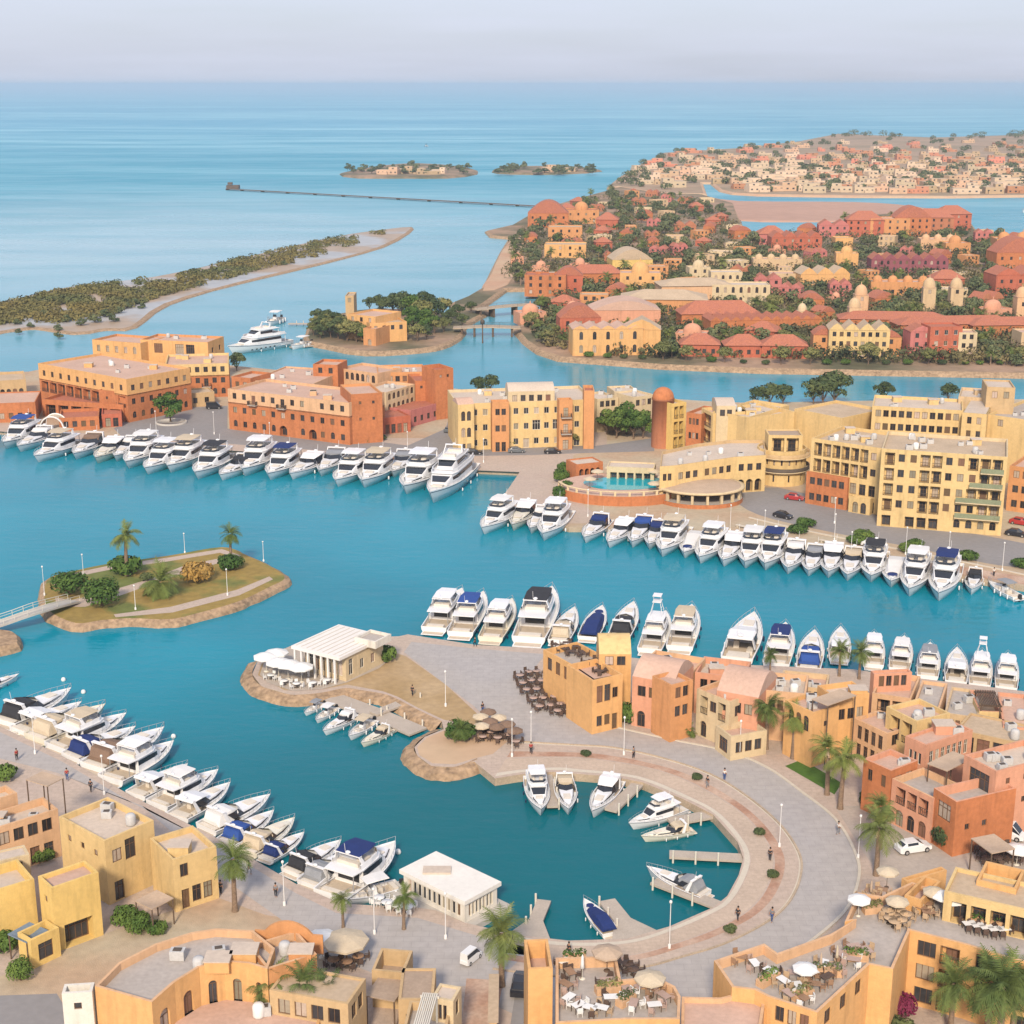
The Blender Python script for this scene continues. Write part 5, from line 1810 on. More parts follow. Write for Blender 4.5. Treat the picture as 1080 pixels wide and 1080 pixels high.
boat('open', 'white', (382, 940), (424, 930), 'white open boat with a pale canvas top between the palms and the floating house', 'boats along the left promenade end', zb=1.2, Lm=8)
boat('rib', '', (7, 776), (27, 770), 'grey dinghy tucked behind the first cruisers of the left promenade', 'boats moored on their own', zb=.5, zs=.5, Lm=4.6)

# ------------------------------------------------------------------ plants
def leafmat(name, c, c2, rnd=.25):
    return mat(name, c, .8, .35, .5, 2.2, col2=c2, rnd=rnd, spec=.2, mask=.5, soft=.2)


L_PALM = leafmat('palm_leaf', (0.16, 0.19, 0.045), (0.10, 0.14, 0.035))
L_GREEN = leafmat('green_leaf', (0.05, 0.105, 0.02), (0.10, 0.15, 0.03))
L_DARK = leafmat('dark_leaf', (0.055, 0.085, 0.035), (0.09, 0.11, 0.04))
L_OLIVE = leafmat('olive_leaf', (0.13, 0.145, 0.05), (0.19, 0.18, 0.06))
L_GOLD = leafmat('golden_shrub', (0.42, 0.24, 0.06), (0.30, 0.19, 0.06), .1)
L_FAR = leafmat('far_leaf', (0.085, 0.115, 0.055), (0.13, 0.14, 0.06))
L_MAGENTA = leafmat('magenta_flower', (0.22, 0.02, 0.075), (0.13, 0.03, 0.05), .1)
M_TRUNK = mat('palm_trunk', (0.23, 0.16, 0.11), .95, .3, 1.5, 6, bump=.6)
M_BARK = mat('tree_bark', (0.16, 0.11, 0.075), .95, .3, 1.5, 6)


def palm_mesh(seed, H=6.5, R=2.7, n=34, leaf=None):
    rr = random.Random(seed)
    root = empty('palm_tree', (0, 0, 0), 'x', 'tree')
    mb = MB()
    lx, ly = rr.uniform(-.4, .4), rr.uniform(-.4, .4)
    rows = []
    for i in range(9):
        t = i / 8
        r = (.34 - .13 * t) * (1.25 if i == 0 else 1) * (1.18 if i == 8 else 1)
        rows.append([(lx * t * t + r * cos(2 * pi * j / 9), ly * t * t + r * sin(2 * pi * j / 9), H * t - .1) for j in range(9)])
    mb.grid(rows, 0, True)
    mb.build('trunk', M_TRUNK, root)
    mc = MB()
    top = Vector((lx, ly, H - .05))
    for i in range(n):
        az = 2 * pi * i / n * 2.618 + rr.uniform(-.2, .2)
        el = radians(rr.choice([78, 60, 48, 35, 22, 10, -4, -18])) + rr.uniform(-.12, .12)
        ln = R * rr.uniform(.85, 1.15)
        d = Vector((cos(az) * cos(el), sin(az) * cos(el), sin(el)))
        side = Vector((-sin(az), cos(az), 0))
        p = top.copy()
        prev = None
        K = 9
        for k in range(K + 1):
            t = k / K
            p = p + d * (ln / K)
            d = (d + Vector((0, 0, -.13 - .10 * t))).normalized()
            if prev is not None:
                up = side.cross(d)
                w = ln * .30 * (sin(pi * min(1, .12 + t * .86)) ** .7)
                for sg in (-1, 1):
                    for q in (.0, .5):
                        b = prev.lerp(p, q)
                        tip = b + side * sg * w * rr.uniform(.8, 1.1) + d * w * .75 - Vector((0, 0, w * rr.uniform(.15, .5)))
                        wd = d * (ln / K * .30)
                        mc.poly([b - wd * .5, b + wd * .8, tip], 0)
                mc.poly([prev - side * .03, prev + side * .03, p + side * .02, p - side * .02], 0)
            prev = p.copy()
    for i in range(14):
        az, rr_ = rr.uniform(0, 2 * pi), rr.uniform(.5, 1.0)
        a = top + Vector((cos(az) * .12, sin(az) * .12, -.1))
        b = a + Vector((cos(az) * .5, sin(az) * .5, -rr_))
        s = Vector((-sin(az), cos(az), 0)) * .1
        mc.poly([a - s, a + s, b + s, b - s], 1)
    mc.build('crown', [leaf or L_PALM, M_CANVAS], root)
    return root


def leaf_cloud(mb, blobs, n, size, rr, mi=0, flat=.0):
    tot = sum(b[3] * b[4] for b in blobs)
    for cx, cy, cz, rx, rz in blobs:
        m = int(n * rx * rz / tot)
        for _ in range(m):
            v = Vector((rr.gauss(0, 1), rr.gauss(0, 1), rr.gauss(0, 1))).normalized()
            if v.z < -.55:
                v.z *= -.4
                v.normalize()
            k = rr.uniform(.55, 1.05) ** .5
            c = Vector((cx + v.x * rx * k, cy + v.y * rx * k, cz + v.z * rz * k))
            nrm = (v + Vector((rr.uniform(-1, 1), rr.uniform(-1, 1), rr.uniform(-.4, 1))) * .7).normalized()
            a = nrm.orthogonal().normalized()
            b = nrm.cross(a)
            th = rr.uniform(0, 6.28)
            a, b = a * cos(th) + b * sin(th), b * cos(th) - a * sin(th)
            s = size * rr.uniform(.6, 1.35)
            mb.poly([c - a * s, c - b * s * .55, c + a * s, c + b * s * .55], mi)


def tree_mesh(seed, H=7.0, R=3.2, leaf=None, n=1300, size=.34, trunk=.35, name='broadleaf_tree'):
    rr = random.Random(seed)
    root = empty(name, (0, 0, 0), 'x', 'tree')
    mb = MB()
    th = H * trunk
    mb.tube((0, 0, -.2), (.1, .05, th), .24, .17, 7)
    blobs = []
    k = 8
    for i in range(k):
        a = 2 * pi * i / k + rr.uniform(-.4, .4)
        d = R * rr.uniform(.35, .68)
        z = th + (H - th) * rr.uniform(.16, .72)
        c = (cos(a) * d, sin(a) * d, z)
        mb.tube((.1, .05, th * .9), c, .1, .04, 5)
        r = R * rr.uniform(.36, .55)
        blobs.append((*c, r, r * rr.uniform(.6, .85)))
    blobs.append((rr.uniform(-.3, .3), rr.uniform(-.3, .3), H - R * .45, R * .5, R * .42))
    mb.build('trunk', M_BARK, root)
    mc = MB()
    leaf_cloud(mc, blobs, n, size, rr)
    mc.build('crown', leaf or L_GREEN, root)
    return root


def bush_mesh(seed, R=1.6, H=1.6, leaf=None, n=900, size=.2, name='shrub', lobes=5):
    rr = random.Random(seed)
    root = empty(name, (0, 0, 0), 'x', 'shrub')
    mb = MB()
    blobs = [(0, 0, H * .5, R * .8, H * .5)]
    for i in range(lobes):
        a = 2 * pi * i / lobes + rr.uniform(-.3, .3)
        mb.tube((0, 0, -.1), (cos(a) * R * .4, sin(a) * R * .4, H * .5), .06, .03, 5)
        blobs.append((cos(a) * R * .45, sin(a) * R * .45, H * rr.uniform(.42, .6), R * .55, H * rr.uniform(.38, .5)))
    mb.build('stem', M_BARK, root)
    mc = MB()
    leaf_cloud(mc, blobs, n, size, rr)
    mc.build('foliage', leaf or L_GREEN, root)
    return root


PROTO = {}
_first = set()


def plant(kind, px, py, label, group=None, k=1.0, z=ZQ, rz=None, kz=None, cat=None):
    if kind not in PROTO:
        PROTO[kind] = {
            'palm': lambda: palm_mesh(3), 'palm_b': lambda: palm_mesh(11, 6.0, 2.9, 36, leafmat('palm_leaf_dark', (0.085, 0.125, 0.035), (0.13, 0.16, 0.045))),
            'palm_low': lambda: palm_mesh(5, 1.6, 2.9, 44), 'tree': lambda: tree_mesh(2, trunk=.2), 'tree_dark': lambda: tree_mesh(4, 7, 3.4, L_DARK, trunk=.14),
            'tree_olive': lambda: tree_mesh(6, 6.5, 3.3, L_OLIVE, trunk=.16), 'tree_far': lambda: tree_mesh(8, 6.5, 3.6, L_FAR, 520, .58, .12),
            'bush': lambda: bush_mesh(1), 'bush_dark': lambda: bush_mesh(2, leaf=L_DARK), 'bush_gold': lambda: bush_mesh(3, 1.9, 1.5, L_GOLD),
            'ball': lambda: bush_mesh(4, 1.5, 2.6, L_GREEN, 1700, .15, 'clipped_bush', 7), 'hedge': lambda: bush_mesh(5, 1.7, 1.5, L_GREEN, 1100, .18, 'hedge', 6),
            'flower': lambda: bush_mesh(6, 1.3, 2.2, L_MAGENTA, 800, .16, 'flowering_shrub')}[kind]()
        o = PROTO[kind]
    else:
        o = copy_tree(PROTO[kind])
    o.location = G(px, py, z)
    o.rotation_euler = (0, 0, RND.uniform(0, 6.28) if rz is None else rz)
    o.scale = (k, k, kz or k)
    o['label'] = label
    if group:
        o['group'] = group
    elif 'group' in o:
        del o['group']
    if cat:
        o['category'] = cat
    return o


# island
plant('palm', 134, 607, 'tall date palm standing above the small island, highest of its plants', k=1.22, z=1.2)
plant('palm', 244, 596, 'date palm at the right end of the small island', k=.95, z=1.2)
plant('palm_low', 172, 627, 'short broad palm with drooping fronds in the middle of the small island', k=1.45, z=1.2)
plant('ball', 74, 627, 'dark round bush at the left end of the small island', k=2.3, z=1.2, kz=1.7)
plant('ball', 108, 639, 'dark round bush nearest the water on the small island', k=2.3, z=1.2, kz=1.95)
plant('bush', 133, 605, 'dark green bush at the foot of the tall island palm', k=2.1, z=1.2)
plant('bush', 243, 600, 'green bush at the foot of the right island palm', k=1.7, z=1.2)
plant('bush_gold', 208, 613, 'golden dry shrub on the small island', k=1.8, z=1.2, kz=2.3)
plant('bush_dark', 155, 612, 'small low bush behind the short island palm', k=.9, z=1.2)
# bottom and right palms
plant('palm', 248, 961, 'tall thin palm on the left promenade in front of the moored yachts', k=.98)
for x, y, k, l in ((362, 978, .55, 'small palm at the promenade corner right of the tall thin palm'), (426, 980, .62, 'stout small palm in front of the white tent boats')):
    plant('palm', x, y, l, k=k)
plant('palm_b', 529, 1040, 'big full palm left of the orange tower block', k=1.02)
for x, y, k, l in ((290, 1092, .9, 'left palm crown at the bottom edge by the sandy roof house'), (322, 1096, .95, 'middle palm crown at the bottom edge by the sandy roof house'), (348, 1097, .85, 'right palm crown at the bottom edge by the sandy roof house')):
    plant('palm_b', x, y, l, k=k)
plant('palm', 808, 790, 'left palm of the pair before the cream balcony house', k=.98)
plant('palm', 836, 800, 'right palm of the pair before the cream balcony house', k=.95)
plant('palm', 872, 838, 'left palm at the edge of the green lawn', k=1.0)
plant('palm', 886, 853, 'right palm at the edge of the green lawn', k=1.08)
plant('palm', 928, 895, 'upper palm of the pair beside the plaza road', k=.85)
plant('palm_b', 924, 923, 'lower palm of the pair beside the plaza road', k=1.02)
plant('palm_b', 885, 713, 'left palm between the central roofs and the moored yachts', k=.7)
plant('palm_b', 906, 716, 'right palm between the central roofs and the moored yachts', k=.75)
plant('palm_b', 812, 710, 'small palm beside the quay behind the cream house', k=.5)
for x, y, k, l in ((1002, 1092, .95, 'left palm in front of the terrace building'), (1040, 1100, 1.1, 'middle palm in front of the terrace building'), (1068, 1090, 1.0, 'right palm in front of the terrace building'), (1052, 1112, 1.2, 'lowest palm in front of the terrace building')):
    plant('palm_b', x, y, l, k=k)
plant('flower', 951, 1072, 'magenta bougainvillea in the corner of the terrace building', k=1.2, cat='plant')
plant('bush_dark', 945, 1094, 'dark bush below the magenta bougainvillea', k=1.2)
plant('ball', 22, 1034, 'round clipped bush beside the lane at the bottom left', k=.95)
plant('ball', 146, 984, 'round clipped bush beside the tan awning', k=1.0)
plant('bush', 133, 973, 'loose shrub behind the clipped bush at the tan awning', k=1.1)
plant('bush', 165, 984, 'loose shrub right of the clipped bush at the tan awning', k=.8)
plant('bush', 4, 822, 'green bush at the left edge above the peach house', k=1.2)
plant('bush', 6, 1000, 'green bush at the left edge beside the blue-grey cover', k=1.1)
plant('bush', 45, 907, 'hedge strip behind the bright yellow house', k=1.0)
plant('ball', 966, 869, 'tall clipped green bush by the arch of the terracotta house', k=.8, kz=1.2)
plant('bush_dark', 998, 893, 'dark tall bush right of the arch of the terracotta house', k=1.2, kz=1.8)
plant('bush_dark', 917, 848, 'dark shrub below the terracotta house', k=1.0)
plant('bush_dark', 906, 790, 'bare dark bush beside the small peach house', k=1.3, kz=1.6)
plant('bush', 701, 772, 'green shrub left of the pair before the salmon house', k=1.0, kz=1.3)
plant('palm_low', 724, 776, 'bushy small palm right of the pair before the salmon house', k=.5)
plant('bush', 661, 762, 'yellow-green shrub between the orange restaurant and the salmon house', k=1.0, kz=1.9)
plant('bush', 486, 779, 'big green bush on the stone headland', k=1.5, kz=1.5)
plant('palm_low', 487, 776, 'low palm in the big bush of the stone headland', k=.6, z=ZQ + 1)
plant('bush', 407, 697, 'olive bush at the right end of the white pavilion', k=1.2, kz=1.6)
# north quay
plant('tree', 180, 446, 'green tree in the round planter of the hotel forecourt', k=1.25)
plant('bush_dark', 400, 464, 'dark shrub bed at the corner of the terracotta hotel', k=1.3, kz=.9)
plant('bush', 388, 466, 'smaller shrub bed left of the terracotta hotel corner', k=1.1, kz=.7)
for i, (x, y, k) in enumerate(((640, 458, 1.0), (650, 462, 1.1), (660, 458, 1.3), (668, 463, 1.15), (678, 462, 1.1), (656, 448, 1.3))):
    plant('tree', x, y, ['leftmost', 'front left', 'central tall', 'front middle', 'rightmost', 'rear'][i] + ' tree of the green clump before the cream villas', 'trees before the cream villas', k=k)
for i, (x, y, k) in enumerate(((841, 562, .95), (850, 555, .95), (903, 573, .9), (911, 568, .95), (957, 582, .85), (965, 578, .8), (1020, 590, .95), (1077, 598, .9))):
    plant('hedge', x, y, 'clipped hedge mound, %s from the left, beside the hotel quay road' % ORD[i], 'hedge mounds by the quay road', k=k * 1.4, kz=1.15)
for i, (x, y, k) in enumerate(((596, 500, .9), (592, 508, .9), (598, 520, .8), (590, 526, .8))):
    plant('bush', x, y, '%s shrub from the back in the strip left of the pool' % ORD[i], 'shrubs left of the pool', k=k * 1.4, kz=1.8)
for i, (x, y, k) in enumerate(((798, 427, .8), (812, 428, 1.0), (826, 427, .9), (868, 427, 1.3), (880, 426, 1.45), (858, 426, 1.1), (932, 424, .9), (1000, 423, .8), (505, 416, .8), (517, 416, .9), (250, 391, .9))):
    plant('tree_dark', x, y, 'dark tree by the channel behind the hotels, %s of the line' % ORD[i], 'trees by the channel behind the hotels', k=k)
for i, (x, y, k) in enumerate(((563, 470, .5), (604, 470, .55), (540, 472, .4))):
    plant('tree_olive', x, y, 'small street tree before the yellow-tan hotel, %s' % ['middle one', 'right one', 'left one'][i], 'street trees before the yellow-tan hotel', k=k)
for i, (x, y) in enumerate(((808, 560), (940, 552))):
    pass
# garden island trees
GI = [(334, 349, .9, 'tree_olive'), (341, 353, 1.1, 'tree_dark'), (349, 356, 1.2, 'tree_olive'), (357, 358, 1.2, 'tree_dark'), (366, 360, 1.25, 'tree_olive'), (376, 361, 1.2, 'tree_olive'), (384, 362, .8, 'tree'), (336, 342, .9, 'tree_dark'), (346, 343, .9, 'tree_dark'),
      (405, 332, 1.0, 'tree_dark'), (415, 330, 1.2, 'tree_dark'), (425, 332, 1.4, 'tree_dark'), (436, 340, 1.6, 'tree'), (444, 346, 1.7, 'tree_olive'), (436, 351, 1.5, 'tree'), (450, 352, 1.4, 'tree'), (458, 340, 1.4, 'tree_dark'), (466, 336, 1.3, 'tree_olive'), (447, 330, 1.3, 'tree_dark'), (428, 357, .8, 'tree_olive'), (416, 358, .7, 'tree_olive'), (405, 359, .7, 'tree'),
      (474, 343, .9, 'tree_dark'), (482, 337, .9, 'tree_dark'), (468, 350, .9, 'tree_olive'), (400, 326, .9, 'tree_dark'), (390, 327, .8, 'tree_dark'), (497, 330, .7, 'tree_dark'),
      (331, 354, .8, 'tree_olive'), (338, 357, .8, 'tree_dark'), (345, 350, 1.1, 'tree_olive'), (354, 350, 1.1, 'tree_dark'), (362, 352, 1.1, 'tree_olive'), (370, 356, 1.0, 'tree_olive'), (440, 360, 1.0, 'tree_olive'), (450, 358, .8, 'tree_dark'), (458, 352, .9, 'tree_olive'), (422, 334, 1.3, 'tree_dark'), (394, 361, .7, 'tree_olive'), (488, 344, .7, 'tree_dark')]
for i, (x, y, k, kd) in enumerate(GI):
    side = 'left of the fort villa' if x < 385 else ('behind the fort villa' if y < 334 and x < 430 else 'right of the fort villa' if x > 432 else 'before the fort villa')
    plant(kd, x, y, '%s %s tree %s on the garden island' % ({'tree_olive': 'olive', 'tree_dark': 'dark', 'tree': 'green'}[kd], 'tall' if k > 1.25 else 'small' if k < .95 else 'mid-sized', side), 'trees on the garden island', k=k, z=1.6)

# ------------------------------------------------------------------ town across the channel
def hip(root, org, P, z, rise, over, m):
    Q = offset(P, over)
    cx, cy = sum(p[0] for p in P) / 4, sum(p[1] for p in P) / 4
    a, b, c, d = (Vector((*p, z)) for p in Q)
    L, D = (b - a).length, (d - a).length
    mb = MB()
    if L > D * 1.15:
        t = D / 2 / L
        r0, r1 = a.lerp(b, t).lerp(d.lerp(c, t), .5), a.lerp(b, 1 - t).lerp(d.lerp(c, 1 - t), .5)
        r0.z = r1.z = z + rise
        mb.poly([a, b, r1, r0])
        mb.poly([b, c, r1])
        mb.poly([c, d, r0, r1])
        mb.poly([d, a, r0])
    else:
        t = Vector((cx, cy, z + rise))
        for p, q in ((a, b), (b, c), (c, d), (d, a)):
            mb.poly([p, q, t])
    mb.poly([d, c, b, a])
    return mb.build('roof', m, root, org)


def gables(root, org, P, z, n, rise, wm, rm):
    a, b, c, d = (Vector((*p, z)) for p in P)
    mw, mr = MB(), MB()
    for i in range(n):
        p, q = a.lerp(b, i / n), a.lerp(b, (i + 1) / n)
        r, s = d.lerp(c, i / n), d.lerp(c, (i + 1) / n)
        t, u = (p + q) / 2 + Vector((0, 0, rise)), (r + s) / 2 + Vector((0, 0, rise))
        m1, m2 = p.lerp(t, .55) + Vector((0, 0, rise * .12)), q.lerp(t, .55) + Vector((0, 0, rise * .12))
        mw.poly([p, q, m2, t, m1])
        mr.poly([p, t, u, r])
        mr.poly([t, q, s, u])
        mw.build('gable', wm, root, org)
        mw = MB()
    mr.build('roof', rm, root, org)


def villa(name, cat, label, px, py, w, d, h, col, roof, kind, spec='', group=None, lean=0.0, z=1.6, n=3, rise=None, white=False, cl=0):
    """front base centre seen at (px, py)"""
    c = G(px, py, z)
    ang = lean
    u, v = Vector((cos(ang), sin(ang))), Vector((-sin(ang), cos(ang)))
    o = Vector((c.x, c.y))
    P = [tuple(o - u * w / 2), tuple(o + u * w / 2), tuple(o + u * w / 2 + v * d), tuple(o - u * w / 2 + v * d)]
    org = tuple(c)
    root = empty(name, org, label, cat, group)
    fl = kind in ('flat', 'domes', 'dome')
    block(root, org, P, z, z + h, col, roof, .5 if fl else .04, {0: spec} if spec else None, white, random.Random(int(px * 7 + py)), cl)
    if kind == 'hip':
        hip(root, org, P, z + h + .03, rise or min(w, d) * .36, .5, ROOF[roof])
    elif kind == 'gable':
        gables(root, org, P, z + h + .02, n, rise or w / n * .42, WALL[col], ROOF[roof])
    elif kind == 'vault':
        a, b, c_, d_ = P
        vault(root, org, [b, c_, d_, a], z + h + .02, rise or w * .3, ROOF[roof])
    elif kind == 'dome':
        m = o + v * d * .5
        dome(root, org, m.x, m.y, z + h - .5, min(w, d) * .33, WALL[col], .9)
    elif kind == 'domes':
        for i in range(n):
            m = o - u * w / 2 + u * w * (i + .5) / n + v * d * .4
            dome(root, org, m.x, m.y, z + h - .5, w / n * .32, WALL[col], .8)
    elif kind == 'tower':
        m = o + v * d * .5
        dome(root, org, m.x, m.y, z + h, w * .5, WALL[col], .5, squash=1.35)
    return root


V = [
    # front row along the channel
    (612, 357, 15, 10, 7.5, 'red', 'red', 'vault', 'ww:3', 'red barrel-roofed villa at the left corner of the town bank'),
    (641, 375, 24, 12, 9.0, 'amber', 'pink', 'gable', 'aa:5;h=2.4', 'golden arcaded house with gables near the left town bank', dict(n=5, rise=1.2)),
    (676, 374, 13, 10, 8.5, 'amber', 'tan', 'gable', 'a.:2', 'orange gabled house touching the golden arcaded house', dict(n=1, rise=3.5)),
    (738, 376, 13, 9, 4.0, 'red', 'red', 'hip', 'w:4', 'red twin-hipped pavilion on the town bank, left one'),
    (785, 377, 13, 9, 4.0, 'red', 'red', 'hip', 'w:4', 'red hipped pavilion on the town bank, middle one'),
    (827, 378, 15, 9, 4.2, 'red', 'red', 'hip', 'w:4', 'red hipped pavilion on the town bank, beside the four-gabled house'),
    (868, 375, 7, 8, 7.0, 'orange', 'red', 'vault', 'ww:1', 'small orange round-topped house left of the four-gabled yellow house'),
    (905, 378, 20, 11, 9.5, 'yellow', 'tan', 'gable', 'dww:8', 'cream-yellow house with four pointed gables on the town bank', dict(n=4, rise=2.2)),
    (939, 376, 7, 8, 6.5, 'orange', 'red', 'vault', 'ww:1', 'small orange round-topped house right of the four-gabled yellow house'),
    (971, 378, 8, 8, 9.0, 'pink', 'red', 'gable', 'www:2', 'narrow pink gabled house on the town bank', dict(n=1, rise=2)),
    (996, 379, 11, 9, 11.0, 'red', 'red', 'flat', 'www:3', 'tall red flat house beside the narrow pink gabled house', dict(white=True)),
    (1019, 379, 6, 8, 9.0, 'cream', 'pink', 'flat', 'www:2', 'narrow cream house at the right end of the pink pair'),
    (1100, 372, 16, 9, 7.0, 'sand', 'pink', 'flat', 'ww:4', 'sand-coloured house at the right edge of the town bank'),
    # second row
    (660, 347, 26, 16, 7, 'salmon', 'pink', 'vault', 'w:4', 'big salmon barrel-roofed hall above the red barrel-roofed villa', dict(rise=3.5)),
    (700, 332, 34, 18, 6, 'orange', 'tan', 'hip', 'w:6', 'large orange hall with a broad tan roof', dict(rise=3)),
    (735, 322, 30, 16, 8, 'peach', 'tan', 'hip', 'w:5', 'peach hall with a broad tan roof left of the cream hotel', dict(rise=2.5)),
    (667, 287, 20, 16, 6, 'bright', 'tan', 'vault', 'w:4', 'golden vaulted hall behind the orange hall', dict(rise=5)),
    (675, 307, 18, 12, 8, 'amber', 'pink', 'dome', 'ww:3', 'amber domed villa below the golden vaulted hall'),
    (738, 298, 10, 8, 7, 'cream', 'pale', 'dome', 'ww:2', 'small cream domed villa behind the peach hall'),
    (781, 322, 24, 11, 8.5, 'cream', 'pale', 'flat', 'aa:7;h=2.2', 'cream two-storey hotel with arcades in the middle of the town'),
    (766, 306, 14, 10, 8, 'cream', 'pale', 'flat', 'aa:4', 'smaller cream house behind the cream arcaded hotel'),
    (808, 352, 42, 14, 5.0, 'terra', 'red', 'gable', 'w:12', 'long terracotta terrace with a saw-tooth red roof', dict(n=11, rise=1.5)),
    (760, 345, 30, 12, 5.0, 'terra', 'red', 'hip', 'w:7', 'long red-roofed house left of the saw-tooth terrace'),
    (575, 312, 18, 12, 9, 'terra', 'red', 'flat', 'www:4', 'terracotta block among trees at the town cove', dict(cl=2)),
    (600, 310, 12, 9, 8, 'red', 'red', 'vault', 'ww:2', 'red round-topped house right of the terracotta cove block'),
    (628, 300, 24, 10, 5, 'terra', 'red', 'hip', 'w:6', 'low red-roofed house above the cove'),
    (596, 254, 20, 14, 8, 'orange', 'tan', 'flat', 'ww:4', 'orange block house high on the town shore'),
    (596, 272, 22, 14, 7, 'amber', 'tan', 'flat', 'ww:4', 'amber block house below the orange block house'),
    (578, 240, 26, 16, 9, 'terra', 'red', 'vault', 'ww:5', 'big red vaulted house at the head of the town shore'),
    (614, 236, 22, 14, 9, 'orange', 'red', 'dome', 'ww:4', 'orange domed house right of the big red vaulted house'),
    (640, 242, 14, 12, 6, 'red', 'red', 'hip', 'w:3', 'red hipped house behind the orange domed house'),
    # towers
    (908, 337, 5, 5, 9.5, 'peach', 'pink', 'tower', '..w:1', 'peach tower with a pointed dome left of the long red roofs', dict(rise=4)),
    (901, 347, 4.5, 4.5, 8, 'sand', 'pink', 'tower', '.w:1', 'sand tower with a pointed dome nearest the four-gabled house'),
    (979, 330, 5, 5, 10, 'sand', 'pink', 'tower', '..w:1', 'sand twin tower with a pointed dome, left one'),
    (1008, 330, 5, 5, 10, 'sand', 'pink', 'tower', '..w:1', 'sand twin tower with a pointed dome, right one'),
    (1078, 338, 5, 5, 9, 'peach', 'pink', 'tower', '.w:1', 'peach domed tower at the right edge of the town'),
    (846, 345, 3.5, 3.5, 6, 'cream', 'pale', 'tower', '', 'small cream domed turret at the end of the saw-tooth terrace'),
    (943, 350, 40, 11, 4.5, 'terra', 'red', 'hip', 'w:9', 'long red roof between the two domed towers', dict(rise=2.4)),
    (1010, 355, 44, 11, 4.5, 'terra', 'red', 'hip', 'w:9', 'long red roof behind the pink house pair', dict(rise=2.4)),
    (1068, 356, 30, 10, 4.5, 'terra', 'red', 'hip', 'w:6', 'red roof at the right end of the long red roofs', dict(rise=2.4)),
    # third row
    (870, 302, 23, 12, 5.5, 'amber', 'tan', 'gable', 'a:6', 'amber house with three pointed gables', dict(n=3, rise=3)),
    (832, 300, 18, 10, 5, 'sand', 'pink', 'flat', 'w:5', 'sand house left of the three-gabled amber house'),
    (820, 284, 24, 10, 5, 'sand', 'pink', 'domes', 'w:5', 'sand house with a row of small domes', dict(n=4)),
    (893, 282, 11, 9, 7, 'amber', 'tan', 'dome', 'w:2', 'amber domed house behind the three-gabled house'),
    (890, 262, 10, 9, 6, 'amber', 'tan', 'flat', 'w:2', 'small amber house on the bare field'),
    (959, 288, 37, 13, 6.5, 'purple', 'red', 'gable', 'aa:12', 'plum-red terrace with a row of six gables', dict(n=6, rise=2.6)),
    (950, 312, 26, 10, 6, 'orange', 'pink', 'domes', 'w:7', 'orange domed row before the plum-red terrace', dict(n=4)),
    (1000, 306, 14, 10, 5, 'red', 'red', 'hip', 'w:3', 'red hipped house right of the orange domed row'),
    (1075, 312, 22, 14, 9, 'red', 'red', 'gable', 'ww:5', 'big red gabled block at the right edge', dict(n=2, rise=3)),
    (1075, 286, 24, 14, 9, 'terra', 'red', 'vault', 'ww:5', 'red vaulted block behind the big red gabled block'),
    (1080, 268, 30, 14, 8, 'orange', 'tan', 'domes', 'w:6', 'orange block with domes at the right edge by the lagoon', dict(n=3)),
    (990, 264, 20, 12, 6, 'peach', 'pink', 'domes', 'w:5', 'peach domed row near the lagoon', dict(n=3)),
    (1010, 268, 14, 10, 6, 'orange', 'pink', 'dome', 'w:3', 'orange domed house near the lagoon'),
    (840, 264, 28, 14, 7, 'red', 'red', 'gable', 'ww:6', 'rose-red gabled terrace by the inner lagoon', dict(n=4, rise=3)),
    (815, 258, 16, 12, 6, 'pink', 'red', 'hip', 'w:3', 'pink hipped house by the inner lagoon'),
    (879, 250, 18, 12, 7, 'pink', 'red', 'gable', 'ww:4', 'pink gabled house at the end of the inner lagoon', dict(n=2, rise=3)),
    (912, 250, 22, 14, 10, 'red', 'red', 'hip', 'www:5', 'tall dark red lagoon block, left end of the row'),
    (938, 250, 24, 14, 11, 'orange', 'pink', 'flat', 'www:5', 'tall orange lagoon block, second in the row'),
    (962, 249, 22, 14, 11, 'terra', 'red', 'vault', 'www:5', 'tall terracotta lagoon block, third in the row'),
    (984, 247, 24, 14, 10, 'rust', 'red', 'hip', 'www:5', 'tall rust lagoon block, fourth in the row'),
    (1006, 243, 22, 14, 10, 'red', 'red', 'hip', 'www:4', 'tall red lagoon block, right end of the row'),
]
for it in V:
    px, py, w, d, h, col, roof, kind, spec, lab = it[:10]
    o = it[10] if len(it) > 10 else {}
    villa('tower' if kind == 'tower' else 'villa', 'tower' if kind == 'tower' else 'house', lab, px, py, w, d, h, col, roof, kind, spec, 'houses of the red town', RND.uniform(-.12, .12), 1.6, o.get('n', 3), o.get('rise'), o.get('white', False), o.get('cl', 0))

# houses scattered between them, made from a few kinds
KINDS = [('red', 'red', 'hip', 'w:3', 11, 9, 4.5, 'red hipped'), ('terra', 'red', 'vault', 'w:2', 9, 9, 5, 'terracotta barrel-roofed'), ('salmon', 'pink', 'dome', 'w:3', 10, 9, 5, 'salmon domed'),
         ('pink', 'red', 'gable', 'ww:3', 11, 9, 6, 'pink gabled'), ('sand', 'pink', 'flat', 'ww:3', 10, 9, 6, 'sand flat-roofed'), ('orange', 'tan', 'flat', 'ww:3', 10, 9, 6.5, 'orange flat-roofed'),
         ('cream', 'pale', 'flat', 'w:4', 13, 9, 4, 'cream low'), ('rust', 'red', 'gable', 'w:4', 14, 9, 4.5, 'rust gabled')]
POLY_TOWN = [(552, 340), (575, 366), (640, 376), (1080, 386), (1080, 252), (1030, 250), (1020, 238), (905, 236), (865, 244), (800, 254), (782, 248), (770, 228), (745, 212), (690, 203), (640, 206), (605, 218), (572, 228), (545, 255), (530, 290), (545, 302), (588, 302), (588, 322)]


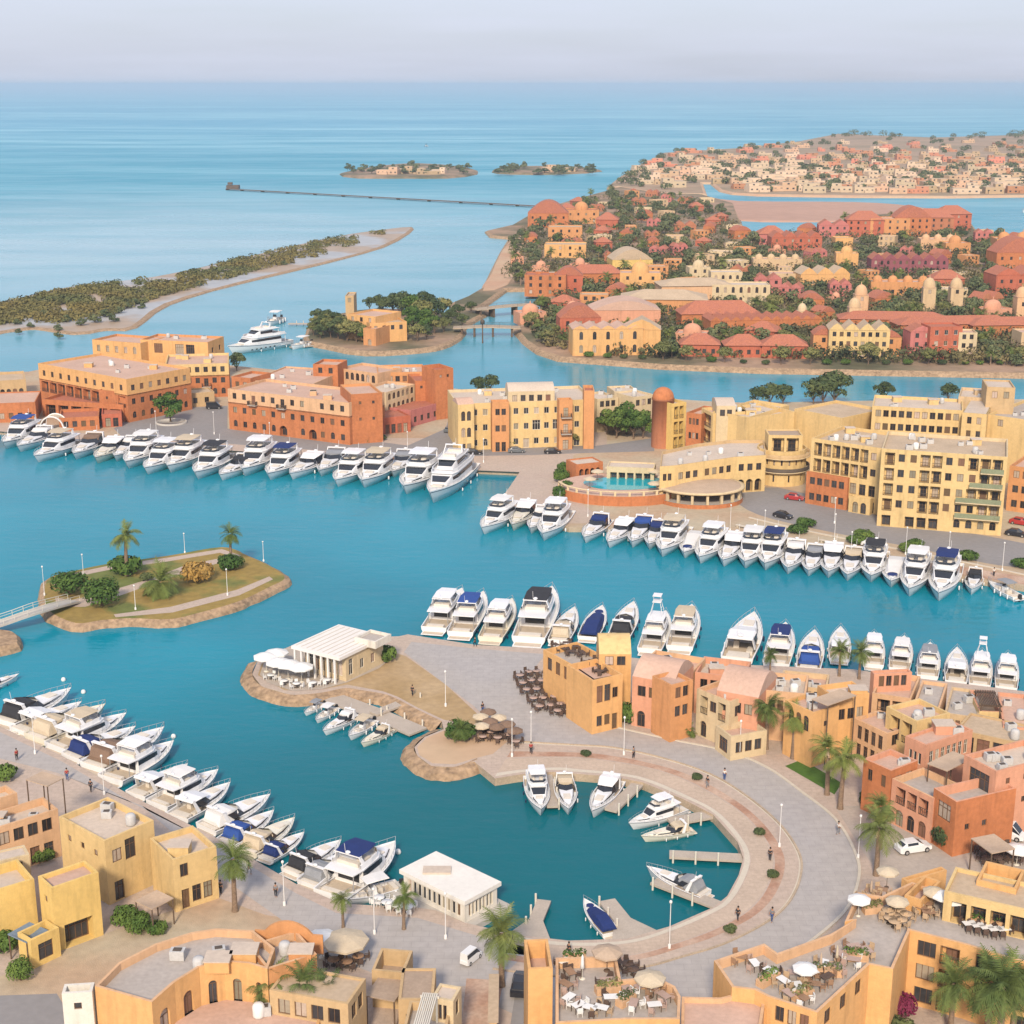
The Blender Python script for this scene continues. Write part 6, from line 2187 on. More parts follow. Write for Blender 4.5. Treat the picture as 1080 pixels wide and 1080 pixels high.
def inside(x, y, P):
    c = False
    for i in range(len(P)):
        (x0, y0), (x1, y1) = P[i - 1], P[i]
        if (y0 > y) != (y1 > y) and x < (x1 - x0) * (y - y0) / (y1 - y0) + x0:
            c = not c
    return c


def ppm(py):
    return (py - HORIZ) * .9627 / CAMH


rt_ = random.Random(21)
taken = [(v[0], v[1] - 1.5, v[2] * ppm(v[1]) * .55, max(4, v[4] * ppm(v[1]) * .35)) for v in V]
land_marks = [(v[0], v[1], v[9]) for v in V]


def spot(lo, hi, r, tries=60, x0=540, x1=1080, poly=POLY_TOWN):
    for _ in range(tries):
        x, y = rt_.uniform(x0, x1), rt_.uniform(lo, hi)
        if not inside(x, y, poly):
            continue
        s = r * ppm(y)
        if all(abs(x - a) > s * .55 + w or abs(y - b) > s * .16 + h for a, b, w, h in taken):
            return x, y
    return None


protos = {}
used_labels = {}


def near_phrase(x, y):
    a, b, lab = min(land_marks, key=lambda m: ((m[0] - x) / 1.0) ** 2 + ((m[1] - y) * 2.2) ** 2)
    rel = ('left of' if x < a else 'right of') if abs(x - a) > abs(y - b) * 1.6 else ('behind' if y < b else 'before')
    w = lab.split(' ')
    short = ' '.join(w[:6])
    for cut in (' with', ' at', ' by', ' on', ' among', ' behind', ' beside', ' near', ' left', ' right', ' above', ' below', ' before', ' high', ' touching', ' in', ' between', ' nearest'):
        k = (' ' + short).find(cut + ' ')
        if k > 8:
            short = short[:k - 1].strip() if k < len(short) else short
    return '%s the %s' % (rel, short.rstrip(','))


def scatter_villas(n, lo, hi, kinds, sc=1.0):
    for _ in range(n):
        q = spot(lo, hi, 11)
        if not q:
            continue
        x, y = q
        kd = rt_.choice(kinds)
        if kd not in protos:
            col, roof, kind, spec, w, d, h, nm = KINDS[kd]
            protos[kd] = villa('villa', 'house', 'x', x, y, w, d, h, col, roof, kind, spec, n=2)
            r = protos[kd]
        else:
            r = copy_tree(protos[kd])
        r.location = G(x, y, 1.6)
        k = rt_.uniform(.8, 1.25) * sc
        r.scale = (k * rt_.uniform(.9, 1.25), k, k)
        r.rotation_euler = (0, 0, rt_.uniform(-.5, .5))
        lab = 'small %s house %s' % (KINDS[kd][7], near_phrase(x, y))
        r['label'] = lab
        r['group'] = 'small houses of the red town'
        taken.append((x, y - 1.5, 5.5 * ppm(y), 4.5 * ppm(y) * .35))


scatter_villas(12, 325, 368, [0, 1, 2, 3, 5, 7], .78)
scatter_villas(30, 270, 325, [0, 1, 2, 3, 4, 5, 7, 6], .78)
scatter_villas(42, 205, 270, [0, 1, 0, 3, 4, 7, 6, 7, 4, 5, 6], .8)
placed = []
for lo, hi, n, ks in ((352, 386, 90, (.7, 1.05)), (300, 352, 120, (.75, 1.3)), (250, 300, 110, (.85, 1.45)), (205, 250, 80, (.9, 1.6))):
    for _ in range(n):
        q = spot(lo, hi, 3.0, 60)
        if not q:
            continue
        x, y = q
        kd = rt_.choice(['tree_far', 'tree_far', 'tree_far', 'tree_olive' if y > 330 else 'tree_far', 'palm', 'palm', 'bush_dark'])
        if sum(1 for t_ in placed if t_ != 'palm' and t_ != 'bush_dark') > 205 and kd not in ('palm', 'bush_dark'):
            kd = rt_.choice(['palm', 'bush_dark'])
        placed.append(kd)
        k = rt_.uniform(*ks)
        nm = {'tree_far': 'dark green tree', 'tree_olive': 'olive tree', 'palm': 'date palm', 'bush_dark': 'dark shrub'}[kd]
        if kd == 'bush_dark':
            k *= 1.5
        plant(kd, x, y, '%s %s %s' % ('tall' if k > 1.1 else 'small' if k < .9 else 'mid-sized', nm, near_phrase(x, y)), 'trees of the red town', k=k, z=1.6, kz=k * rt_.uniform(.75, 1.1) * (.8 if kd == 'palm' else 1))
        taken.append((x, y - 1, 2.2 * ppm(y), 2.0 * ppm(y) * .3))
for i, x in enumerate(range(556, 1075, 21)):
    xx = x + rt_.uniform(-6, 6)
    yy = 388 if xx > 800 else (352 + (xx - 556) * .55 if xx < 600 else 379 + (xx - 600) * .042)
    if xx < 600:
        yy -= 4
    plant(rt_.choice(['bush', 'bush_dark', 'tree_olive']), xx, yy - 3.5, 'low green tree on the town bank edge, number %s from the left' % (ORD[i] if i < 20 else 'twenty %s' % ORD[i - 20]), 'trees along the town bank', k=rt_.uniform(.8, 1.2), z=1.6)

# low garden planting between the houses, one mass
gs = MB()
rg = random.Random(77)
cnt = 0
while cnt < 3600:
    y = 206 + 180 * rg.random() ** .85
    x = rg.uniform(512, 1082)
    if not inside(x, y, POLY_TOWN):
        continue
    if any(abs(x - a) < w and b - h * 1.3 < y < b + 1.2 for a, b, w, h in taken[:len(V)]):
        continue
    cnt += 1
    p = G(x, y, 1.6)
    R = rg.uniform(1.0, 3.6)
    leaf_cloud(gs, [(p.x, p.y, 1.6 + R * .7, R, R * .85)], 22, .66, rg)
tag(gs.build('garden_shrubbery', mat('garden_leaf', (0.055, 0.07, 0.03), .85, .4, .03, .3, col2=(0.15, 0.12, 0.05))), kind='stuff')

# ------------------------------------------------------------------ far pale town and islets
M_FP = mat('far_plaster', (0.50, 0.35, 0.22), .9, .12, .02, .2, rnd=.22)
M_FW = mat('far_plaster_pale', (0.58, 0.45, 0.32), .9, .1, .02, .2, rnd=.18)
M_FR = mat('far_plaster_red', (0.50, 0.22, 0.13), .9, .15, .02, .2, rnd=.22)


def far_house(seed, m):
    rr = random.Random(seed)
    mb = MB()
    w, d, h = rr.uniform(10, 17), rr.uniform(9, 13), rr.uniform(4, 6.5)
    mb.box((0, d / 2, h / 2 - .3), (w, d, h + .6), 0)
    mb.box((0, d / 2, h + .02), (w - .8, d - .8, .06), 2)
    w2 = w * rr.uniform(.35, .6)
    x2 = rr.choice([-1, 1]) * (w - w2) / 2 * .9
    mb.box((x2, d * .55, h + 1.5), (w2, d * .7, 3.0), 0)
    mb.box((x2, d * .55, h + 3.02), (w2 - .7, d * .7 - .7, .06), 2)
    n = int(w / 2.8)
    for i in range(n):
        x = -w / 2 + w * (i + .5) / n
        mb.box((x, -.02, h * .48), (1.1, .1, 1.5), 1)
    mb.box((x2, d * .2 - .02, h + 1.6), (1.2, .1, 1.4), 1)
    mb.box((-x2 * .6, -1.2, 1.3), (w * .4, 2.4, 2.6), 0)
    o = mb.build('villa', [m, M_GLASS, ROOF['tan']])
    return o


FPROT = [far_house(i, (M_FP, M_FW, M_FR)[j]) for j in range(3) for i in range(j * 10, j * 10 + 3)]
fp_used = set()


def put_far(idx, x, y, z, label, group):
    o = FPROT[idx]
    if idx in fp_used:
        o = o.copy()
        COL.objects.link(o)
    fp_used.add(idx)
    o.location = G(x, y, z)
    k = rt_.uniform(.85, 1.25)
    o.scale = (k * rt_.uniform(.9, 1.5), k, k * .72)
    o.rotation_euler = (0, 0, rt_.uniform(-.25, .25))
    tag(o, label, 'house', group)


POLY_FAR = [(650, 196), (680, 172), (705, 161), (785, 156), (845, 149), (885, 142), (930, 144), (986, 146), (1080, 143), (1110, 143), (1110, 204), (1000, 205), (900, 205), (800, 203), (770, 200), (752, 190), (736, 190), (715, 200), (690, 200)]
taken = []
CNAME = ['ochre', 'pale', 'red']
for yy, n in ((203.0, 26), (198.5, 26), (194, 26), (189.5, 24), (185, 24), (181, 22), (177, 22), (173, 20), (169, 18), (165, 16), (161, 14), (157, 12), (152, 10)):
    for i in range(n):
        x = 655 + (1090 - 655) * (i + rt_.uniform(.1, .9)) / n
        y = yy + rt_.uniform(-1.6, 1.6)
        if not inside(x, y, POLY_FAR) or (x < 760 and rt_.random() < .25):
            continue
        fam = rt_.choices((0, 1, 2), (.45, .45, .10) if y > 178 else (.4, .2, .4))[0]
        idx = fam * 3 + rt_.randrange(3)
        where = ('on the waterfront' if y > 200 else 'in the front rows' if y > 187 else 'in the middle rows' if y > 170 else 'in the rearmost rows')
        side = 'left end' if x < 740 else 'left half' if x < 850 else 'middle' if x < 960 else 'right half'
        put_far(idx, x, y, 2.0, 'small %s flat-roofed house %s of the far town, %s' % (CNAME[fam], where, side), 'houses of the far town, %s %s' % (side, where))
        taken.append((x, y, 5, 1.2))
ft = MB()
for i in range(330):
    y = 143 + 60 * rt_.random() ** .75
    x = rt_.uniform(650, 1085)
    if i >= 290:
        x = 890 + (i - 290) * 5 + rt_.uniform(-3, 3)
        y = 142 + rt_.uniform(.6, 3)
    if not inside(x, y, POLY_FAR):
        continue
    p = G(x, y, 2)
    R = rt_.uniform(2.6, 5.2) * (1.5 if i >= 290 else 1)
    for _ in range(2):
        c = (p.x + rt_.uniform(-.7, .7) * R, p.y + rt_.uniform(-.7, .7) * R, 2 + R * .75)
        leaf_cloud(ft, [(*c, R, R * .85)], 60, 1.1, rt_)
tag(ft.build('distant_trees', L_FAR), kind='stuff')
# the bare field edge and the two islets
for i, (x, y) in enumerate(((425, 183), (440, 183.5), (452, 184), (462, 183), (408, 184))):
    put_far(i % 4, x, y, 2.0, 'sand-coloured house on the left islet, %s from the left' % ORD[[1, 2, 3, 4, 0][i]], 'houses on the islets')
for i, (x, y) in enumerate(((578, 181), (592, 181))):
    put_far(1 + i, x, y, 2.0, 'pale house on the right islet, %s one' % ('left', 'right')[i], 'houses on the islets')
for i in range(50):
    x = rt_.uniform(366, 498) if i < 26 else rt_.uniform(524, 628)
    y = rt_.uniform(177, 184)
    plant('tree_far', x, y, 'dark tree on the %s islet in the sea' % ('left' if i < 26 else 'right'), 'trees on the %s islet' % ('left' if i < 26 else 'right'), k=rt_.uniform(.9, 1.8), z=2.0, kz=rt_.uniform(.7, 1.3))

# ------------------------------------------------------------------ mangroves on the reef island: one mass plus single bushes
rm = random.Random(5)
POLY_REEF = [(-20, 345), (0, 344), (60, 342), (115, 334), (160, 316), (235, 296), (320, 276), (390, 258), (428, 243), (413, 243), (347, 254), (262, 273), (169, 295), (89, 303), (36, 314), (0, 324), (-20, 330)]
SOUTH = [(-20, 348), (40, 345), (80, 349), (111, 346), (138, 344), (173, 320), (249, 298), (333, 278), (400, 260), (433, 242)]
NORTH = [(-20, 326), (0, 320), (36, 311), (89, 300), (169, 291), (262, 271), (347, 251), (413, 241), (433, 240)]


def interp(T, x):
    for (a, b), (c, d) in zip(T, T[1:]):
        if a <= x <= c:
            return b + (d - b) * (x - a) / (c - a)
    return T[-1][1]


mb = MB()
cnt = 0
while cnt < 950:
    x, y = rm.uniform(-15, 428), rm.uniform(243, 346)
    if not inside(x, y, POLY_REEF):
        continue
    # dense on the seaward side and at the left end, bare along the channel beach
    so, no = interp(SOUTH, x), interp(NORTH, x)
    f = (so - y) / max(1, so - no)
    den = .95 if f > (.14 if x < 100 else .26) else .02
    gap = sin(x * .045 + y * .12) + .6 * sin(x * .11 - y * .2)
    if rm.random() > den or gap < (-1.15 if x < 150 else -.25):
        continue
    p = G(x, y, .5)
    R = rm.uniform(1.6, 3.6)
    leaf_cloud(mb, [(p.x, p.y, .6 + R * .3, R, R * .55)], 46, .62, rm)
    cnt += 1
tag(mb.build('mangrove_thicket', mat('mangrove_leaf', (0.20, 0.16, 0.05), .85, .4, .03, .25, col2=(0.09, 0.10, 0.035))), kind='stuff')
for i, (x, y, k) in enumerate(((18, 343, .5), (32, 346, .45), (70, 340, .6), (86, 344, .6), (100, 341, .7), (112, 335, .7), (120, 340, .6), (126, 331, .6), (134, 326, .55), (142, 322, .6), (150, 326, .5), (62, 349, .5), (46, 335, .6), (160, 314, .5), (182, 309, .5), (210, 302, .5), (240, 294, .5), (300, 280, .5), (62, 357, .5), (20, 352, .4))):
    plant('tree_far', x, y, 'single dark mangrove bush on the tidal flat of the reef island, %s listed from the sea end' % ORD[i] if False else 'single dark mangrove bush standing on the pale tidal flat', 'single mangrove bushes on the tidal flat', k=k, z=.4, kz=k * .8)

# ------------------------------------------------------------------ bridges, piers, pavilion, floating house
def slab_path(pts, w, t, mb, mi=0):
    """deck along 3-D points"""
    P = [Vector(p) for p in pts]
    L, R = [], []
    for i, p in enumerate(P):
        a, b = P[max(i - 1, 0)], P[min(i + 1, len(P) - 1)]
        d = b - a
        n = Vector((-d.y, d.x, 0)).normalized() * w / 2
        L.append(p + n)
        R.append(p - n)
    dz = Vector((0, 0, t))
    mb.grid([[l, r, r - dz, l - dz] for l, r in zip(L, R)], mi, True, False)
    mb.poly([L[0], R[0], R[0] - dz, L[0] - dz], mi)
    mb.poly([L[-1], R[-1], R[-1] - dz, L[-1] - dz], mi)
    return L, R


def bridge(label, pts, w, piers, rail=True, m=None, step=2):
    root = empty('footbridge', (pts[0][0], pts[0][1], 0), label, 'bridge')
    org = tuple(root.location)
    mb = MB()
    P = smooth_line(pts, 6)
    L, R = slab_path(P, w, .35, mb)
    mb.build('deck', m or M_CONC, root, org)
    if rail:
        for side in (L, R):
            mr = MB()
            up = Vector((0, 0, 1.0))
            for a, b in zip(side, side[1:]):
                mr.tube(a + up, b + up, .06, n=4, cap=False)
                mr.tube(a + up * .55, b + up * .55, .04, n=4, cap=False)
            for a in side[::step]:
                mr.tube(a, a + up, .05, n=4)
            mr.build('railing', M_WFRAME if m is None else M_RAIL, root, org)
    for i in piers:
        k = int(i * (len(P) - 1))
        p = P[k]
        mp = MB()
        d = (P[min(k + 1, len(P) - 1)] - P[max(k - 1, 0)])
        mp.box((p.x, p.y, p.z / 2 - .6), (.7, w * .8, p.z + .5), 0, math.atan2(d.y, d.x))
        mp.build('pier', M_DARKWOOD, root, org)
    return root


a, b, c = G(78, 633, 1.75), G(40, 643, 2.9), G(2, 656, 1.9)
e = c + (c - b) * .9
e.z = 1.4
bridge('pale arched footbridge from the left edge to the small island', [tuple(a), tuple(b), tuple(c), tuple(e)], 2.6, [])
p, q = G(500, 326, 3.6), G(584, 320, 3.6)
bridge('upper road bridge across the channel mouth, the one farther away', [tuple(p), tuple(p.lerp(q, .5) + Vector((0, 0, .5))), tuple(q)], 5.5, [.15, .32, .5, .68, .85], True, M_QUAY)
p, q = G(478, 345, 3.4), G(549, 345, 3.4)
bridge('lower road bridge across the channel mouth, the one closer to the hotels', [tuple(p), tuple(p.lerp(q, .5) + Vector((0, 0, .4))), tuple(q)], 5.5, [.18, .4, .62, .84], True, M_QUAY)
p, q = G(240, 199, 1.2), G(566, 217, 1.2)
bridge('long thin jetty far out in the sea', [tuple(p), tuple(p.lerp(q, .5)), tuple(q)], 5, [i / 12 for i in range(13)], False, M_DARKWOOD)
r = empty('jetty_head', G(246, 199, 0), 'dark pier head at the outer end of the sea jetty', 'pier')
mb = MB()
mb.box((G(246, 199, 0).x, G(246, 199, 0).y, 1.6), (11, 8, 3.0))
mb.build('deck', M_DARKWOOD, r, tuple(r.location))
mb = MB()
mb.box((G(243, 199, 0).x, G(243, 199, 0).y, 4.6), (4, 4, 2.0))
mb.build('shelter', M_DARKWOOD, r, tuple(r.location))


def pier(label, pts, w, z=.75, piles=3, group='piers of the round basin', root_w=None):
    P = [G(x, y, z) for x, y in pts]
    root = empty('pier', (P[0].x, P[0].y, 0), label, 'pier', group)
    org = tuple(root.location)
    mb = MB()
    slab_path(P, w, .3, mb)
    if root_w:
        d = (P[1] - P[0]).normalized()
        n = Vector((-d.y, d.x, 0))
        z3 = Vector((0, 0, .004))
        mb.poly([P[0] - d * 1.0 + n * root_w / 2 + z3, P[0] - d - n * root_w / 2 + z3, P[0] + d * 4 - n * w / 2 + z3, P[0] + d * 4 + n * w / 2 + z3])
    mb.build('deck', M_WOOD, root, org)
    for i in range(piles):
        t = .35 + .6 * i / max(1, piles - 1)
        p = P[0].lerp(P[-1], t)
        d = (P[-1] - P[0]).normalized()
        n = Vector((-d.y, d.x, 0)) * (w / 2 + .1)
        mp = MB()
        mp.tube(p + n - Vector((0, 0, 1.5)), p + n + Vector((0, 0, .9)), .13, n=7)
        mp.build('pile', M_WFRAME, root, org)
    return root


pier('narrow finger pier between the two boats at the top of the basin', [(576, 814), (583, 850)], 1.5)
pier('finger pier beside the third boat at the top right of the basin', [(676, 823), (644, 854)], 1.7)
pier('finger pier behind the pair of boats at the right of the basin', [(751, 858), (706, 866)], 1.9)
pier('empty finger pier at the right side of the basin', [(785, 904), (706, 900)], 1.7)
pier('finger pier below the white cruiser at the lower right of the basin', [(760, 955), (690, 928)], 1.7)
pier('finger pier beside the navy covered boat at the bottom of the basin', [(672, 989), (640, 949)], 2.0, root_w=7)
pier('short lone finger pier at the bottom left of the basin', [(557, 990), (574, 949)], 1.6, root_w=6)
pier('floating pontoon with small boats beside the pavilion', [(350, 735), (396, 752), (441, 771)], 3.4, .6, 4, None)
pier('gangway from the spit to the floating pontoon', [(462, 726), (394, 752)], 1.7, .95, 2, None)
pier('small dark jetty left of the garden island', [(304, 341), (328, 341)], 2.0, .8, 3, None)
pier('low white landing stage at the stern of the big anchored yacht', [(306, 366), (330, 364)], 2.2, .6, 2, None)
q = G(509, 362, 0)
r = empty('channel_marker', q, 'slim marker post standing in the channel below the bridges', 'post')
mb = MB()
mb.tube((q.x, q.y, -1), (q.x, q.y, 7), .28, .2, 8)
mb.build('post', M_DARKWOOD, r, tuple(q))
mb = MB()
mb.lathe([(0, 7), (.8, 7.0), (.8, 8.2), (0, 8.8)], q, 8)
mb.build('top_mark', M_RAIL, r, tuple(q))

# floating house
A, B, C = (421, 917), (490, 951), (529, 930)
h = 3.5
P = rect(A, B, C, h, .2)
org = (sum(p[0] for p in P) / 4, sum(p[1] for p in P) / 4, 0)
root = empty('floating_house', org, 'white floating house with a flat roof moored at the left promenade', 'houseboat')
mb = MB()
Q = offset(P, .8)
mb.cap(Q, .75)
mb.grid([[(x, y, -.4) for x, y in Q], [(x, y, .75) for x, y in Q]], 0, True, False)
mb.build('hull', M_CONC, root, org)
block(root, org, offset(P, -.35), .75, 3.2, 'white', 'pale', .04, {0: 'L:11;w=1.8', 1: 'L:7', 3: 'L:5'}, True)
mb = MB()
mb.cap(P, 3.7)
mb.grid([[(x, y, 3.2) for x, y in P], [(x, y, 3.7) for x, y in P]], 0, True, False)
mb.cap(P, 3.2)
mb.build('roof', mat('white_roof', (0.70, 0.67, 0.62), .9, .08, .3, 2), root, org)
mb = MB()
c = Vector((org[0], org[1]))
mb.box((c.x - 1.5, c.y + 1, 3.82), (3.2, 1.6, .25))
mb.build('roof_light', ROOF['pale'], root, org)

# pavilion on the spit
P = rect((307, 681), (358, 694), (418, 673), 4.6)
org = (sum(p[0] for p in P) / 4, sum(p[1] for p in P) / 4, ZQ)
root = empty('pavilion', org, 'white flat-roofed waterside pavilion on the rocky tip of the spit', 'pavilion')
mb = MB()
mb.cap(P, ZQ + 4.6)
mb.grid([[(x, y, ZQ + 4.1) for x, y in P], [(x, y, ZQ + 4.6) for x, y in P]], 0, True, False)
mb.cap(P, ZQ + 4.1)
mb.build('roof', mat('pavilion_roof', (0.72, 0.68, 0.64), .85, .07, .2, 1.5), root, org)
p0, p1, p2, p3 = (Vector(p) for p in P)
mb = MB()
u, v = (p1 - p0).normalized(), (p3 - p0).normalized()
for i in range(9):                                   # roof battens
    a = p0.lerp(p1, (i + .5) / 9) + v * .5
    b = p3.lerp(p2, (i + .5) / 9) - v * .5
    m = (a + b) / 2
    mb.box((m.x, m.y, ZQ + 4.65), ((b - a).length, .12, .05), 0, math.atan2(v.y, v.x))
mb.build('roof_ribs', M_WFRAME, root, org)
n = 0
for a, b, k in ((p0, p1, 7), (p0, p3, 7)):
    for i in range(k):
        q = a.lerp(b, (i + .25) / k)
        q = q.lerp(Vector(org[:2]), .04)
        m = MB()
        m.box((q.x, q.y, ZQ + 2.05), (.28, .28, 4.1), 0, math.atan2(u.y, u.x))
        m.build('column', M_WHITE, root, org)
q0, q1, q2, q3 = (Vector(p) for p in P)
Pi = [tuple(q0.lerp(q1, .12).lerp(q3.lerp(q2, .12), .16)), tuple(q1.lerp(q2, .16) - u * .35), tuple(q2 - u * .35 - v * .4), tuple(q3.lerp(q2, .12) - v * .4)]
block(root, org, Pi, ZQ, ZQ + 4.05, 'cream', 'pale', .04, {0: 'L:6', 1: 'L|.|w|.|w|.', 3: 'L:5'}, True)
Pu = rect((374, 672), (396, 677), (410, 668), 5.4)
block(root, org, Pu, ZQ + 4.61, ZQ + 5.4, 'white', 'grey', .45, None, True, name='roof_light')
deck = [Gv(x, y, ZQ) for x, y in [(274, 712), (282, 720), (308, 729), (340, 727), (366, 720), (400, 705), (418, 690), (300, 684), (278, 700)]]
sheet('terrace_deck', deck, ZQ + .05, M_WOOD)

# ------------------------------------------------------------------ parasols, tables, chairs
PCOL = {'white': M_WHITE, 'tan': M_CANVAS, 'brown': CANV['brown'], 'cream': CANV['beige']}
_par = {}


def parasol(px, py, label, col='tan', group=None, r=1.5, h=2.5, z=ZQ, closed=False):
    key = (col, closed)
    if key not in _par:
        root = empty('parasol', (0, 0, 0), 'x', 'parasol')
        mb = MB()
        mb.tube((0, 0, 0), (0, 0, 2.55), .035, n=6)
        mb.lathe([(.0, .12), (.3, .1), (.32, 0)], (0, 0, 0), 10)
        mb.build('pole', M_WFRAME if col == 'white' else M_DARKWOOD, root)
        mb = MB()
        if closed:
            mb.lathe([(.02, 2.6), (.13, 2.3), (.17, 1.6), (.22, 1.15), (.1, 1.1)], (0, 0, 0), 8)
        else:
            mb.lathe([(.02, 2.62), (.75, 2.42), (1.5, 2.1)], (0, 0, 0), 8)
            mb.lathe([(1.5, 2.1), (1.51, 1.92)], (0, 0, 0), 8)
            mb.lathe([(1.46, 2.07), (.7, 2.36), (.03, 2.55)], (0, 0, 0), 8)
            mb.sm = [False] * len(mb.f)
        mb.build('canopy', PCOL[col], root)
        _par[key] = root
    else:
        root = copy_tree(_par[key])
    root.location = G(px, py, z)
    root.scale = (r / 1.5, r / 1.5, h / 2.5)
    root.rotation_euler = (0, 0, RND.uniform(0, 3))
    tag(root, label, 'parasol', group)
    if not group and 'group' in root:
        del root['group']
    return root


_furn = {}


def table_mesh(kind):
    mb = MB()
    if kind == 'round':
        mb.lathe([(0, .74), (.62, .74), (.64, .70), (.0, .69)], (0, 0, 0), 14)
        mb.tube((0, 0, 0), (0, 0, .7), .06, n=6, mi=1)
        mb.lathe([(0, .05), (.34, .03), (.35, 0)], (0, 0, 0), 10, 1)
    else:
        mb.box((0, 0, .72), (1.3, .8, .05))
        for x in (-.58, .58):
            for y in (-.33, .33):
                mb.box((x, y, .345), (.06, .06, .69), 1)
    return mb


def chair_mesh():
    mb = MB()
    mb.box((0, 0, .43), (.5, .5, .1), 0)
    mb.box((0, .24, .72), (.5, .07, .5), 0)
    for x in (-.25, .25):
        mb.box((x, .02, .6), (.06, .46, .06), 0)
        for y in (-.21, .21):
            mb.box((x * .85, y, .2), (.05, .05, .4), 0)
    return mb


def furn(kind, col, x, y, z, rz, label, group):
    key = (kind, col)
    cm = {'dark': M_WICKER, 'brown': mat('brown_wood', (0.30, 0.18, 0.11), .8, .15, 1, 4), 'white': M_WHITE, 'pink': mat('rose_wood', (0.42, 0.30, 0.25), .8, .1, 1, 4), 'tan': mat('tan_wicker', (0.46, 0.33, 0.21), .85, .15, 1, 5)}[col]
    if key not in _furn:
        mb = chair_mesh() if kind == 'chair' else table_mesh(kind)
        _furn[key] = mb.build('cafe_chair' if kind == 'chair' else 'cafe_table', [cm, M_RAIL])
        o = _furn[key]
    else:
        o = _furn[key].copy()
        COL.objects.link(o)
    o.location = (x, y, z)
    o.rotation_euler = (0, 0, rz)
    s = 1.0
    o.scale = (s, s, s)
    tag(o, label, 'chair' if kind == 'chair' else 'table', group)
    return o


rf = random.Random(3)


def seating(px, py, z, tcol, ccol, where, n=4, tk='round', phase=None, d=.95):
    p = G(px, py, z)
    a0 = rf.uniform(0, 6.28) if phase is None else phase
    furn(tk, tcol, p.x, p.y, z, a0, '%s cafe table %s' % ({'dark': 'dark brown', 'pink': 'rose-brown', 'white': 'white', 'brown': 'brown', 'tan': 'tan'}[tcol], where), 'cafe tables ' + where)
    for i in range(n):
        a = a0 + 2 * pi * i / n
        furn('chair', ccol, p.x + cos(a) * d, p.y + sin(a) * d, z, a - pi / 2, '%s cafe chair %s' % ({'dark': 'dark wicker', 'brown': 'brown', 'white': 'white', 'tan': 'tan', 'pink': 'rose-brown'}[ccol], where), 'cafe chairs ' + where)


# dark wicker cluster by the orange restaurant
for px, py in ((549, 716), (557, 712), (567, 711), (577, 714), (551, 724), (561, 721), (571, 721), (582, 722), (556, 732), (566, 730), (577, 730), (588, 730), (562, 741), (573, 739), (584, 739), (594, 738), (569, 748), (580, 747), (591, 747), (601, 746), (600, 753), (588, 754)):
    seating(px + rf.uniform(-1, 1), py + rf.uniform(-1, 1), ZQ + .015, 'pink', 'dark', 'on the plaza beside the orange restaurant', 4, 'round', None, 1.0)
# headland parasols
for i, (px, py) in enumerate(((507, 768), (515, 763), (517, 773), (526, 769), (524, 779), (535, 776), (508, 778), (543, 783))):
    parasol(px, py, 'tan-brown parasol on the stone headland, %s in the cluster' % ['leftmost', 'rearmost', 'central', 'rear right', 'front middle', 'front right', 'front left', 'outermost right'][i], 'brown' if i % 3 else 'cream', 'parasols on the stone headland', 1.2, 2.2)
    seating(px + 1, py + 3, ZQ + .02, 'pink', 'dark', 'under the headland parasols', 3)
# white tent parasols of the pavilion
for i, (px, py) in enumerate(((281, 708), (292, 704), (304, 716), (318, 719), (294, 714))):
    parasol(px, py, 'white parasol on the pavilion deck, %s' % ['leftmost', 'rear one', 'front middle', 'front right', 'middle one'][i], 'white', 'white parasols on the pavilion deck', 2.0, 3.0, ZQ + .06)
for px, py in ((286, 716), (300, 722), (313, 725), (330, 724), (345, 721)):
    seating(px, py, ZQ + .06, 'white', 'white', 'on the pavilion deck', 3)
# roof terrace of the orange restaurant
zr = ZQ + 7.2 - 1.0
for px, py in ((586, 684), (594, 688), (602, 691), (598, 682), (608, 686), (614, 692), (620, 702), (628, 700), (634, 705), (640, 710), (632, 712)):
    seating(px, py, zr if px < 617 else zr + .8, 'dark', 'dark', 'on the roof of the orange restaurant', 3, 'square', None, .85)
# cafe building roof
zc = ZQ + 8.0 - 1.05
for px, py in ((596, 1020), (601, 1031), (597, 1044), (600, 1058), (610, 1066), (622, 1069), (634, 1069), (640, 1040), (644, 1058), (662, 1050), (676, 1046), (690, 1048), (700, 1056), (668, 1064), (690, 1066)):
    seating(px, py, zc, rf.choice(['brown', 'pink', 'white']), rf.choice(['brown', 'tan', 'dark', 'pink', 'white']), 'on the cafe building roof', 3, 'square', None, .85)
for i, (px, py, c) in enumerate(((614, 1032, 'white'), (640, 1024, 'tan'), (685, 1052, 'cream'))):
    parasol(px, py, '%s parasol on the cafe building roof' % c, c, None, 1.5, 2.5, zc, c == 'white')
# terrace building
zt = ZQ + 8.2 - 1.0
for px, py in ((780, 1015), (796, 1022), (812, 1030), (826, 1040), (842, 1046), (858, 1044), (838, 1032), (856, 1030), (872, 1036), (868, 1022), (884, 1026), (886, 1012), (900, 1018), (900, 1004), (914, 1008), (832, 1054), (846, 1058)):
    seating(px, py, zt, rf.choice(['brown', 'pink', 'white', 'dark']), rf.choice(['brown', 'dark', 'tan', 'pink', 'white']), 'on the lower roof terrace along the plaza', 3, 'square', None, .85)
for px, py in ((936, 966), (943, 972), (949, 966), (943, 978), (950, 976), (955, 970), (938, 974)):
    seating(px, py, zt, 'tan', 'tan', 'in the round tan cluster of the upper terrace', 2, 'round', None, .8)
for px, py in ((912, 952), (918, 946), (924, 950), (917, 957), (929, 944), (973, 964), (979, 968), (976, 959)):
    seating(px, py, zt, 'brown', 'tan', 'along the upper terrace wall', 3, 'square', None, .8)
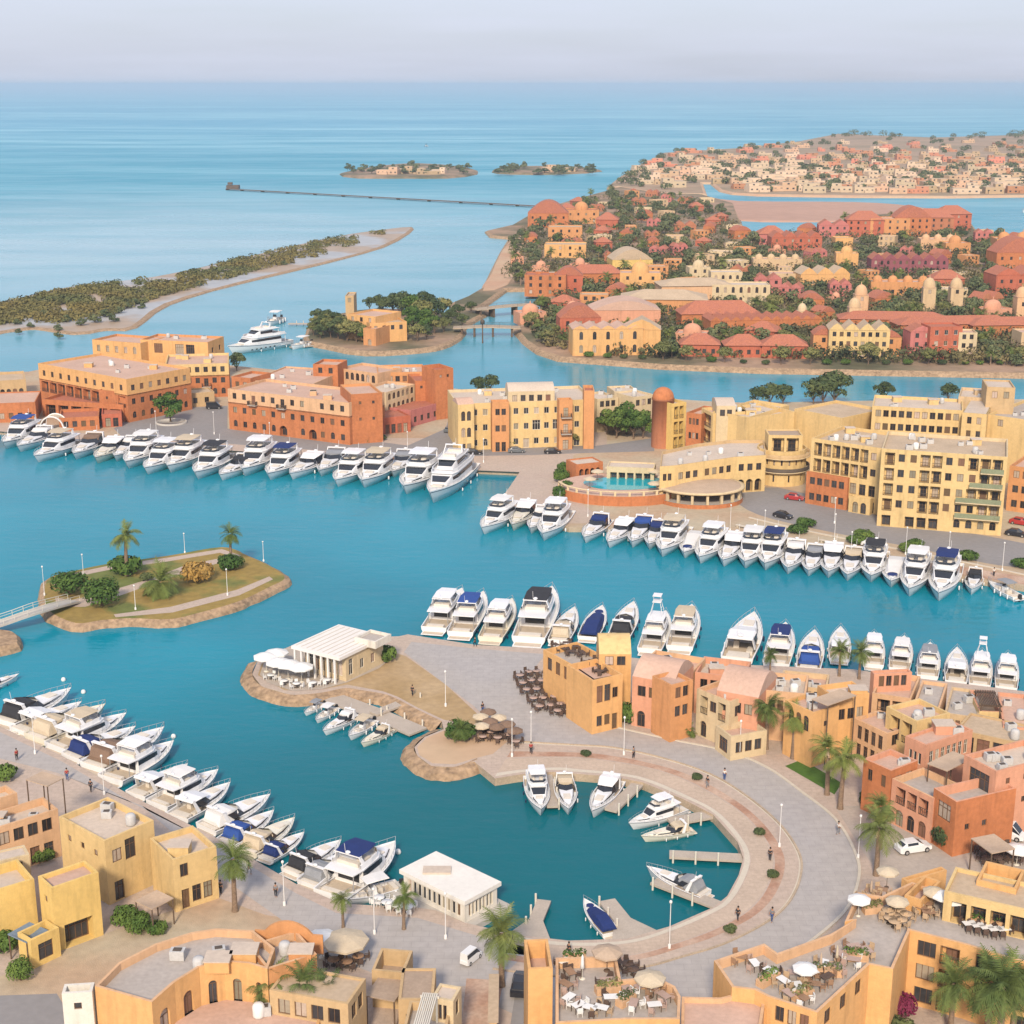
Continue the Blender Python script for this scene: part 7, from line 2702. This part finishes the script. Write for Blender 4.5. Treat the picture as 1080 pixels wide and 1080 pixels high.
for px, py in ((1022, 980), (1031, 982), (1040, 984), (1049, 986), (1058, 986)):
    seating(px, py, zt, 'white', 'dark', 'in the straight row of the upper terrace', 3, 'square', 0.2, .8)
for i, (px, py, c) in enumerate(((905, 966, 'white'), (984, 958, 'cream'), (993, 962, 'white'), (945, 968, 'cream'), (865, 1028, 'tan'), (848, 1040, 'white'), (918, 950, 'tan'), (882, 1020, 'cream'), (1003, 966, 'white'), (935, 936, 'cream'))):
    parasol(px, py, '%s parasol on the terrace building, %s' % (c, ['left by the plaza wall', 'left of the three before the pavilions', 'middle of the three before the pavilions', 'in the round tan cluster', 'over the lower roof tables', 'lowest over the lower roof tables', 'closed by the plaza wall', 'upper over the lower roof tables', 'right of the three before the pavilions', 'by the orange steps'][i]), c, 'parasols on the terrace building', 1.2, 2.3, zt, i in (4, 6, 7))
# masonry planters on the terraces
for i, (px, py, w_) in enumerate(((810, 1036, 2.6), (846, 1052, 2.2), (872, 1028, 3.0), (902, 1012, 2.4), (920, 962, 2.0), (946, 962, 1.8), (1040, 976, 3.4), (642, 1046, 2.6), (660, 1058, 2.0), (606, 1014, 2.2))):
    q = G(px, py, zt if i < 7 else zc)
    r = empty('planter', q, 'peach masonry planter on a roof terrace, %s listed from the left along the %s' % (ORD[i % 7], 'plaza' if i < 7 else 'cafe roof'), 'planter', 'masonry planters on the terraces', rf.uniform(-.5, .8))
    mb = MB()
    mb.box((0, 0, .35), (w_, .9, .7))
    mb.build('box', WALL['peach'], r)
    mb = MB()
    leaf_cloud(mb, [(x_ * w_ * .3, 0, .95, .55, .4) for x_ in (-1, 0, 1)], 150, .14, rf)
    mb.build('foliage', (L_GREEN, L_OLIVE, L_DARK)[i % 3], r)
# courtyard under the canopy
for px, py in ((1030, 896), (1038, 902), (1048, 904), (1058, 900), (1026, 888), (1066, 898), (1052, 910), (1040, 910), (1070, 908)):
    seating(px, py, ZQ + .01, 'dark', 'dark', 'in the courtyard under the canopy', 4, 'round')
parasol(1072, 912, 'white parasol at the right edge of the courtyard', 'white', None, 1.6)
for px, py in ((866, 742), (872, 746)):
    pass
q = G(365, 1013, ZQ)
parasol(365, 1014, 'large tan octagonal parasol by the walled yard', 'cream', None, 2.5, 3.0)
parasol(340, 1010, 'white square-looking parasol left of the large tan parasol', 'white', None, 1.9, 2.8)
for px, py in ((366, 1020), (352, 1018), (378, 1014)):
    seating(px, py, ZQ + .01, 'brown', 'dark', 'around the large tan parasol', 4)
for px, py in ((400, 952), (408, 957), (418, 960), (430, 962)):
    seating(px, py, ZQ + .02, 'white', 'white', 'by the white tent boats', 3)
for px, py in ((650, 1020), (662, 1022), (668, 1028)):
    seating(px, py, ZQ + .02, 'dark', 'dark', 'behind the cafe building wall', 4)
# small roof things on the yellow hotel pool deck
zp = ZQ + 2.2
for i, (px, py) in enumerate(((622, 514), (630, 506), (644, 502), (690, 506), (700, 512), (690, 519))):
    parasol(px, py, 'cream parasol on the pool terrace, %s from the left' % ORD[i], 'cream', 'parasols on the pool terrace', 1.5, 2.4, zp)

# ------------------------------------------------------------------ cars
CARC = {'black': mat('car_black', (0.02, 0.02, 0.025), .25, .05, spec=.6), 'white': mat('car_white', (0.7, 0.7, 0.7), .3, .03, spec=.6), 'red': mat('car_red', (0.35, 0.03, 0.03), .3, .05, spec=.6), 'grey': mat('car_grey', (0.12, 0.13, 0.14), .3, .05, spec=.6)}
M_LIGHT = mat('lamp_glass', (0.7, 0.68, 0.6), .2, .02)


def car(px, py, col, label, heading, van=False, group=None):
    p = G(px, py, ZQ + .016)
    root = empty('parked_car', p, label, 'car', group, heading)
    L, Wd, H = (4.6, 1.9, 2.0) if van else (4.4, 1.8, 1.45)
    mb = MB()
    low = [(-L / 2, .8, .72, .32, .85), (-L / 2 + .25, .88, .82, .25, .95), (L * .12, .9, .85, .22, .95), (L / 2 - .9, .88, .82, .22, .86), (L / 2 - .1, .78, .68, .3, .68)]
    loft(mb, low, 0, True)
    if van:
        cab = [(-L / 2 + .1, .82, .7, .9, H), (L * .15, .82, .7, .9, H), (L * .36, .75, .6, .85, .98)]
    else:
        cab = [(-L / 2 + .35, .75, .6, .93, 1.0), (-L / 2 + 1.0, .8, .62, .93, H), (L * .05, .8, .62, .93, H), (L * .24, .74, .6, .9, .96)]
    loft(mb, cab, 0)
    mb.build('body', CARC[col], root)
    mg = MB()
    strip(mg, cab[(0 if van else 1):3], .3, .88, .015)
    a, b = cab[-2], cab[-1]
    mg.poly([(a[0] + .05, -a[2] * .9, a[4] - .05), (b[0] - .02, -b[2] * .95, b[4] + .06), (b[0] - .02, b[2] * .95, b[4] + .06), (a[0] + .05, a[2] * .9, a[4] - .05)])
    a, b = cab[1], cab[0]
    if not van:
        mg.poly([(a[0] - .05, a[2] * .9, a[4] - .05), (b[0] + .02, b[2] * .95, b[4] + .05), (b[0] + .02, -b[2] * .95, b[4] + .05), (a[0] - .05, -a[2] * .9, a[4] - .05)])
    mg.build('window', B_GLASS, root)
    for x in (-L * .31, L * .31):
        for s in (-1, 1):
            mw = MB()
            mw.tube((x, s * .7, .32), (x, s * .91, .32), .32, n=14)
            w = mw.build('wheel', B_RUBBER, root)
            mr = MB()
            mr.tube((x, s * .905, .32), (x, s * .925, .32), .18, n=10)
            mr.build('rim', B_STEEL, w)
    for s in (-1, 1):
        m = MB()
        m.box((L / 2 - .12, s * .55, .6), (.1, .3, .14))
        m.build('headlight', M_LIGHT, root)
    return root


hd = (G(1040, 596) - G(800, 545))
hd = math.atan2(hd.y, hd.x)
car(826, 546, 'black', 'black car parked on the quay road below the round pavilion', hd)
car(838, 527, 'red', 'red car parked before the round pavilion', hd + .3)
car(863, 530, 'grey', 'grey car parked in front of the terracotta hotel base', hd)
car(900, 586, 'white', 'white car driving along the quay road, lower one of two', hd)
car(920, 577, 'white', 'white car driving along the quay road, upper one of two', hd)
car(1072, 565, 'black', 'black car parked at the right edge by the yellow hotel corner', hd + .15)
car(1076, 553, 'red', 'dark red car behind the black car at the right edge', hd + .1)
car(500, 479, 'black', 'black car before the left part of the yellow-tan hotel', .05)
car(545, 477, 'grey', 'grey car before the middle of the yellow-tan hotel', .05)
car(583, 478, 'black', 'black car before the right part of the yellow-tan hotel', .02)
car(474, 455, 'grey', 'grey car in the lane between the two hotels', 1.2)
car(226, 431, 'black', 'black van in the shade of the forecourt wall', .1, True)
car(549, 1042, 'black', 'black car at the top of the narrow lane', 1.45)
car(963, 897, 'white', 'white car with dark glass beside the orange stepped wall', .3)
car(497, 1013, 'white', 'small white golf-cart-like van on the promenade left of the big palm', 1.0, True).scale = (.62, .62, .75)
car(1062, 882, 'white', 'white van behind the grey-brown courtyard canopy', -.6, True)

# ------------------------------------------------------------------ lamp posts
_lamp = []


def lamp(px, py, label, group, h=6.0, z=ZQ):
    if not _lamp:
        root = empty('street_lamp', (0, 0, 0), 'x', 'street lamp')
        mb = MB()
        mb.tube((0, 0, -.1), (0, 0, 5.8), .06, .04, 8)
        mb.lathe([(.17, 0), (.16, .5), (.09, .6)], (0, 0, 0), 8)
        mb.build('post', M_WHITE, root)
        mb = MB()
        mb.lathe([(.04, 5.7), (.14, 5.8), (.17, 5.95), (.12, 6.1), (0, 6.15)], (0, 0, 0), 10)
        mb.build('lamp_head', M_WHITE, root)
        _lamp.append(root)
    else:
        root = copy_tree(_lamp[0])
    root.location = G(px, py, z)
    root.scale = (1, 1, h / 6)
    tag(root, label, 'street lamp', group)


for i, (x, y, h) in enumerate(((47, 628, 5.5), (88, 606, 4), (195, 583, 4), (278, 592, 4), (143, 643, 4.5), (240, 628, 5))):
    lamp(x, y, 'slim white lamp post on the small island, %s' % ['at the bridge end', 'on the far left shore', 'on the far shore', 'at the right tip', 'on the near left shore', 'on the near right shore'][i], 'lamps on the small island', h, 1.2)
for i, (x, y) in enumerate(((540, 798), (658, 796), (822, 893), (706, 1000), (470, 745), (780, 800), (905, 905), (601, 690), (560, 790))):
    lamp(x, y, 'white lamp post by the round basin, %s' % ['left of the basin boats', 'at the top middle', 'at the right bend', 'at the bottom', 'on the spit path', 'by the upper road edge', 'by the right road edge', 'beside the orange restaurant', 'beside the headland'][i], 'lamps round the basin', 5.6)
for i, (x, y) in enumerate(((806, 566), (880, 570), (897, 590), (955, 585), (1057, 602), (770, 560), (880, 552), (1000, 590))):
    lamp(x, y, 'white lamp post on the hotel quay, %s' % ['right of the pool bar', 'by the second hedge', 'behind the moored row', 'by the third hedge', 'at the right end', 'below the pool bar', 'across the road', 'by the last big yachts'][i], 'lamps on the hotel quay', 5.6)
for i, (x, y) in enumerate(((37, 795), (110, 838), (395, 985), (470, 990), (300, 955))):
    lamp(x, y, 'white lamp post on the left promenade, %s' % ['uppermost', 'second from the top', 'fourth from the top', 'lowest', 'third from the top'][i], 'lamps on the left promenade', 5.5)
for i, (x, y) in enumerate(((165, 457), (285, 470), (430, 480), (510, 488), (226, 458), (620, 545))):
    lamp(x, y, 'white lamp post on the upper quay, %s' % ['left of the tree planter', 'before the terracotta hotel', 'right of the terracotta hotel', 'by the largest yacht', 'right of the tree planter', 'below the pool'][i], 'lamps on the upper quay', 6)
# round planter of the forecourt tree, white arch on the quay, buoys
q = G(181, 446, ZQ)
mb = MB()
mb.lathe([(4.2, 0), (4.2, .45), (3.8, .45), (3.8, .3), (0, .35)], q, 28)
tag(mb.build('tree_planter', M_CONC, None, tuple(q)), 'round stone planter ring under the forecourt tree', 'planter')
q = G(55, 456, ZQ)
r = empty('garden_arch', q, 'white arch with a rounded tent frame on the upper left quay', 'arch')
for nm, y in (('front_arch', 0), ('rear_arch', 4)):
    mb = MB()
    pts = [Vector((q.x + 3.2 * cos(pi * i / 12), q.y + y, q.z + 4.2 * sin(pi * i / 12) ** .8)) for i in range(13)]
    for a, b in zip(pts, pts[1:]):
        mb.tube(a, b, .22, n=6)
    mb.build(nm, M_WHITE, r, tuple(q))
mb = MB()
mb.grid([[(q.x + 3.1 * cos(pi * i / 12), q.y + y, q.z + 4.1 * sin(pi * i / 12) ** .8) for i in range(13)] for y in (.1, 2, 3.9)])
mb.build('cover', CANV['beige'], r, tuple(q))
for i, (x, y) in enumerate(((67, 718), (88, 731), (183, 778), (420, 900))):
    q = G(x, y, 0)
    mb = MB()
    mb.lathe([(0, -.2), (.3, -.1), (.38, .2), (.25, .5), (0, .6)], q, 10)
    tag(mb.build('mooring_buoy', M_WHITE, None, tuple(q)), 'white mooring buoy off the left promenade, %s' % ['leftmost', 'second from the left', 'third from the left', 'rightmost by the floating house'][i], 'buoy', 'mooring buoys')
# planters on the ring promenade
for i, (x, y) in enumerate(((618, 797), (735, 822), (801, 880), (815, 925), (770, 983))):
    plant('bush_dark', x, y, 'small dark planter shrub on the brick strip, %s clockwise round the basin' % ORD[i], 'planter shrubs on the brick strip', k=.5)
# stone slabs / benches on the hotel quay
for i, (x, y) in enumerate(((784, 557), (873, 573), (930, 585), (840, 571))):
    q = G(x, y, ZQ)
    r = empty('stone_bench', q, 'long pale stone bench on the sandy hotel quay, %s from the left' % ORD[(0, 2, 3, 1)[i]], 'bench', 'stone benches on the hotel quay', hd)
    mb = MB()
    mb.box((0, 0, .42), (3.6, .8, .14))
    mb.build('seat', M_COPING, r)
    for s in (-1, 1):
        mb = MB()
        mb.box((s * 1.3, 0, .175), (.4, .6, .35))
        mb.build('support', M_COPING, r)

# ------------------------------------------------------------------ people
import bmesh
M_SKIN = mat('skin', (0.36, 0.20, 0.13), .7, .05)
M_HAIR = mat('dark_hair', (0.02, 0.015, 0.012), .8, .1)
CLOTH = {'white': mat('cloth_white', (0.62, 0.6, 0.57), .9, .05), 'black': mat('cloth_black', (0.03, 0.03, 0.035), .9, .1), 'red': mat('cloth_red', (0.34, 0.04, 0.04), .9, .1), 'blue': mat('cloth_blue', (0.05, 0.09, 0.22), .9, .1), 'grey': mat('cloth_grey', (0.2, 0.2, 0.21), .9, .1)}


def skin_mesh(name, V_, E_, R_, m, sub=1):
    bm = bmesh.new()
    ly = bm.verts.layers.skin.verify()
    vs = [bm.verts.new(v) for v in V_]
    for i, v in enumerate(vs):
        v[ly].radius = (R_[i], R_[i])
        v[ly].use_root = i == 0
    for a, b in E_:
        bm.edges.new((vs[a], vs[b]))
    me = bpy.data.meshes.new(name)
    bm.to_mesh(me)
    bm.free()
    o = bpy.data.objects.new(name, me)
    COL.objects.link(o)
    o.modifiers.new('skin', 'SKIN')
    o.modifiers.new('sub', 'SUBSURF').levels = sub
    dg = bpy.context.evaluated_depsgraph_get()
    n = bpy.data.meshes.new_from_object(o.evaluated_get(dg))
    n.name = name
    bpy.data.objects.remove(o)
    n.materials.clear()
    n.materials.append(m)
    for p in n.polygons:
        p.use_smooth = True
    return n


def figure(walk):
    s = .22 if walk else .05
    V_ = [(0, 0, .95), (0, 0, 1.15), (0, .0, 1.38), (0, .0, 1.5), (0, -.01, 1.6), (0, -.015, 1.72),
          (.09, 0, .9), (.1, -s, .5), (.1, -s * .9 + (.08 if walk else 0), .08), (.1, -s * .9 - .12, .04),
          (-.09, 0, .9), (-.1, s * .6, .5), (-.1, s * 1.4, .1), (-.1, s * 1.4 - .12, .05),
          (.19, 0, 1.4), (.24, s * .5, 1.12), (.25, s * .2 - .08, .88), (.25, s * .2 - .1, .79),
          (-.19, 0, 1.4), (-.24, -s * .5, 1.12), (-.25, -s * .9, .9), (-.25, -s * 1.0, .81)]
    E_ = [(0, 1), (1, 2), (2, 3), (3, 4), (4, 5), (0, 6), (6, 7), (7, 8), (8, 9), (0, 10), (10, 11), (11, 12), (12, 13), (2, 14), (14, 15), (15, 16), (16, 17), (2, 18), (18, 19), (19, 20), (20, 21)]
    R_ = [.13, .125, .14, .06, .095, .085, .095, .07, .05, .04, .095, .07, .05, .04, .065, .05, .04, .035, .065, .05, .04, .035]
    body = skin_mesh('person', V_, E_, R_, M_SKIN)
    iT = [0, 1, 2, 14, 15, 18, 19]
    mp = {a: i for i, a in enumerate(iT)}
    top = skin_mesh('shirt', [V_[i] for i in iT], [(mp[a], mp[b]) for a, b in E_ if a in mp and b in mp], [R_[i] * 1.13 for i in iT], CLOTH['white'])
    iL = [0, 6, 7, 8, 10, 11, 12]
    mp = {a: i for i, a in enumerate(iL)}
    leg = skin_mesh('trousers', [V_[i] for i in iL], [(mp[a], mp[b]) for a, b in E_ if a in mp and b in mp], [R_[i] * 1.15 for i in iL], CLOTH['black'])
    mb = MB()
    mb.lathe([(0.1, 0), (.112, .06), (.1, .13), (.06, .17), (0, .185)], (0, .012, 1.66), 12)
    mb.lathe([(0, -.02), (.02, -.01), (.014, .02)], (0, -.115, 1.64), 6)
    h = mb.build('hair', M_HAIR)
    hair = h.data
    bpy.data.objects.remove(h)
    return body, top, leg, hair


FIG = [figure(True), figure(False)]


def person(px, py, top, leg, label, i, rz, z=ZQ):
    body, t, l, h = FIG[i % 2]
    o = bpy.data.objects.new('person', body)
    COL.objects.link(o)
    o.location = G(px, py, z)
    o.rotation_euler = (0, 0, rz)
    tag(o, label, 'person')
    for nm, d, m in (('shirt', t, CLOTH[top]), ('trousers', l, CLOTH[leg]), ('hair', h, M_HAIR)):
        c = place(nm, d, o, 0, 0, 0)
        c.material_slots[0].link = 'OBJECT'
        c.material_slots[0].material = m


for i, (x, y, a, b, l) in enumerate((
        (778, 971, 'black', 'black', 'person in dark clothes walking on the brick strip at the lower right bend'),
        (812, 908, 'black', 'black', 'person in black on the brick strip at the right bend'),
        (746, 831, 'black', 'grey', 'person in black on the brick strip above the boat pair'),
        (764, 823, 'white', 'blue', 'person in a white shirt at the inner edge of the plaza road'),
        (814, 972, 'grey', 'blue', 'person in grey at the kerb near the bottom of the plaza road'),
        (233, 943, 'black', 'black', 'person in black standing beside the yellow house door'),
        (263, 922, 'black', 'grey', 'person in black by the yachts above the thin palm'),
        (291, 946, 'grey', 'black', 'person in grey crossing the left promenade'),
        (71, 823, 'red', 'blue', 'person in a red shirt on the upper left promenade'),
        (18, 802, 'red', 'black', 'person in red near the left edge of the promenade'),
        (435, 734, 'black', 'black', 'person in black on the gangway by the spit'),
        (509, 752, 'black', 'blue', 'person in black at the edge of the spit above the parasols'),
        (501, 682, 'black', 'black', 'person in black beside the yachts at the central quay'),
        (600, 1009, 'black', 'black', 'person in black behind the cafe building roof'),
        (560, 795, 'red', 'black', 'person in red on the promenade left of the basin boats'),
        (668, 800, 'grey', 'black', 'person in grey at the top of the basin promenade'),
        (884, 880, 'white', 'grey', 'person in white walking beside the plaza road palms'),
        (925, 596, 'black', 'black', 'person in black on the hotel quay behind the yachts'),
        (1048, 608, 'white', 'black', 'person in white at the right end of the hotel quay'),
        (800, 573, 'red', 'black', 'person in red on the hotel quay behind the left yachts'),
        (96, 835, 'black', 'black', 'person in black near the peach house on the promenade'))):
    person(x, y, a, b, l, i, RND.uniform(0, 6.28))
